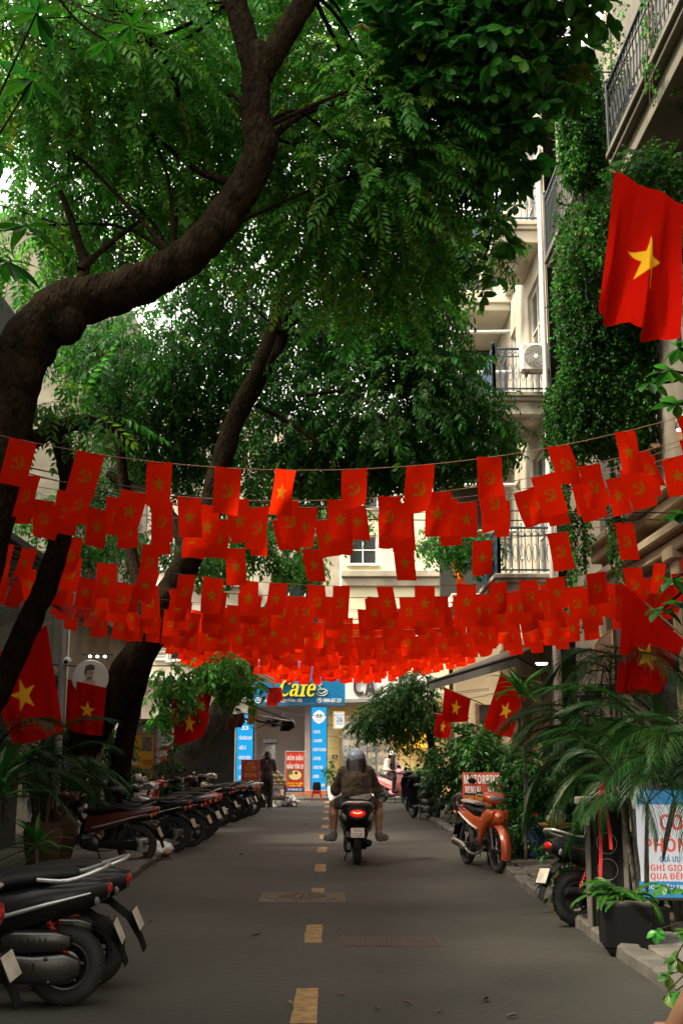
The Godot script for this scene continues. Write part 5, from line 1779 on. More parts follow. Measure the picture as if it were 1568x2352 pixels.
		mi.ball(Vector3.ZERO, Vector3(0.06, 0.038, 0.018), 12, 6)
		part(o, "mirror", mi, M.black)
	if opt.has("lit"):
		var li := S()
		li.tube(spline([Vector3(-0.06, 0.735, tz + 0.01), Vector3(0, 0.722, tz + 0.022), Vector3(0.06, 0.735, tz + 0.01)], 3), 0.007, 6)
		part(lamp, "light_strip", li, glow(Color(1, 0.3, 0.1), 1.2))
	return o


func paint_bike(o: Node3D, m: Material, accent: Material = null) -> void:
	for c in o.get_children():
		var n := String(c.name)
		if n.begins_with("side_panel") or n.begins_with("front_mudguard") or n.begins_with("leg_shield") or n.begins_with("handlebar_cowl") or n.begins_with("floorboard"):
			c.material_override = m
		if accent and n.begins_with("trim_strip"):
			c.material_override = accent


# put a bike so that its rear tyre stands at p
func stand(o: Node3D, p: Vector3, turn: float, lean := 0.07) -> void:
	o.basis = Basis.from_euler(Vector3(0, turn, 0)) * Basis.from_euler(Vector3(0, 0, lean))
	o.position = p - Basis.from_euler(Vector3(0, turn, 0)) * Vector3(0, 0, 0.6)


func spot(x: float, y: float) -> Vector3:
	# where a sight line meets the road
	var d := eye_basis * Vector3((x - 784.0) / LENS, (1176.0 - y) / LENS, -1.0)
	return EYE + d * (EYE.y / -d.y)


func motorbikes() -> void:
	var gr := "motorbikes parked along the left kerb"
	var u := make_bike("motorbike", "black motorbike parked nearest on the left, its rear wheel on the road", M.gloss_black, M.silver_paint, {"scooter": true, "group": gr, "tyre": 0.11, "rail": M.silver_paint, "coil": M.red_paint})
	stand(u, spot(148, 2310), PI / 2 + 0.08)
	var w := make_bike("motorbike", "dark motorbike with brown side panels parked behind the two big pots", M.maroon_paint, M.silver_paint, {"group": gr, "spokes": 24})
	stand(w, spot(313, 1988), PI / 2 - 0.05)
	var c := copy(u, Vector3.ZERO, 0, "black motorbike parked just behind the nearest one, its mudguard sticking out further")
	stand(c, spot(202, 2268), PI / 2 + 0.02)
	c = copy(u, Vector3.ZERO, 0, "motorbike cut off by the lower left corner with only its tail and plate in view")
	paint_bike(c, M.red_paint)
	stand(c, spot(-62, 2345) + Vector3(0.1, 0, 0.8), PI / 2 - 0.05)
	var row := [
		[398, 1958, 0, M.gloss_black, "black motorbike with a long grey seat next to the white rubbish bag"],
		[436, 1946, 0, M.gloss_black, "black motorbike with an orange tinted plate, second beyond the rubbish bag"],
		[462, 1931, 0, M.silver_paint, "silver grey motorbike with a tall pale plate, third beyond the rubbish bag"],
		[478, 1917, 1, M.red_paint, "motorbike with red tail panels, fourth beyond the rubbish bag"],
		[507, 1897, 0, M.gloss_black, "black wire wheeled motorbike in the middle of the parked row"],
		[536, 1888, 0, M.maroon_paint, "motorbike with a dark red seat cover near the end of the row"],
		[556, 1880, 1, M.gloss_black, "black scooter second from the far end of the row"],
		[574, 1874, 0, M.cream_paint, "motorbike with white tail at the far end of the row by the red sign"]]
	for r in row:
		c = copy(u if r[2] else w, Vector3.ZERO, 0, r[4])
		paint_bike(c, r[3], M.silver_paint)
		stand(c, spot(r[0], r[1]), PI / 2 - rng.randf_range(0.05, 0.3), rng.randf_range(0.04, 0.09))
	# bikes behind the row, facing out
	c = copy(w, Vector3.ZERO, 0, "chrome and cream motorbike with its handlebar showing beside the yellow sign pillar")
	paint_bike(c, M.cream_paint)
	stand(c, Vector3(-5.0, 0.08, -25.0), -PI / 2 - 0.1)
	c = copy(w, Vector3.ZERO, 0, "dark motorbike facing the road standing behind the row by the grey tree")
	paint_bike(c, M.gloss_black)
	stand(c, Vector3(-4.6, 0.08, -30.6), -PI / 2 - 0.3)
	# right side
	var og := make_bike("orange_motorbike", "orange and black motorbike parked facing the viewer on the right kerb", M.orange_paint, M.cream_paint, {"tyre": 0.09, "spokes": 6})
	var fw := spot(1132, 2002)
	var rw := spot(1072, 1985)
	var dir := (fw - rw).normalized()
	stand(og, rw, atan2(-dir.x, -dir.z), 0.06)
	part(og, "cargo_net", S().loft([[Vector3(0, 0.86, 0.15), 0.1, 0.02], [Vector3(0, 0.87, 0.45), 0.13, 0.03], [Vector3(0, 0.88, 0.7), 0.1, 0.03]], 10, 2.0), M.silver_paint)
	c = copy(u, Vector3.ZERO, 0, "dark motorbike parked on the right, mostly behind the black menu board")
	paint_bike(c, M.gloss_black, M.maroon_paint)
	stand(c, spot(1328, 2128), -1.25, 0.08)
	c = copy(u, Vector3.ZERO, 0, "black scooter with a green cover over its seat parked on the right")
	stand(c, spot(999, 1885), 0.35, 0.06)
	part(c, "seat_cover", S().loft([[Vector3(0, 0.79, -0.12), 0.17, 0.05], [Vector3(0, 0.8, 0.3), 0.2, 0.06], [Vector3(0, 0.8, 0.75), 0.19, 0.06]], 12, 2.5), mat(Color(0.01, 0.06, 0.035), 0.6))
	c = copy(u, Vector3.ZERO, 0, "black scooter parked behind the one with the green cover")
	stand(c, spot(968, 1862), 0.25, 0.06)
	# the ridden scooter
	var tail := glow(Color(0.9, 0.02, 0.005), 0.2, Color(0.4, 0.01, 0.01))
	var rs := make_bike("ridden_scooter", "black scooter with lit red tail lamp and plate ridden down the middle of the road", M.gloss_black, M.silver_paint, {"scooter": true, "lit": true, "tail": tail, "plate": ["29-N2", "372.83"], "tyre": 0.115, "wide": 1.48, "rail": M.silver_paint})
	stand(rs, spot(820, 1986), 0.0, 0.0)
	var ol := OmniLight3D.new()
	ol.name = "tail_light"
	ol.light_color = Color(1, 0.1, 0.04)
	ol.light_energy = 0.0025
	ol.light_size = 0.06
	ol.omni_range = 4
	ol.shadow_enabled = true
	ol.position = rs.position + Vector3(0, 0.74, 0.97)
	add_child(ol)
	# on the cross street
	var ws := make_bike("white_scooter", "cream white scooter standing side on before the yellow shop", M.cream_paint, M.silver_paint, {"scooter": true, "rail": M.silver_paint})
	stand(ws, Vector3(2.75, 0, -37.9), PI / 2 + 0.1, 0.05)
	var ps := make_bike("pink_scooter", "pink and red scooter ridden towards the viewer on the cross street", M.pink_paint, M.red_paint, {"scooter": true})
	stand(ps, Vector3(1.55, 0, -37.6), PI + 0.55, 0.0)


# surface over a set of tapered bones [a, b, ra, rb], joined with a smooth minimum; cut by planes [point, normal]
func flesh(out: Shape, bones: Array, cell: float, k := 0.03, cuts := []) -> void:
	var lo := Vector3.ONE * 1e6
	var hi := -lo
	for b in bones:
		var r: float = maxf(b[2], b[3]) + k
		lo = lo.min(b[0] - Vector3.ONE * r).min(b[1] - Vector3.ONE * r)
		hi = hi.max(b[0] + Vector3.ONE * r).max(b[1] + Vector3.ONE * r)
	lo -= Vector3.ONE * cell * 2
	var n := Vector3i((hi - lo) / cell) + Vector3i(3, 3, 3)
	var nx := n.x
	var nxy := n.x * n.y
	var f := PackedFloat32Array()
	f.resize(nxy * n.z)
	f.fill(0.5)
	for b in bones:
		var a: Vector3 = b[0]
		var ra: float = b[2]
		var dr: float = b[3] - b[2]
		var ab: Vector3 = b[1] - a
		var ll := maxf(ab.length_squared(), 1e-9)
		var rr: float = maxf(b[2], b[3]) + k * 1.5 + cell * 1.5
		var i0 := Vector3i(((a.min(b[1]) - Vector3.ONE * rr) - lo) / cell).clamp(Vector3i.ZERO, n - Vector3i.ONE)
		var i1 := Vector3i(((a.max(b[1]) + Vector3.ONE * rr) - lo) / cell).clamp(Vector3i.ZERO, n - Vector3i.ONE)
		for z in range(i0.z, i1.z + 1):
			for y in range(i0.y, i1.y + 1):
				var at0 := z * nxy + y * nx
				for x in range(i0.x, i1.x + 1):
					var p := lo + Vector3(x, y, z) * cell - a
					var t := clampf(p.dot(ab) / ll, 0.0, 1.0)
					var d := (p - ab * t).length() - ra - dr * t
					var o := f[at0 + x]
					var h := maxf(k - absf(o - d), 0.0) / k
					f[at0 + x] = minf(o, d) - h * h * k * 0.25
	for c in cuts:
		for z in n.z:
			for y in n.y:
				for x in nx:
					var i := z * nxy + y * nx + x
					if f[i] < 0.1:
						f[i] = maxf(f[i], (lo + Vector3(x, y, z) * cell - c[0]).dot(c[1]))
	var id := {}
	var base := out.v.size()
	for z in n.z - 1:
		for y in n.y - 1:
			for x in nx - 1:
				var i := z * nxy + y * nx + x
				var v0 := f[i]
				var neg := 0
				var sum := Vector3.ZERO
				var cnt := 0
				var c := [v0, f[i + 1], f[i + nx], f[i + nx + 1], f[i + nxy], f[i + nxy + 1], f[i + nxy + nx], f[i + nxy + nx + 1]]
				for q in 8:
					if c[q] < 0:
						neg += 1
				if neg == 0 or neg == 8:
					continue
				for e in [[0, 1], [2, 3], [4, 5], [6, 7], [0, 2], [1, 3], [4, 6], [5, 7], [0, 4], [1, 5], [2, 6], [3, 7]]:
					var u: float = c[e[0]]
					var w: float = c[e[1]]
					if (u < 0) != (w < 0):
						var t := u / (u - w)
						var pa := Vector3(e[0] & 1, (e[0] >> 1) & 1, e[0] >> 2)
						var pb := Vector3(e[1] & 1, (e[1] >> 1) & 1, e[1] >> 2)
						sum += pa.lerp(pb, t)
						cnt += 1
				var g := Vector3(c[1] + c[3] + c[5] + c[7] - c[0] - c[2] - c[4] - c[6], c[2] + c[3] + c[6] + c[7] - c[0] - c[1] - c[4] - c[5], c[4] + c[5] + c[6] + c[7] - c[0] - c[1] - c[2] - c[3])
				id[i] = out.vert(lo + (Vector3(x, y, z) + sum / cnt) * cell, g)
	for i in id:
		var v0 := f[i]
		for ax in 3:
			var st: int = [1, nx, nxy][ax]
			var s1: int = [nx, nxy, 1][ax]
			var s2: int = [nxy, 1, nx][ax]
			if i + st >= f.size():
				continue
			var v1 := f[i + st]
			if (v0 < 0) == (v1 < 0):
				continue
			if not (id.has(i - s1) and id.has(i - s2) and id.has(i - s1 - s2)):
				continue
			var q := [id[i], id[i - s1], id[i - s1 - s2], id[i - s2]]
			if v0 < 0:
				out.i.append_array(PackedInt32Array([q[0], q[2], q[1], q[0], q[3], q[2]]))
			else:
				out.i.append_array(PackedInt32Array([q[0], q[1], q[2], q[0], q[2], q[3]]))


# palm at w, fingers towards fwd, back of the hand towards up, curled by curl; thumb on the side s
func hand(out: Shape, w: Vector3, fwd: Vector3, up: Vector3, s: float, curl: float, cell := 0.006, size := 1.0) -> void:
	fwd = fwd.normalized()
	var side := fwd.cross(up).normalized() * s
	up = side.cross(fwd).normalized() * s
	var b := [[w, w + fwd * 0.07 * size + side * 0.018, 0.021 * size, 0.02 * size], [w, w + fwd * 0.07 * size - side * 0.02, 0.02 * size, 0.019 * size], [w - fwd * 0.04, w, 0.024 * size, 0.022 * size]]
	for k in 4:
		var o: Vector3 = w + fwd * (0.078 - absf(k - 1.2) * 0.004) * size + side * (0.027 - 0.018 * k) * size
		var l: float = [0.068, 0.077, 0.072, 0.055][k] * size
		var d := fwd
		for q in 3:
			var to: Vector3 = o + d * l * [0.45, 0.32, 0.23][q]
			b.append([o, to, (0.0092 - 0.0008 * q) * size, (0.0086 - 0.0009 * q) * size])
			o = to
			d = (d * cos(curl) - up * sin(curl)).normalized()
	var t0 := w + fwd * 0.015 * size + side * 0.022 * size
	var td := (fwd * 0.6 + side * 0.7 - up * 0.25).normalized()
	b.append([t0, t0 + td * 0.04 * size, 0.014 * size, 0.011 * size])
	b.append([t0 + td * 0.04 * size, t0 + td * 0.04 * size + (td + fwd * 0.6 - up * curl).normalized() * 0.03 * size, 0.0105 * size, 0.008 * size])
	flesh(out, b, cell, 0.007)


# skull with jaw, nose, ears; looks along fwd
func head(out: Shape, c: Vector3, fwd: Vector3, cell := 0.008) -> void:
	var r := fwd.cross(Vector3.UP).normalized()
	var u := r.cross(fwd)
	var b := [[c + u * 0.035 - fwd * 0.02, c + u * 0.03 + fwd * 0.02, 0.082, 0.078], [c + fwd * 0.045 - u * 0.02, c + fwd * 0.05 - u * 0.075, 0.052, 0.036], [c + fwd * 0.095 + u * 0.01, c + fwd * 0.108 - u * 0.022, 0.009, 0.014], [c + fwd * 0.085 - u * 0.052, c + fwd * 0.087 - u * 0.056, 0.016, 0.015], [c - u * 0.05, c - u * 0.14 - fwd * 0.015, 0.05, 0.052]]
	for s in [-1.0, 1.0]:
		b.append([c + r * s * 0.08 + u * 0.01, c + r * s * 0.084 - u * 0.03, 0.018, 0.012])
		b.append([c + r * s * 0.035 + fwd * 0.07 - u * 0.015, c + r * s * 0.045 + fwd * 0.05 - u * 0.03, 0.022, 0.022])
	flesh(out, b, cell, 0.02)


func cloth(lo: Color, hi: Color, sd := 50) -> StandardMaterial3D:
	var m := rough_mat(lo, hi, 2.2, 0.9, 2.5, sd)
	m.rim_enabled = true
	m.rim = 0.25
	m.heightmap_texture = bump_tex(0.012, sd, 3, 256)
	return m


func eyes(o: Node3D, c: Vector3, fwd: Vector3) -> void:
	var r := fwd.cross(Vector3.UP).normalized()
	for s in [-1.0, 1.0]:
		part(o, "eye", S().ball(c + r * s * 0.033 + fwd * 0.086 + Vector3(0, 0.012, 0), Vector3(0.014, 0.007, 0.008), 8, 6), M.ink)


func pair(p: Node3D, shoes: Array, cell: float, m: Material) -> void:
	for sg in [-1.0, 1.0]:
		var s := S()
		flesh(s, shoes.filter(func(b): return b[0].x * sg > 0), cell, 0.02)
		part(p, "shoe", s, m)


func people() -> void:
	var skin := rough_mat(Color(0.26, 0.13, 0.075), Color(0.36, 0.19, 0.11), 3.0, 0.5, 0.05, 51)
	skin.subsurf_scatter_enabled = true
	skin.subsurf_scatter_strength = 0.1
	M.skin = skin
	M.hair = mat(Color(0.012, 0.009, 0.008), 0.4)
	var black_cloth := cloth(Color(0.008, 0.008, 0.009), Color(0.02, 0.02, 0.021), 52)
	# ---- the rider, seen from behind
	var p := thing("person", "person riding away in olive brown hooded top, black shorts and blue helmet", "person", spot(820, 1986) + Vector3(0, 0, -0.6))
	var b := [[Vector3(0, 0.87, 0.22), Vector3(0, 1.1, 0.2), 0.13, 0.12], [Vector3(0, 1.1, 0.2), Vector3(0, 1.3, 0.15), 0.12, 0.1], [Vector3(0, 1.33, 0.14), Vector3(0, 1.43, 0.11), 0.055, 0.05]]
	var jk := [[Vector3(0, 0.97, 0.22), Vector3(0, 1.15, 0.21), 0.185, 0.185], [Vector3(-0.075, 1.0, 0.2), Vector3(-0.09, 1.26, 0.17), 0.15, 0.11], [Vector3(0.075, 1.0, 0.2), Vector3(0.09, 1.26, 0.17), 0.15, 0.11], [Vector3(-0.12, 1.29, 0.14), Vector3(0.12, 1.29, 0.14), 0.08, 0.08], [Vector3(-0.06, 1.25, 0.25), Vector3(0.06, 1.25, 0.25), 0.045, 0.045], [Vector3(0, 1.17, 0.29), Vector3(0, 1.24, 0.27), 0.03, 0.06]]
	var shorts := [[Vector3(0, 0.86, 0.22), Vector3(0, 0.95, 0.22), 0.17, 0.16]]
	var shoes := []
	for s in [-1.0, 1.0]:
		var sh := Vector3(s * 0.19, 1.29, 0.14)
		var el := Vector3(s * 0.305, 1.03, 0.02)
		var wr := Vector3(s * 0.31, 1.0, -0.2)
		b.append([sh, el, 0.05, 0.04])
		b.append([el, wr, 0.04, 0.026])
		jk.append([sh, el, 0.08, 0.07])
		jk.append([el, wr, 0.072, 0.055])
		jk.append([el + Vector3(0, -0.03, 0.02), el + Vector3(0, -0.04, -0.05), 0.07, 0.06])
		var hp := Vector3(s * 0.12, 0.86, 0.16)
		var kn := Vector3(s * 0.33, 0.8, -0.2)
		var ank := Vector3(s * 0.335, 0.4, -0.08)
		b.append([hp, kn, 0.105, 0.07])
		b.append([kn, ank.lerp(kn, 0.62) + Vector3(0, 0, 0.03), 0.066, 0.068])
		b.append([ank.lerp(kn, 0.62) + Vector3(0, 0, 0.03), ank, 0.068, 0.042])
		shorts.append([hp, hp.lerp(kn, 0.55), 0.125, 0.1])
		shoes.append([ank + Vector3(0, -0.05, 0.03), ank + Vector3(s * 0.1, -0.07, -0.17), 0.052, 0.044])
		shoes.append([ank + Vector3(0, -0.01, 0.02), ank + Vector3(0, -0.05, 0.0), 0.054, 0.06])
		shoes.append([ank + Vector3(0, -0.085, 0.04), ank + Vector3(s * 0.11, -0.09, -0.18), 0.045, 0.045])
	var sk := S()
	flesh(sk, b, 0.016, 0.03)
	head(sk, Vector3(0, 1.475, 0.1), Vector3(0, -0.05, -1).normalized())
	for s in [-1.0, 1.0]:
		hand(sk, Vector3(s * 0.315, 1.01, -0.2), Vector3(0, -0.1, -1), Vector3(0, 1, -0.2), -s, 0.8, 0.008)
	part(p, "body", sk, skin)
	var js := S()
	flesh(js, jk, 0.016, 0.05, [[Vector3(0, 0.93, 0.2), Vector3(0.18, -1, 0.1).normalized()]])
	part(p, "jacket", js, cloth(Color(0.035, 0.022, 0.01), Color(0.075, 0.05, 0.025), 53))
	var sh2 := S()
	flesh(sh2, [[Vector3(0, 0.94, 0.22), Vector3(0.03, 1.02, 0.215), 0.172, 0.172], [Vector3(0.09, 0.96, 0.2), Vector3(0.09, 1.02, 0.18), 0.135, 0.135]], 0.018, 0.04, [[Vector3(0, 0.885, 0.2), Vector3(-0.25, -1, 0.0).normalized()]])
	part(p, "shirt", sh2, mat(Color(0.6, 0.58, 0.54), 0.9))
	var ss := S()
	flesh(ss, shorts, 0.016, 0.05)
	part(p, "shorts", ss, black_cloth)
	pair(p, shoes, 0.012, cloth(Color(0.1, 0.1, 0.085), Color(0.22, 0.21, 0.18), 54))
	var hs := S()
	flesh(hs, [[Vector3(0, 1.46, 0.14), Vector3(0, 1.36, 0.19), 0.1, 0.085], [Vector3(-0.08, 1.46, 0.12), Vector3(-0.1, 1.33, 0.17), 0.05, 0.05], [Vector3(0.08, 1.46, 0.12), Vector3(0.1, 1.33, 0.17), 0.05, 0.05], [Vector3(-0.06, 1.42, 0.19), Vector3(-0.08, 1.25, 0.27), 0.07, 0.055], [Vector3(0.06, 1.42, 0.19), Vector3(0.08, 1.25, 0.27), 0.07, 0.055], [Vector3(0, 1.42, 0.2), Vector3(0, 1.24, 0.28), 0.07, 0.055]], 0.012, 0.07)
	part(p, "hair", hs, M.hair)
	var he := S()
	he.ball(Vector3(0, 1.48, 0.115), Vector3(0.142, 0.14, 0.165), 24, 14, 0.0, PI * 0.6)
	var hm := rough_mat(Color(0.07, 0.12, 0.17), Color(0.32, 0.26, 0.2), 1.6, 0.22, 0.0, 55)
	hm.albedo_texture = noise_tex(0.006, Color(0.09, 0.17, 0.24), Color(0.42, 0.3, 0.22), 58, 3, 512, Color(0.12, 0.21, 0.29))
	hm.metallic_specular = 0.35
	hm.clearcoat_enabled = true
	var hel := part(p, "helmet", he, hm)
	var rim := []
	for k in 25:
		rim.append(Vector3(cos(TAU * k / 24) * 0.136, 1.48 - 0.14 * 0.3, 0.115 + sin(TAU * k / 24) * 0.158))
	part(hel, "rim", S().tube(rim, 0.006, 5, false), M.black)
	# ---- oncoming rider with a mask
	p = thing("person", "person in pale pink jacket, black face mask and white helmet riding towards the viewer", "person", Vector3(1.55, 0, -37.6) + Vector3(sin(PI + 0.55), 0, cos(PI + 0.55)) * -0.6, PI + 0.55)
	b = [[Vector3(0, 0.85, 0.15), Vector3(0, 1.1, 0.13), 0.12, 0.115], [Vector3(0, 1.1, 0.13), Vector3(0, 1.27, 0.1), 0.115, 0.09], [Vector3(0, 1.3, 0.1), Vector3(0, 1.4, 0.08), 0.05, 0.048]]
	jk = [[Vector3(-0.13, 1.28, 0.1), Vector3(0.13, 1.28, 0.1), 0.075, 0.075], [Vector3(-0.12, 0.92, 0.15), Vector3(-0.13, 1.22, 0.12), 0.11, 0.1], [Vector3(0.12, 0.92, 0.15), Vector3(0.13, 1.22, 0.12), 0.11, 0.1], [Vector3(0, 0.95, 0.24), Vector3(0, 1.25, 0.18), 0.13, 0.11]]
	var tr := [[Vector3(0, 0.84, 0.16), Vector3(0, 0.92, 0.16), 0.15, 0.14]]
	shoes = []
	for s in [-1.0, 1.0]:
		var el := Vector3(s * 0.3, 1.02, -0.02)
		var wr := Vector3(s * 0.3, 1.0, -0.2)
		b.append([Vector3(s * 0.16, 1.27, 0.1), el, 0.045, 0.038])
		b.append([el, wr, 0.038, 0.025])
		jk.append([Vector3(s * 0.17, 1.27, 0.1), el, 0.075, 0.07])
		jk.append([el, wr, 0.068, 0.055])
		tr.append([Vector3(s * 0.1, 0.85, 0.1), Vector3(s * 0.16, 0.78, -0.28), 0.105, 0.075])
		tr.append([Vector3(s * 0.16, 0.78, -0.28), Vector3(s * 0.15, 0.4, -0.22), 0.075, 0.055])
		shoes.append([Vector3(s * 0.15, 0.36, -0.2), Vector3(s * 0.16, 0.35, -0.38), 0.05, 0.04])
	sk = S()
	flesh(sk, b, 0.02, 0.03)
	head(sk, Vector3(0, 1.44, 0.07), Vector3(0, 0, -1))
	for s in [-1.0, 1.0]:
		hand(sk, Vector3(s * 0.3, 1.01, -0.2), Vector3(0, -0.1, -1), Vector3(0, 1, -0.2), -s, 0.8, 0.009)
	part(p, "body", sk, skin)
	eyes(p, Vector3(0, 1.44, 0.07), Vector3(0, 0, -1))
	js = S()
	flesh(js, jk, 0.018, 0.04)
	part(p, "jacket", js, cloth(Color(0.5, 0.36, 0.29), Color(0.66, 0.5, 0.42), 56))
	js = S()
	flesh(js, [[Vector3(0, 0.95, 0.08), Vector3(0, 1.27, 0.05), 0.12, 0.085]], 0.018, 0.04)
	part(p, "shirt", js, black_cloth)
	js = S()
	flesh(js, tr, 0.02, 0.05)
	part(p, "trousers", js, black_cloth)
	pair(p, shoes, 0.015, M.black)
	js = S()
	flesh(js, [[Vector3(0, 1.4, -0.02), Vector3(0, 1.375, -0.03), 0.055, 0.05]], 0.01, 0.02)
	part(p, "mask", js, black_cloth)
	js = S()
	flesh(js, [[Vector3(-0.085, 1.46, 0.08), Vector3(-0.12, 1.2, 0.08), 0.04, 0.035], [Vector3(0.085, 1.46, 0.08), Vector3(0.12, 1.2, 0.08), 0.04, 0.035], [Vector3(0, 1.45, 0.11), Vector3(0, 1.22, 0.18), 0.09, 0.06]], 0.014, 0.03)
	part(p, "hair", js, M.hair)
	part(p, "helmet", S().ball(Vector3(0, 1.455, 0.075), Vector3(0.118, 0.125, 0.135), 18, 10, 0.0, PI * 0.5), mat(Color(0.65, 0.66, 0.68), 0.2))
	var bag := thing("shoulder_bag", "brown cloth bag hanging at the side of the masked rider", "bag", at(890, 1795, 37.4))
	part(bag, "body", S().loft([[Vector3(0, 0.16, 0), 0.12, 0.02], [Vector3(0, 0.0, 0.0), 0.16, 0.05], [Vector3(0.03, -0.2, 0), 0.15, 0.05]].map(func(q): return [Vector3(q[0].x, 0, q[0].y), q[1], q[2]]), 12, 3.0), cloth(Color(0.12, 0.09, 0.05), Color(0.2, 0.15, 0.1), 57), T3(Vector3.ZERO, Vector3(-PI / 2, 0, 0.3)))
	# ---- vendor at the melon cart, from behind
	var f0 := spot(611, 1860)
	p = thing("person", "person from behind at the melon cart, short dark hair, plum top and black trousers", "person", f0, 0.15)
	b = [[Vector3(0, 0.92, 0), Vector3(0, 1.1, 0.01), 0.13, 0.115], [Vector3(0, 1.1, 0), Vector3(0, 1.26, 0), 0.115, 0.1], [Vector3(-0.12, 1.28, 0), Vector3(0.12, 1.28, 0), 0.06, 0.06], [Vector3(0, 1.28, 0), Vector3(0, 1.38, -0.03), 0.05, 0.048]]
	jk = [[Vector3(0, 0.92, 0.01), Vector3(0, 1.1, 0.02), 0.16, 0.145], [Vector3(-0.06, 1.1, 0.01), Vector3(-0.08, 1.24, 0), 0.12, 0.1], [Vector3(0.06, 1.1, 0.01), Vector3(0.08, 1.24, 0), 0.12, 0.1], [Vector3(-0.13, 1.28, 0), Vector3(0.13, 1.28, 0), 0.075, 0.075]]
	tr = [[Vector3(0, 0.86, 0.01), Vector3(0, 0.95, 0), 0.155, 0.15]]
	shoes = []
	for s in [-1.0, 1.0]:
		var el := Vector3(s * 0.24, 1.02, -0.02)
		var wr := Vector3(s * 0.2, 0.98, -0.24)
		b.append([Vector3(s * 0.16, 1.27, 0), el, 0.048, 0.038])
		b.append([el, wr, 0.038, 0.026])
		jk.append([Vector3(s * 0.17, 1.27, 0), Vector3(s * 0.22, 1.1, 0), 0.075, 0.07])
		var hp := Vector3(s * 0.09, 0.86, 0.01)
		tr.append([hp, Vector3(s * 0.1, 0.48, -0.01), 0.11, 0.085])
		tr.append([Vector3(s * 0.1, 0.48, -0.01), Vector3(s * 0.1, 0.08, 0.02), 0.085, 0.075])
		b.append([hp, Vector3(s * 0.1, 0.06, 0.02), 0.06, 0.035])
		shoes.append([Vector3(s * 0.1, 0.045, 0.05), Vector3(s * 0.12, 0.04, -0.13), 0.045, 0.04])
	sk = S()
	flesh(sk, b, 0.02, 0.03)
	head(sk, Vector3(0, 1.42, -0.03), Vector3(-0.3, -0.2, -1).normalized())
	for s in [-1.0, 1.0]:
		hand(sk, Vector3(s * 0.2, 0.98, -0.24), Vector3(-s * 0.3, -0.2, -1), Vector3(0, 1, -0.2), -s, 0.4, 0.009)
	part(p, "body", sk, skin)
	js = S()
	flesh(js, jk, 0.02, 0.05)
	part(p, "top", js, cloth(Color(0.03, 0.016, 0.018), Color(0.06, 0.034, 0.036), 59))
	js = S()
	flesh(js, tr, 0.02, 0.05)
	part(p, "trousers", js, black_cloth)
	pair(p, shoes, 0.014, M.white)
	js = S()
	flesh(js, [[Vector3(0.01, 1.47, -0.01), Vector3(0.01, 1.41, 0.03), 0.1, 0.085], [Vector3(-0.04, 1.44, -0.03), Vector3(0.06, 1.44, -0.02), 0.08, 0.08]], 0.014, 0.03, [[Vector3(0, 1.44, -0.09), Vector3(-0.3, -0.3, -1).normalized()]])
	part(p, "hair", js, M.hair)
	# ---- figure in shade behind the rental sign
	p = thing("person", "person sitting in deep shade behind the motorbike rental sign, in dark clothes", "person", Vector3(2.95, 0.08, -25.2), PI / 2 + 0.2)
	b = [[Vector3(0, 0.5, 0.1), Vector3(0, 0.8, 0.05), 0.15, 0.14], [Vector3(0, 0.8, 0.05), Vector3(0, 1.0, 0.0), 0.14, 0.12], [Vector3(-0.15, 1.02, 0), Vector3(0.15, 1.02, 0), 0.075, 0.075]]
	for s in [-1.0, 1.0]:
		b.append_array([[Vector3(s * 0.19, 1.0, 0), Vector3(s * 0.24, 0.75, -0.05), 0.06, 0.055], [Vector3(s * 0.24, 0.75, -0.05), Vector3(s * 0.12, 0.64, -0.25), 0.052, 0.04], [Vector3(s * 0.1, 0.52, 0.05), Vector3(s * 0.16, 0.54, -0.36), 0.095, 0.07], [Vector3(s * 0.16, 0.52, -0.36), Vector3(s * 0.15, 0.1, -0.32), 0.07, 0.05], [Vector3(s * 0.15, 0.05, -0.3), Vector3(s * 0.16, 0.04, -0.48), 0.045, 0.04]])
	js = S()
	flesh(js, b, 0.022, 0.04)
	part(p, "clothes", js, cloth(Color(0.03, 0.028, 0.022), Color(0.06, 0.055, 0.045), 60))
	sk = S()
	head(sk, Vector3(0, 1.22, -0.03), Vector3(0, -0.1, -1).normalized(), 0.01)
	for s in [-1.0, 1.0]:
		hand(sk, Vector3(s * 0.12, 0.64, -0.25), Vector3(-s * 0.3, -0.3, -1), Vector3(0, 1, -0.2), -s, 0.5, 0.01)
	part(p, "body", sk, skin)
	part(p, "hair", S().ball(Vector3(0, 1.26, 0.0), Vector3(0.1, 0.1, 0.11), 14, 8, 0.0, PI * 0.55), M.hair)
	var stl := thing("stool", "low dark stool under the person sitting behind the rental sign", "stool", Vector3(2.98, 0.08, -25.3))
	part(stl, "seat", box(Vector3(0.36, 0.05, 0.36), 0.01, Vector3(0, 0.36, 0)), M.black)
	for q in [[-1, -1], [1, -1], [-1, 1], [1, 1]]:
		part(stl, "leg", S().bar(Vector3(q[0] * 0.12, 0.34, q[1] * 0.12), Vector3(q[0] * 0.17, 0, q[1] * 0.17), 0.014), M.black)
	# ---- bare arm reaching into the lower right corner
	p = thing("person", "person cut off at the lower right corner with only a bare forearm in view", "person", Vector3(1.3, 0.0, -3.3), 0.3)
	b = [[Vector3(0, 0.95, 0), Vector3(0, 1.2, 0), 0.14, 0.15], [Vector3(-0.14, 1.38, 0), Vector3(0.14, 1.38, 0), 0.07, 0.07], [Vector3(0, 1.2, 0), Vector3(0, 1.36, 0), 0.14, 0.1], [Vector3(0, 1.38, 0), Vector3(0, 1.5, -0.02), 0.055, 0.05]]
	var sl := []
	var el2 := Vector3(-0.3, 1.1, 0.04)
	var wr2 := Vector3(-0.41, 0.89, -0.07)
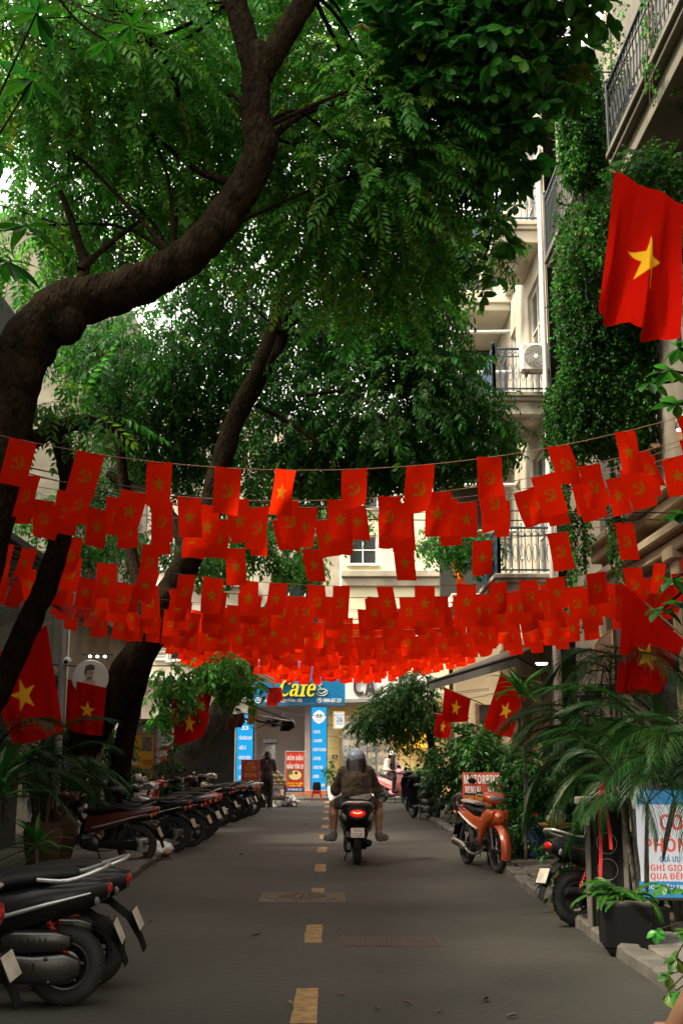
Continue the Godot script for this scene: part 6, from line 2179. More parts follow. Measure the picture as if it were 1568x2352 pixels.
	b.append_array([[Vector3(-0.19, 1.37, 0), el2, 0.055, 0.046], [el2, el2.lerp(wr2, 0.4), 0.047, 0.05], [el2.lerp(wr2, 0.4), wr2, 0.05, 0.03], [Vector3(0.19, 1.37, 0), Vector3(0.26, 1.1, 0.02), 0.05, 0.045], [Vector3(0.26, 1.1, 0.02), Vector3(0.27, 0.85, -0.06), 0.045, 0.028]])
	tr = [[Vector3(0, 0.88, 0), Vector3(0, 0.98, 0), 0.16, 0.15]]
	for s in [-1.0, 1.0]:
		tr.append_array([[Vector3(s * 0.09, 0.88, 0), Vector3(s * 0.1, 0.5, 0), 0.11, 0.085], [Vector3(s * 0.1, 0.5, 0), Vector3(s * 0.1, 0.08, 0.02), 0.085, 0.07], [Vector3(s * 0.1, 0.045, 0.05), Vector3(s * 0.11, 0.04, -0.14), 0.045, 0.04]])
	sl = [[Vector3(0, 0.95, 0), Vector3(0, 1.25, 0), 0.165, 0.16], [Vector3(-0.16, 1.37, 0), Vector3(0.16, 1.37, 0), 0.085, 0.085], [Vector3(-0.19, 1.37, 0), Vector3(-0.26, 1.2, 0.02), 0.075, 0.075], [Vector3(0.19, 1.37, 0), Vector3(0.24, 1.2, 0.02), 0.075, 0.075]]
	sk = S()
	flesh(sk, b, 0.012, 0.03)
	head(sk, Vector3(0, 1.58, -0.02), Vector3(0, 0, -1))
	hand(sk, wr2, wr2 - el2 + Vector3(0, -0.02, -0.03), Vector3(-1, 0.2, 0.3), 1.0, 0.35, 0.006)
	hand(sk, Vector3(0.27, 0.85, -0.06), Vector3(0, -1, -0.2), Vector3(1, 0, 0), 1.0, 0.35, 0.007)
	part(p, "body", sk, skin)
	js = S()
	flesh(js, sl, 0.02, 0.04)
	part(p, "shirt", js, cloth(Color(0.2, 0.2, 0.2), Color(0.3, 0.3, 0.3), 61))
	js = S()
	flesh(js, tr, 0.02, 0.04)
	part(p, "trousers", js, black_cloth)
	part(p, "hair", S().ball(Vector3(0, 1.62, 0.01), Vector3(0.1, 0.1, 0.115), 14, 8, 0.0, PI * 0.55), M.hair)


# flat board in the photo's rectangle at depth d; returns the thing and its size; local origin at the middle, facing +z
func board(called: String, label: String, cat: String, x0: float, y0: float, x1: float, y1: float, d: float, m: Material, turn := 0.0, thick := 0.04, edge: Material = null) -> Array:
	var a := at(x0, y1, d)
	var b := at(x1, y0, d)
	var w := b.x - a.x
	var h := b.y - a.y
	var o := thing(called, label, cat, (a + b) / 2, turn)
	part(o, "board", box(Vector3(w, h, thick), 0.004, Vector3(0, 0, -thick / 2)), m)
	if edge:
		var e := S()
		for s in [-1.0, 1.0]:
			e.box(Vector3(0, s * (h / 2 + 0.012), -thick / 2), Vector3(w + 0.05, 0.025, thick + 0.012), 0.004)
			e.box(Vector3(s * (w / 2 + 0.012), 0, -thick / 2), Vector3(0.025, h, thick + 0.012), 0.004)
		part(o, "frame", e, edge)
	return [o, w, h]


func legs(o: Node3D, w: float, h: float, foot: float, m: Material) -> void:
	# tubular stand down to the ground
	var s := S()
	for sg in [-1.0, 1.0]:
		s.bar(Vector3(sg * w * 0.42, h / 2, -0.05), Vector3(sg * w * 0.44, -o.position.y + foot, -0.02), 0.012)
		s.bar(Vector3(sg * w * 0.42, h / 4, -0.05), Vector3(sg * w * 0.44, -o.position.y + foot, -0.45), 0.012)
		s.bar(Vector3(sg * w * 0.44, -o.position.y + foot + 0.012, 0.12), Vector3(sg * w * 0.44, -o.position.y + foot + 0.012, -0.5), 0.012)
	s.bar(Vector3(-w * 0.44, -o.position.y + foot + 0.1, -0.02), Vector3(w * 0.44, -o.position.y + foot + 0.1, -0.02), 0.01)
	part(o, "stand", s, m)


func signs() -> void:
	var blue := mat(Color(0.0, 0.13, 0.3), 0.4)
	var white := mat(Color(0.75, 0.75, 0.74), 0.5)
	var yellow := mat(Color(0.8, 0.55, 0.02), 0.4)
	var red := mat(Color(0.5, 0.03, 0.015), 0.45)
	var lit_blue := glow(Color(0.0, 0.33, 0.72), 0.25, Color(0.0, 0.12, 0.28))
	var lit_white := glow(Color(0.95, 0.97, 1.0), 0.15, Color(0.45, 0.45, 0.45))
	# cafe fascia
	var q := board("cafe_sign", "blue fascia sign with yellow Cafe lettering and a coffee cup over the open room", "sign", 583, 1520, 792, 1620, 40.0, blue, 0.0, 0.12)
	var o: Node3D = q[0]
	var w: float = q[1]
	var h: float = q[2]
	var ys: StandardMaterial3D = yellow
	words(o, "Cafe", Vector3(-0.06, -0.17, 0.05), 0.55, ys, 1.2, 0.1, true, true, 0.22)
	words(o, "33 Âu Triệu - Hoàn Kiếm - HN", Vector3(-0.6, -h / 2 + 0.16, 0.006), 0.13, white, 1.38)
	words(o, "0904 457 221", Vector3(w / 2 - 0.42, -h / 2 + 0.16, 0.006), 0.12, white, 0.6)
	var ic := S()
	for c in [[-w / 2 + 0.14, 0.085], [w / 2 - 0.86, 0.075]]:
		var ring := []
		for k in 17:
			ring.append(Vector3(c[0] + cos(TAU * k / 16) * c[1], -h / 2 + 0.16 + sin(TAU * k / 16) * c[1], 0.008))
		ic.tube(ring, 0.012, 5, false)
		ic.ball(Vector3(c[0], -h / 2 + 0.17, 0.006), Vector3(0.03, 0.035, 0.01), 8, 6)
	part(o, "icon", ic, white)
	var cup := S()
	var cp := func(pts: Array, r: float) -> void:
		cup.tube(spline(pts.map(func(v): return Vector3(v.x, v.y - 0.22, 0.012)), 4), r, 5)
	cp.call([Vector2(0.62, 0.02), Vector2(0.64, -0.07), Vector2(0.74, -0.12), Vector2(0.84, -0.07), Vector2(0.86, 0.02), Vector2(0.62, 0.02)], 0.014)
	cp.call([Vector2(0.86, 0.0), Vector2(0.93, -0.01), Vector2(0.92, -0.07), Vector2(0.84, -0.07)], 0.012)
	cp.call([Vector2(0.57, -0.1), Vector2(0.66, -0.18), Vector2(0.82, -0.18), Vector2(0.93, -0.11)], 0.014)
	cp.call([Vector2(0.72, 0.07), Vector2(0.66, 0.14), Vector2(0.75, 0.19), Vector2(0.68, 0.27)], 0.013)
	part(o, "cup_emblem", cup, mat(Color(0.62, 0.52, 0.33), 0.5))
	# two tall blue light boxes
	q = board("light_box_sign", "tall bright blue lightbox listing services right of the cafe room", "sign", 714, 1624, 750, 1838, 39.9, lit_blue, 0.0, 0.12, M.iron)
	o = q[0]
	w = q[1]
	h = q[2]
	part(o, "badge", S().prism(PackedVector2Array(range(16).map(func(k): return Vector2(cos(TAU * k / 16), sin(TAU * k / 16)) * (0.23 if k % 4 == 0 else 0.205) + Vector2(0, h / 2 - 0.33))), 0.006), lit_white, T3(Vector3(0, 0, 0.004)))
	words(o, "33", Vector3(0, h / 2 - 0.29, 0.009), 0.12, M.ink, 0.2, 0.004)
	words(o, "Âu Triệu", Vector3(0, h / 2 - 0.42, 0.009), 0.05, mat(Color(0.3, 0.6, 0.9)), 0.24, 0.004)
	var li := ["- HOTEL", "- LAUNDRY", "- MONEY EXCHANGE", "- COFFEE", "- SMOOTHIE", "- BIKE", "- SOUVENIR SHOP", "- GROCERY"]
	for k in 8:
		words(o, li[k], Vector3(-w / 2 + 0.05 + [0.13, 0.16, 0.22, 0.13, 0.17, 0.1, 0.2, 0.16][k], h / 2 - 0.82 - k * 0.29, 0.005), 0.1, lit_white, [0.26, 0.32, 0.46, 0.28, 0.34, 0.22, 0.42, 0.33][k], 0.004)
	q = board("light_box_sign", "tall bright blue lightbox left of the cafe room behind the red stall sign", "sign", 541, 1640, 582, 1838, 39.9, lit_blue, 0.0, 0.12, M.iron)
	o = q[0]
	w = q[1]
	h = q[2]
	words(o, "MÓN", Vector3(0.05, h / 2 - 0.2, 0.005), 0.12, lit_white, 0.34, 0.004)
	words(o, "33", Vector3(0.0, h / 2 - 0.46, 0.005), 0.13, lit_white, 0.24, 0.004)
	li = ["- TẮM NÓNG LẠNH", "- GIẶT LÀ", "- BÚN ĐỌC NÓNG", "- CÀ PHÊ", "- SINH TỐ", "- XE MÁY"]
	for k in 6:
		words(o, li[k], Vector3(-w / 2 + 0.06 + [0.22, 0.13, 0.21, 0.13, 0.15, 0.13][k], h / 2 - 0.79 - k * 0.32, 0.005), 0.11, lit_white, [0.44, 0.26, 0.42, 0.26, 0.3, 0.26][k], 0.004)
	# shop fascia and its small hanging lightbox
	q = board("shop_fascia", "long white fascia board with black capital letters over the corner shop", "sign", 793, 1548, 985, 1606, 39.85, mat(Color(0.68, 0.67, 0.64), 0.5), 0.0, 0.3)
	o = q[0]
	h = q[2]
	words(o, "C", Vector3(-0.98, 0.0, 0.03), 0.6, M.ink, 0.34, 0.06)
	words(o, "A", Vector3(-0.58, 0.0, 0.03), 0.6, M.ink, 0.36, 0.06)
	part(o, "ledge", box(Vector3(q[1] + 0.02, 0.1, 0.36), 0.01, Vector3(0, -h / 2 - 0.07, -0.12)), M.grey_wall)
	q = board("hanging_lightbox", "small white hanging lightbox with a blue 24 on the yellow pillar", "sign", 768, 1636, 790, 1672, 39.6, lit_white, 0.12, 0.1, M.yellow_wall)
	o = q[0]
	words(o, "24", Vector3(0, 0.02, 0.004), 0.17, mat(Color(0.05, 0.3, 0.6)), 0.2, 0.004)
	part(o, "underline", box(Vector3(0.2, 0.02, 0.004), 0.0, Vector3(0, -0.12, 0.004)), mat(Color(0.1, 0.3, 0.5)))
	part(o, "arrow", S().prism(PackedVector2Array([Vector2(0.04, 0), Vector2(0.09, -0.05), Vector2(0.06, -0.05), Vector2(0.06, -0.1), Vector2(0.03, -0.1)]), 0.004), mat(Color(0.6, 0.1, 0.05)), T3(Vector3(0.02, 0.03, 0.012)))
	# glowing numerals
	var neon := glow(Color(1.0, 0.5, 0.03), 0.45, Color(0.5, 0.3, 0.02))
	o = thing("glowing_numerals", "glowing yellow 02 numerals on the yellow shop wall behind the small tree", "sign", at(946, 1697, 40.1))
	words(o, "0", Vector3(-0.26, 0, 0.05), 0.6, neon, 0.42, 0.1)
	words(o, "2", Vector3(0.26, 0, 0.05), 0.6, neon, 0.42, 0.1)
	# noodle signs
	q = board("noodle_sign", "red upright BÚN ĐẬU MẮM TÔM 33 sign with a noodle picture", "sign", 656, 1727, 699, 1819, 38.2, red, 0.0, 0.03, M.silver_paint)
	o = q[0]
	w = q[1]
	h = q[2]
	words(o, "BÚN ĐẬU", Vector3(0, h / 2 - 0.2, 0.004), 0.13, white, 0.5, 0.004)
	words(o, "MẮM TÔM 33", Vector3(0, h / 2 - 0.46, 0.004), 0.13, white, 0.52, 0.004)
	var im := Image.create(64, 48, false, Image.FORMAT_RGB8)
	for y in 48:
		for x in 64:
			var dd := Vector2((x - 32) / 26.0, (y - 24) / 20.0).length()
			var c := Color(0.5, 0.3, 0.14)
			if dd < 1.0:
				c = Color(0.85, 0.78, 0.6)
			if dd < 0.8:
				var nn := sin(x * 0.9 + sin(y * 0.5) * 2.0) * 0.5 + 0.5
				c = Color(0.75, 0.55, 0.25).lerp(Color(0.9, 0.85, 0.7), nn)
			if Vector2(x - 36, y - 14).length() < 7:
				c = Color(0.35, 0.12, 0.06)
			if Vector2(x - 12, y - 12).length() < 11 and (x + y) % 5 != 0:
				c = Color(0.15, 0.32, 0.08)
			im.set_pixel(x, y, c)
	var food := StandardMaterial3D.new()
	food.albedo_texture = ImageTexture.create_from_image(im)
	food.roughness = 0.5
	part(o, "picture", S().quad(Vector3(-0.24, -0.17, 0), Vector3(0.24, -0.17, 0), Vector3(0.24, 0.17, 0), Vector3(-0.24, 0.17, 0)), food, T3(Vector3(0, -0.1, 0.005)))
	words(o, "33 Âu Triệu - Hàng Trống", Vector3(0, -0.36, 0.004), 0.05, yellow, 0.5, 0.003)
	words(o, "Hoàn Kiếm - Hà Nội", Vector3(0, -0.43, 0.004), 0.05, yellow, 0.36, 0.003)
	part(o, "phone_strip", box(Vector3(w, 0.15, 0.01), 0.0, Vector3(0, -h / 2 + 0.075, 0.002)), mat(Color(0.02, 0.03, 0.12), 0.5))
	words(o, "ĐT: 0904.457.221", Vector3(0, -h / 2 + 0.075, 0.009), 0.06, white, 0.44, 0.003)
	legs(o, w, h, 0.0, M.steel)
	q = board("stall_sign", "red sign 25 BÚN ĐẬU MẸT beyond the parked motorbikes", "sign", 555, 1747, 595, 1819, 31.5, mat(Color(0.33, 0.03, 0.015), 0.5), 0.06, 0.03, M.red_paint)
	o = q[0]
	w = q[1]
	h = q[2]
	var gold := mat(Color(0.6, 0.27, 0.03), 0.5)
	words(o, "25", Vector3(0, h / 2 - 0.08, 0.004), 0.085, gold, 0.18, 0.003)
	words(o, "ÂU TRIỆU", Vector3(0, h / 2 - 0.18, 0.004), 0.055, gold, 0.3, 0.003)
	words(o, "QUÁN CÔ HOA", Vector3(0, h / 2 - 0.25, 0.004), 0.03, gold, 0.3, 0.003)
	words(o, "BÚN", Vector3(0, h / 2 - 0.37, 0.004), 0.1, gold, 0.3, 0.003)
	words(o, "ĐẬU", Vector3(0, h / 2 - 0.55, 0.004), 0.1, gold, 0.3, 0.003)
	words(o, "MẸT", Vector3(0, h / 2 - 0.72, 0.004), 0.1, gold, 0.34, 0.003)
	words(o, "50K", Vector3(0.12, -h / 2 + 0.05, 0.004), 0.07, M.ink, 0.16, 0.003)
	legs(o, w, h, 0.0, M.iron)
	# rental sign
	q = board("rental_sign", "red and white motorbike rental sign standing behind the orange motorbike", "sign", 1063, 1775, 1148, 1852, 18.1, mat(Color(0.42, 0.05, 0.02), 0.5), -0.1, 0.03)
	o = q[0]
	w = q[1]
	h = q[2]
	words(o, "MOTORBIKE", Vector3(0, h / 2 - 0.1, 0.004), 0.13, white, w * 0.92, 0.003)
	words(o, "RENTAL", Vector3(-w * 0.22, h / 2 - 0.25, 0.004), 0.095, white, w * 0.42, 0.003)
	words(o, "SELL", Vector3(w * 0.28, h / 2 - 0.25, 0.004), 0.095, white, w * 0.26, 0.003)
	words(o, "CHO THUÊ", Vector3(-w * 0.16, h / 2 - 0.37, 0.004), 0.075, gold, w * 0.55, 0.003)
	words(o, "0983", Vector3(-w * 0.22, h / 2 - 0.49, 0.004), 0.07, gold, w * 0.3, 0.003)
	legs(o, w, h, 0.08, M.iron)
	# yellow laundry sign on its pillar
	var pil := thing("gate_pillar", "grey plastered gate pillar with a capstone behind the parked motorbikes", "pillar", Vector3(at(330, 1760, 27).x, 0.08, -27.2))
	part(pil, "shaft", box(Vector3(0.62, 2.1, 0.5), 0.015, Vector3(0, 1.05, 0)), M.grey_wall)
	part(pil, "capstone", box(Vector3(0.74, 0.1, 0.62), 0.015, Vector3(0, 2.16, 0)), M.kerb)
	q = board("laundry_sign", "yellow sign reading 150K and LAUNDRY in red and blue on the grey pillar", "sign", 296, 1688, 354, 1790, 26.9, mat(Color(0.55, 0.3, 0.01), 0.5), 0.0, 0.03, M.orange_paint)
	o = q[0]
	w = q[1]
	h = q[2]
	words(o, "GIÁ:", Vector3(-w * 0.22, -0.12, 0.004), 0.09, white, 0.16, 0.003)
	words(o, "150K", Vector3(w * 0.24, -0.12, 0.004), 0.12, mat(Color(0.35, 0.01, 0.01)), 0.23, 0.003)
	words(o, "GIẶT LÀ", Vector3(-w * 0.26, -0.32, 0.004), 0.11, mat(Color(0.01, 0.06, 0.16)), 0.2, 0.003)
	words(o, "LAUNDRY", Vector3(w * 0.22, -0.32, 0.004), 0.12, mat(Color(0.01, 0.06, 0.16)), 0.29, 0.003)
	part(o, "picture", box(Vector3(w * 0.44, 0.32, 0.004), 0.0, Vector3(w * 0.22, h / 2 - 0.2, 0.003)), rough_mat(Color(0.03, 0.03, 0.03), Color(0.4, 0.3, 0.2), 3.0, 0.5, 0.0, 70))
	q = board("price_sign", "tall red and white sign with 24 in an oval behind the yellow laundry sign", "sign", 357, 1649, 397, 1785, 29.5, red, 0.0, 0.04, M.white)
	o = q[0]
	w = q[1]
	h = q[2]
	words(o, "OPEN", Vector3(-0.05, h / 2 - 0.1, 0.004), 0.12, white, 0.26, 0.003)
	words(o, "EIGHT", Vector3(0.0, h / 2 - 0.25, 0.004), 0.12, white, 0.36, 0.003)
	part(o, "oval", S().prism(PackedVector2Array(range(20).map(func(k): return Vector2(cos(TAU * k / 20) * 0.2, sin(TAU * k / 20) * 0.17))), 0.004), white, T3(Vector3(0, h / 2 - 0.52, 0.003)))
	words(o, "24", Vector3(0, h / 2 - 0.48, 0.008), 0.13, mat(Color(0.02, 0.06, 0.25)), 0.22, 0.003)
	words(o, "TRIỆU", Vector3(0, h / 2 - 0.6, 0.008), 0.05, mat(Color(0.02, 0.06, 0.25)), 0.18, 0.003)
	words(o, "ĐỒNG", Vector3(0, h / 2 - 0.86, 0.004), 0.14, white, 0.36, 0.003)
	part(o, "rule", S().box(Vector3(0, -h / 2 + 0.3, 0.003), Vector3(w * 0.9, 0.02, 0.004)).box(Vector3(0, -h / 2 + 0.08, 0.003), Vector3(w * 0.9, 0.02, 0.004)), white)
	words(o, "0912", Vector3(0.05, -h / 2 + 0.18, 0.004), 0.1, white, 0.22, 0.003)
	# round shop sign
	o = thing("round_sign", "round white shop sign with a drawn man's head, in shade behind the twin trunks", "sign", at(208, 1558, 19.6), 0.15)
	var dsc := S()
	dsc.x = T3(Vector3.ZERO, Vector3(PI / 2, 0, 0))
	dsc.lathe([Vector2(0, 0.04), Vector2(0.285, 0.04), Vector2(0.3, 0.02), Vector2(0.3, -0.05), Vector2(0, -0.05)], 40)
	part(o, "disc", dsc, mat(Color(0.42, 0.42, 0.4), 0.5))
	var face := S()
	face.prism(PackedVector2Array(range(14).map(func(k): return Vector2(cos(TAU * k / 14) * 0.075, sin(TAU * k / 14) * 0.1) + Vector2(-0.02, 0.06))), 0.004)
	face.prism(PackedVector2Array([Vector2(-0.12, -0.12), Vector2(0.09, -0.12), Vector2(0.08, -0.04), Vector2(-0.02, -0.01), Vector2(-0.11, -0.04)]), 0.004)
	part(o, "face", face, mat(Color(0.32, 0.22, 0.17)), T3(Vector3(0, 0, 0.043)))
	var hr := S()
	hr.prism(PackedVector2Array([Vector2(-0.1, 0.1), Vector2(-0.08, 0.2), Vector2(0.0, 0.23), Vector2(0.07, 0.2), Vector2(0.06, 0.13), Vector2(-0.05, 0.13), Vector2(-0.085, 0.04)]), 0.004)
	hr.box(Vector3(-0.045, 0.085, 0), Vector3(0.04, 0.012, 0.005)).box(Vector3(0.02, 0.085, 0), Vector3(0.04, 0.012, 0.005)).box(Vector3(-0.01, 0.005, 0), Vector3(0.07, 0.02, 0.005))
	part(o, "hair", hr, M.ink, T3(Vector3(0, 0, 0.046)))
	part(o, "band", box(Vector3(0.27, 0.07, 0.004), 0.0, Vector3(-0.01, -0.155, 0.043)), mat(Color(0.3, 0.05, 0.04)))
	part(o, "band", box(Vector3(0.3, 0.05, 0.004), 0.0, Vector3(-0.01, -0.225, 0.043)), mat(Color(0.05, 0.08, 0.1)))
	words(o, "TIỆM TRÀ", Vector3(-0.01, -0.225, 0.047), 0.03, white, 0.2, 0.002)
	part(o, "bracket", S().bar(Vector3(-0.2, 0.2, -0.05), Vector3(-1.2, 0.25, -0.1), 0.015), M.iron)
	for k in 3:
		var bm := glow(Color(1.0, 0.95, 0.85), 6.0)
		part(o, "spot_lamp", S().ball(Vector3(-0.02 + k * 0.12, 0.36, 0.0), Vector3(0.025, 0.02, 0.025), 8, 6), bm)
	part(o, "lamp_bar", S().bar(Vector3(-0.15, 0.39, 0), Vector3(0.35, 0.39, 0), 0.012), M.iron)
	# rooms lightbox at the right edge
	q = board("rooms_lightbox", "glowing white lightbox about rooms and tours behind palm stems at the right edge", "sign", 1470, 1815, 1612, 2062, 10.4, lit_white, -0.12, 0.14, M.alloy)
	o = q[0]
	w = q[1]
	h = q[2]
	var rt := glow(Color(0.9, 0.13, 0.07), 0.17, Color(0.4, 0.06, 0.04))
	var bt := glow(Color(0.05, 0.22, 0.5), 0.12, Color(0.03, 0.1, 0.25))
	part(o, "band", box(Vector3(w, 0.12, 0.006), 0.0, Vector3(0, h / 2 - 0.06, 0.003)), glow(Color(0.03, 0.25, 0.5), 0.2, Color(0.02, 0.15, 0.3)))
	part(o, "band", box(Vector3(w, 0.13, 0.006), 0.0, Vector3(0, -h / 2 + 0.065, 0.003)), glow(Color(0.03, 0.25, 0.5), 0.2, Color(0.02, 0.15, 0.3)))
	words(o, "CÒN", Vector3(0.06, h / 2 - 0.27, 0.004), 0.13, rt, 0.3, 0.003)
	words(o, "PHÒNG", Vector3(0.0, h / 2 - 0.46, 0.004), 0.11, rt, 0.46, 0.003)
	words(o, "GIÁ ƯU ĐÃI", Vector3(0.03, h / 2 - 0.575, 0.004), 0.045, bt, 0.28, 0.003)
	words(o, "NGHỈ GIỜ 2H", Vector3(-0.03, h / 2 - 0.645, 0.004), 0.05, rt, 0.42, 0.003)
	words(o, "QUA ĐÊM", Vector3(-0.04, h / 2 - 0.715, 0.004), 0.05, rt, 0.3, 0.003)
	words(o, "ROOMS AND", Vector3(0.02, h / 2 - 0.775, 0.004), 0.042, bt, 0.32, 0.003)
	words(o, "TOURS INFO", Vector3(0.0, h / 2 - 0.83, 0.004), 0.042, bt, 0.36, 0.003)
	words(o, "ĐC: 52 ÂU TRIỆU", Vector3(-0.03, -h / 2 + 0.085, 0.007), 0.034, lit_white, 0.4, 0.003)
	var al := AreaLight3D.new()
	al.name = "lightbox_light"
	al.area_size = Vector2(w, h)
	al.light_energy = 0.12
	al.light_color = Color(0.92, 0.96, 1.0)
	al.shadow_enabled = true
	al.position = o.position + Vector3(-0.004, 0, 0.04)
	al.rotation.y = PI - 0.12
	add_child(al)
	# hotel name board
	q = board("hotel_sign", "black board with white HOTEL lettering behind palm fronds at the right", "sign", 1492, 1455, 1552, 1545, 15.2, M.black, -0.5, 0.06)
	o = q[0]
	words(o, "N", Vector3(0.1, 0.1, 0.004), 0.1, lit_white, 0.08, 0.004)
	words(o, "HOTEL", Vector3(-0.02, -0.07, 0.004), 0.075, lit_white, 0.27, 0.004)
	# blue and white board in the shrubs
	q = board("small_board", "white board with blue top and red print half hidden in shrubs on the right", "sign", 1166, 1760, 1236, 1870, 19.5, white, -0.2, 0.03, M.silver_paint)
	o = q[0]
	w = q[1]
	h = q[2]
	part(o, "band", box(Vector3(w, 0.09, 0.006), 0.0, Vector3(0, h / 2 - 0.05, 0.003)), mat(Color(0.02, 0.12, 0.3)))
	var rg := S()
	for c in [[0.08, -0.02, 0.1], [0.12, -0.18, 0.07]]:
		var ring := []
		for k in 17:
			ring.append(Vector3(c[0] + cos(TAU * k / 16) * c[2], c[1] + sin(TAU * k / 16) * c[2], 0.004))
		rg.tube(ring, 0.016, 5, false)
	part(o, "emblem", rg, mat(Color(0.5, 0.06, 0.04)))
	legs(o, w, h, 0.08, M.iron)


func street_things() -> void:
	# covers in the road
	var mh := thing("manhole_cover", "round iron manhole cover set in a rectangular concrete frame in the road", "manhole cover", spot(695, 2062))
	var f := S()
	f.box(Vector3(0, 0.004, 0.0), Vector3(0.94, 0.012, 0.86), 0.003)
	part(mh, "frame", f, rough_mat(Color(0.07, 0.05, 0.03), Color(0.15, 0.11, 0.07), 1.0, 0.85, 0.4, 75))
	var cv := S()
	cv.x = T3(Vector3(0, 0.011, 0))
	cv.lathe([Vector2(0.0, 0.004), Vector2(0.36, 0.004), Vector2(0.365, 0.0), Vector2(0.38, 0.0), Vector2(0.385, 0.006), Vector2(0.4, 0.006), Vector2(0.402, -0.004)], 40)
	for k in 9:
		cv.box(Vector3(0, 0.006, -0.28 + k * 0.07), Vector3(sqrt(maxf(0.01, 0.1 - pow(-0.28 + k * 0.07, 2))) * 1.7, 0.006, 0.02), 0.002)
	part(mh, "cover", cv, rough_mat(Color(0.06, 0.045, 0.03), Color(0.12, 0.09, 0.06), 1.5, 0.7, 0.3, 72))
	var gt := thing("drain_cover", "rectangular ribbed iron drain cover flat in the road right of the dashes", "drain cover", spot(893, 2164), -0.02)
	var pm := rough_mat(Color(0.04, 0.028, 0.02), Color(0.08, 0.058, 0.042), 1.5, 0.7, 0.3, 73)
	part(gt, "plate", box(Vector3(0.86, 0.01, 0.5), 0.003, Vector3(0, 0.003, 0)), pm)
	var rb := S()
	for k in 26:
		for q in 12:
			rb.box(Vector3(-0.4 + k * 0.032, 0.009, -0.22 + q * 0.04), Vector3(0.016, 0.006, 0.028))
	var rp := part(gt, "rib", rb, pm)
	rp.set_meta("kind", "stuff")
	# litter
	var lt := [[680, 2066, 0.06], [575, 2153, 0.05], [773, 2140, 0.03], [353, 2118, 0.035], [948, 2310, 0.035], [1160, 2340, 0.04], [860, 2320, 0.03], [815, 1953, 0.06], [1000, 2330, 0.03], [670, 2310, 0.03], [1120, 2298, 0.05], [480, 1905, 0.05], [520, 1880, 0.06], [560, 1965, 0.04], [700, 1895, 0.04], [795, 2290, 0.03]]
	var lm := [mat(Color(0.2, 0.1, 0.04), 0.8), mat(Color(0.1, 0.06, 0.03), 0.8), mat(Color(0.07, 0.055, 0.04), 0.8)]
	var names := ["by the manhole cover", "left of the dashes", "beside the drain cover", "near the parked motorbikes", "below the drain cover", "near the lower right corner", "in the lower middle of the road", "left of the ridden scooter's wheel", "in the lower right half of the road", "close to the nearest dash", "right of the drain cover", "by the tyres of the parked row", "far up the road near the stall", "beside the parked row", "near the far dashes", "at the bottom middle of the road"]
	for k in lt.size():
		var l := thing("fallen_leaf", "dry fallen leaf lying on the road %s" % names[k], "leaf", spot(lt[k][0], lt[k][1]) + Vector3(0, 0.01, 0), rng.randf() * TAU, "dry leaves on the road")
		part(l, "blade", S().leaf(lt[k][2] * 2, lt[k][2], 0.4, -0.2, 0.5, 3), lm[k % 3])
	# bag of rubbish beside the left row
	var rbag := thing("rubbish_bag", "crumpled white plastic rubbish bag on the road by the parked motorbikes", "bag", spot(368, 1972))
	var nf := FastNoiseLite.new()
	nf.frequency = 6.0
	var crumple := func(r: Vector3, amp: float, sd: int) -> Shape:
		nf.seed = sd
		var s := S()
		var p := PackedVector3Array()
		for b in 13:
			var e := clampf(PI * b / 12.0, 0.01, PI - 0.01)
			for k in 18:
				var a := TAU * k / 18
				var d := Vector3(cos(a) * sin(e), cos(e), sin(a) * sin(e))
				var m := 1.0 + amp * nf.get_noise_3dv(d * 0.5 + Vector3.ONE * sd)
				var q := d * r * m
				q.y = maxf(q.y, -r.y * 0.6)
				p.append(q + Vector3(0, r.y * 0.6, 0))
		s.grid(p, 18, 13, true)
		return s
	part(rbag, "bag", crumple.call(Vector3(0.19, 0.15, 0.15), 0.9, 3), M.bag_white)
	for k in 7:
		part(rbag, "dry_leaf", S().leaf(0.22, 0.13, 0.4, -0.4, 0.5, 3), lm[0], T3(Vector3(rng.randf_range(-0.25, 0.3), 0.02, rng.randf_range(0.1, 0.25)), Vector3(rng.randf_range(-0.3, 0.1), rng.randf() * TAU, 0.2)))
	var dl := thing("leaf_pile", "heap of crumpled brown leaves at the right kerb behind the orange motorbike", "leaf pile", spot(1175, 1972) + Vector3(0.1, 0.07, 0))
	for k in 16:
		part(dl, "dry_leaf", S().leaf(0.2, 0.13, 0.4, -0.4, 0.5, 3), lm[k % 3], T3(Vector3(rng.randf_range(-0.2, 0.2), 0.02 + rng.randf() * 0.08, rng.randf_range(-0.12, 0.12)), Vector3(rng.randf_range(-0.9, 0.2), rng.randf() * TAU, rng.randf_range(-0.5, 0.5))))
	# tall blue sack
	var sack := thing("blue_sack", "tall full dark blue sack standing on the right pavement", "sack", spot(1232, 1988) + Vector3(0, 0.1, 0.0))
	var sp := S()
	nf.frequency = 3.0
	var pp := PackedVector3Array()
	var pr := [[0.0, 0.0], [0.12, 0.0], [0.15, 0.05], [0.155, 0.25], [0.14, 0.45], [0.11, 0.52], [0.09, 0.56], [0.0, 0.57]]
	for q in pr:
		for k in 18:
			var a := TAU * k / 18
			var m: float = q[0] * (1.0 + 0.22 * nf.get_noise_3d(cos(a), q[1] * 2, sin(a)))
			pp.append(Vector3(cos(a) * m, q[1], sin(a) * m))
	sp.grid(pp, 18, 8, true)
	part(sack, "body", sp, M.bag_blue)
	part(sack, "red_tie", crumple.call(Vector3(0.05, 0.035, 0.05), 0.8, 9), M.red_cloth, T3(Vector3(0, 0.56, 0)))
	# menu board with red ribbon
	var mb := thing("menu_board", "black menu board in a grey wooden stand with a slanted cap and red ribbon", "menu board", spot(1405, 2158) + Vector3(0, 0.08, -0.02), -0.55)
	part(mb, "panel", box(Vector3(0.3, 0.98, 0.04), 0.004, Vector3(0, 0.5, 0)), M.black)
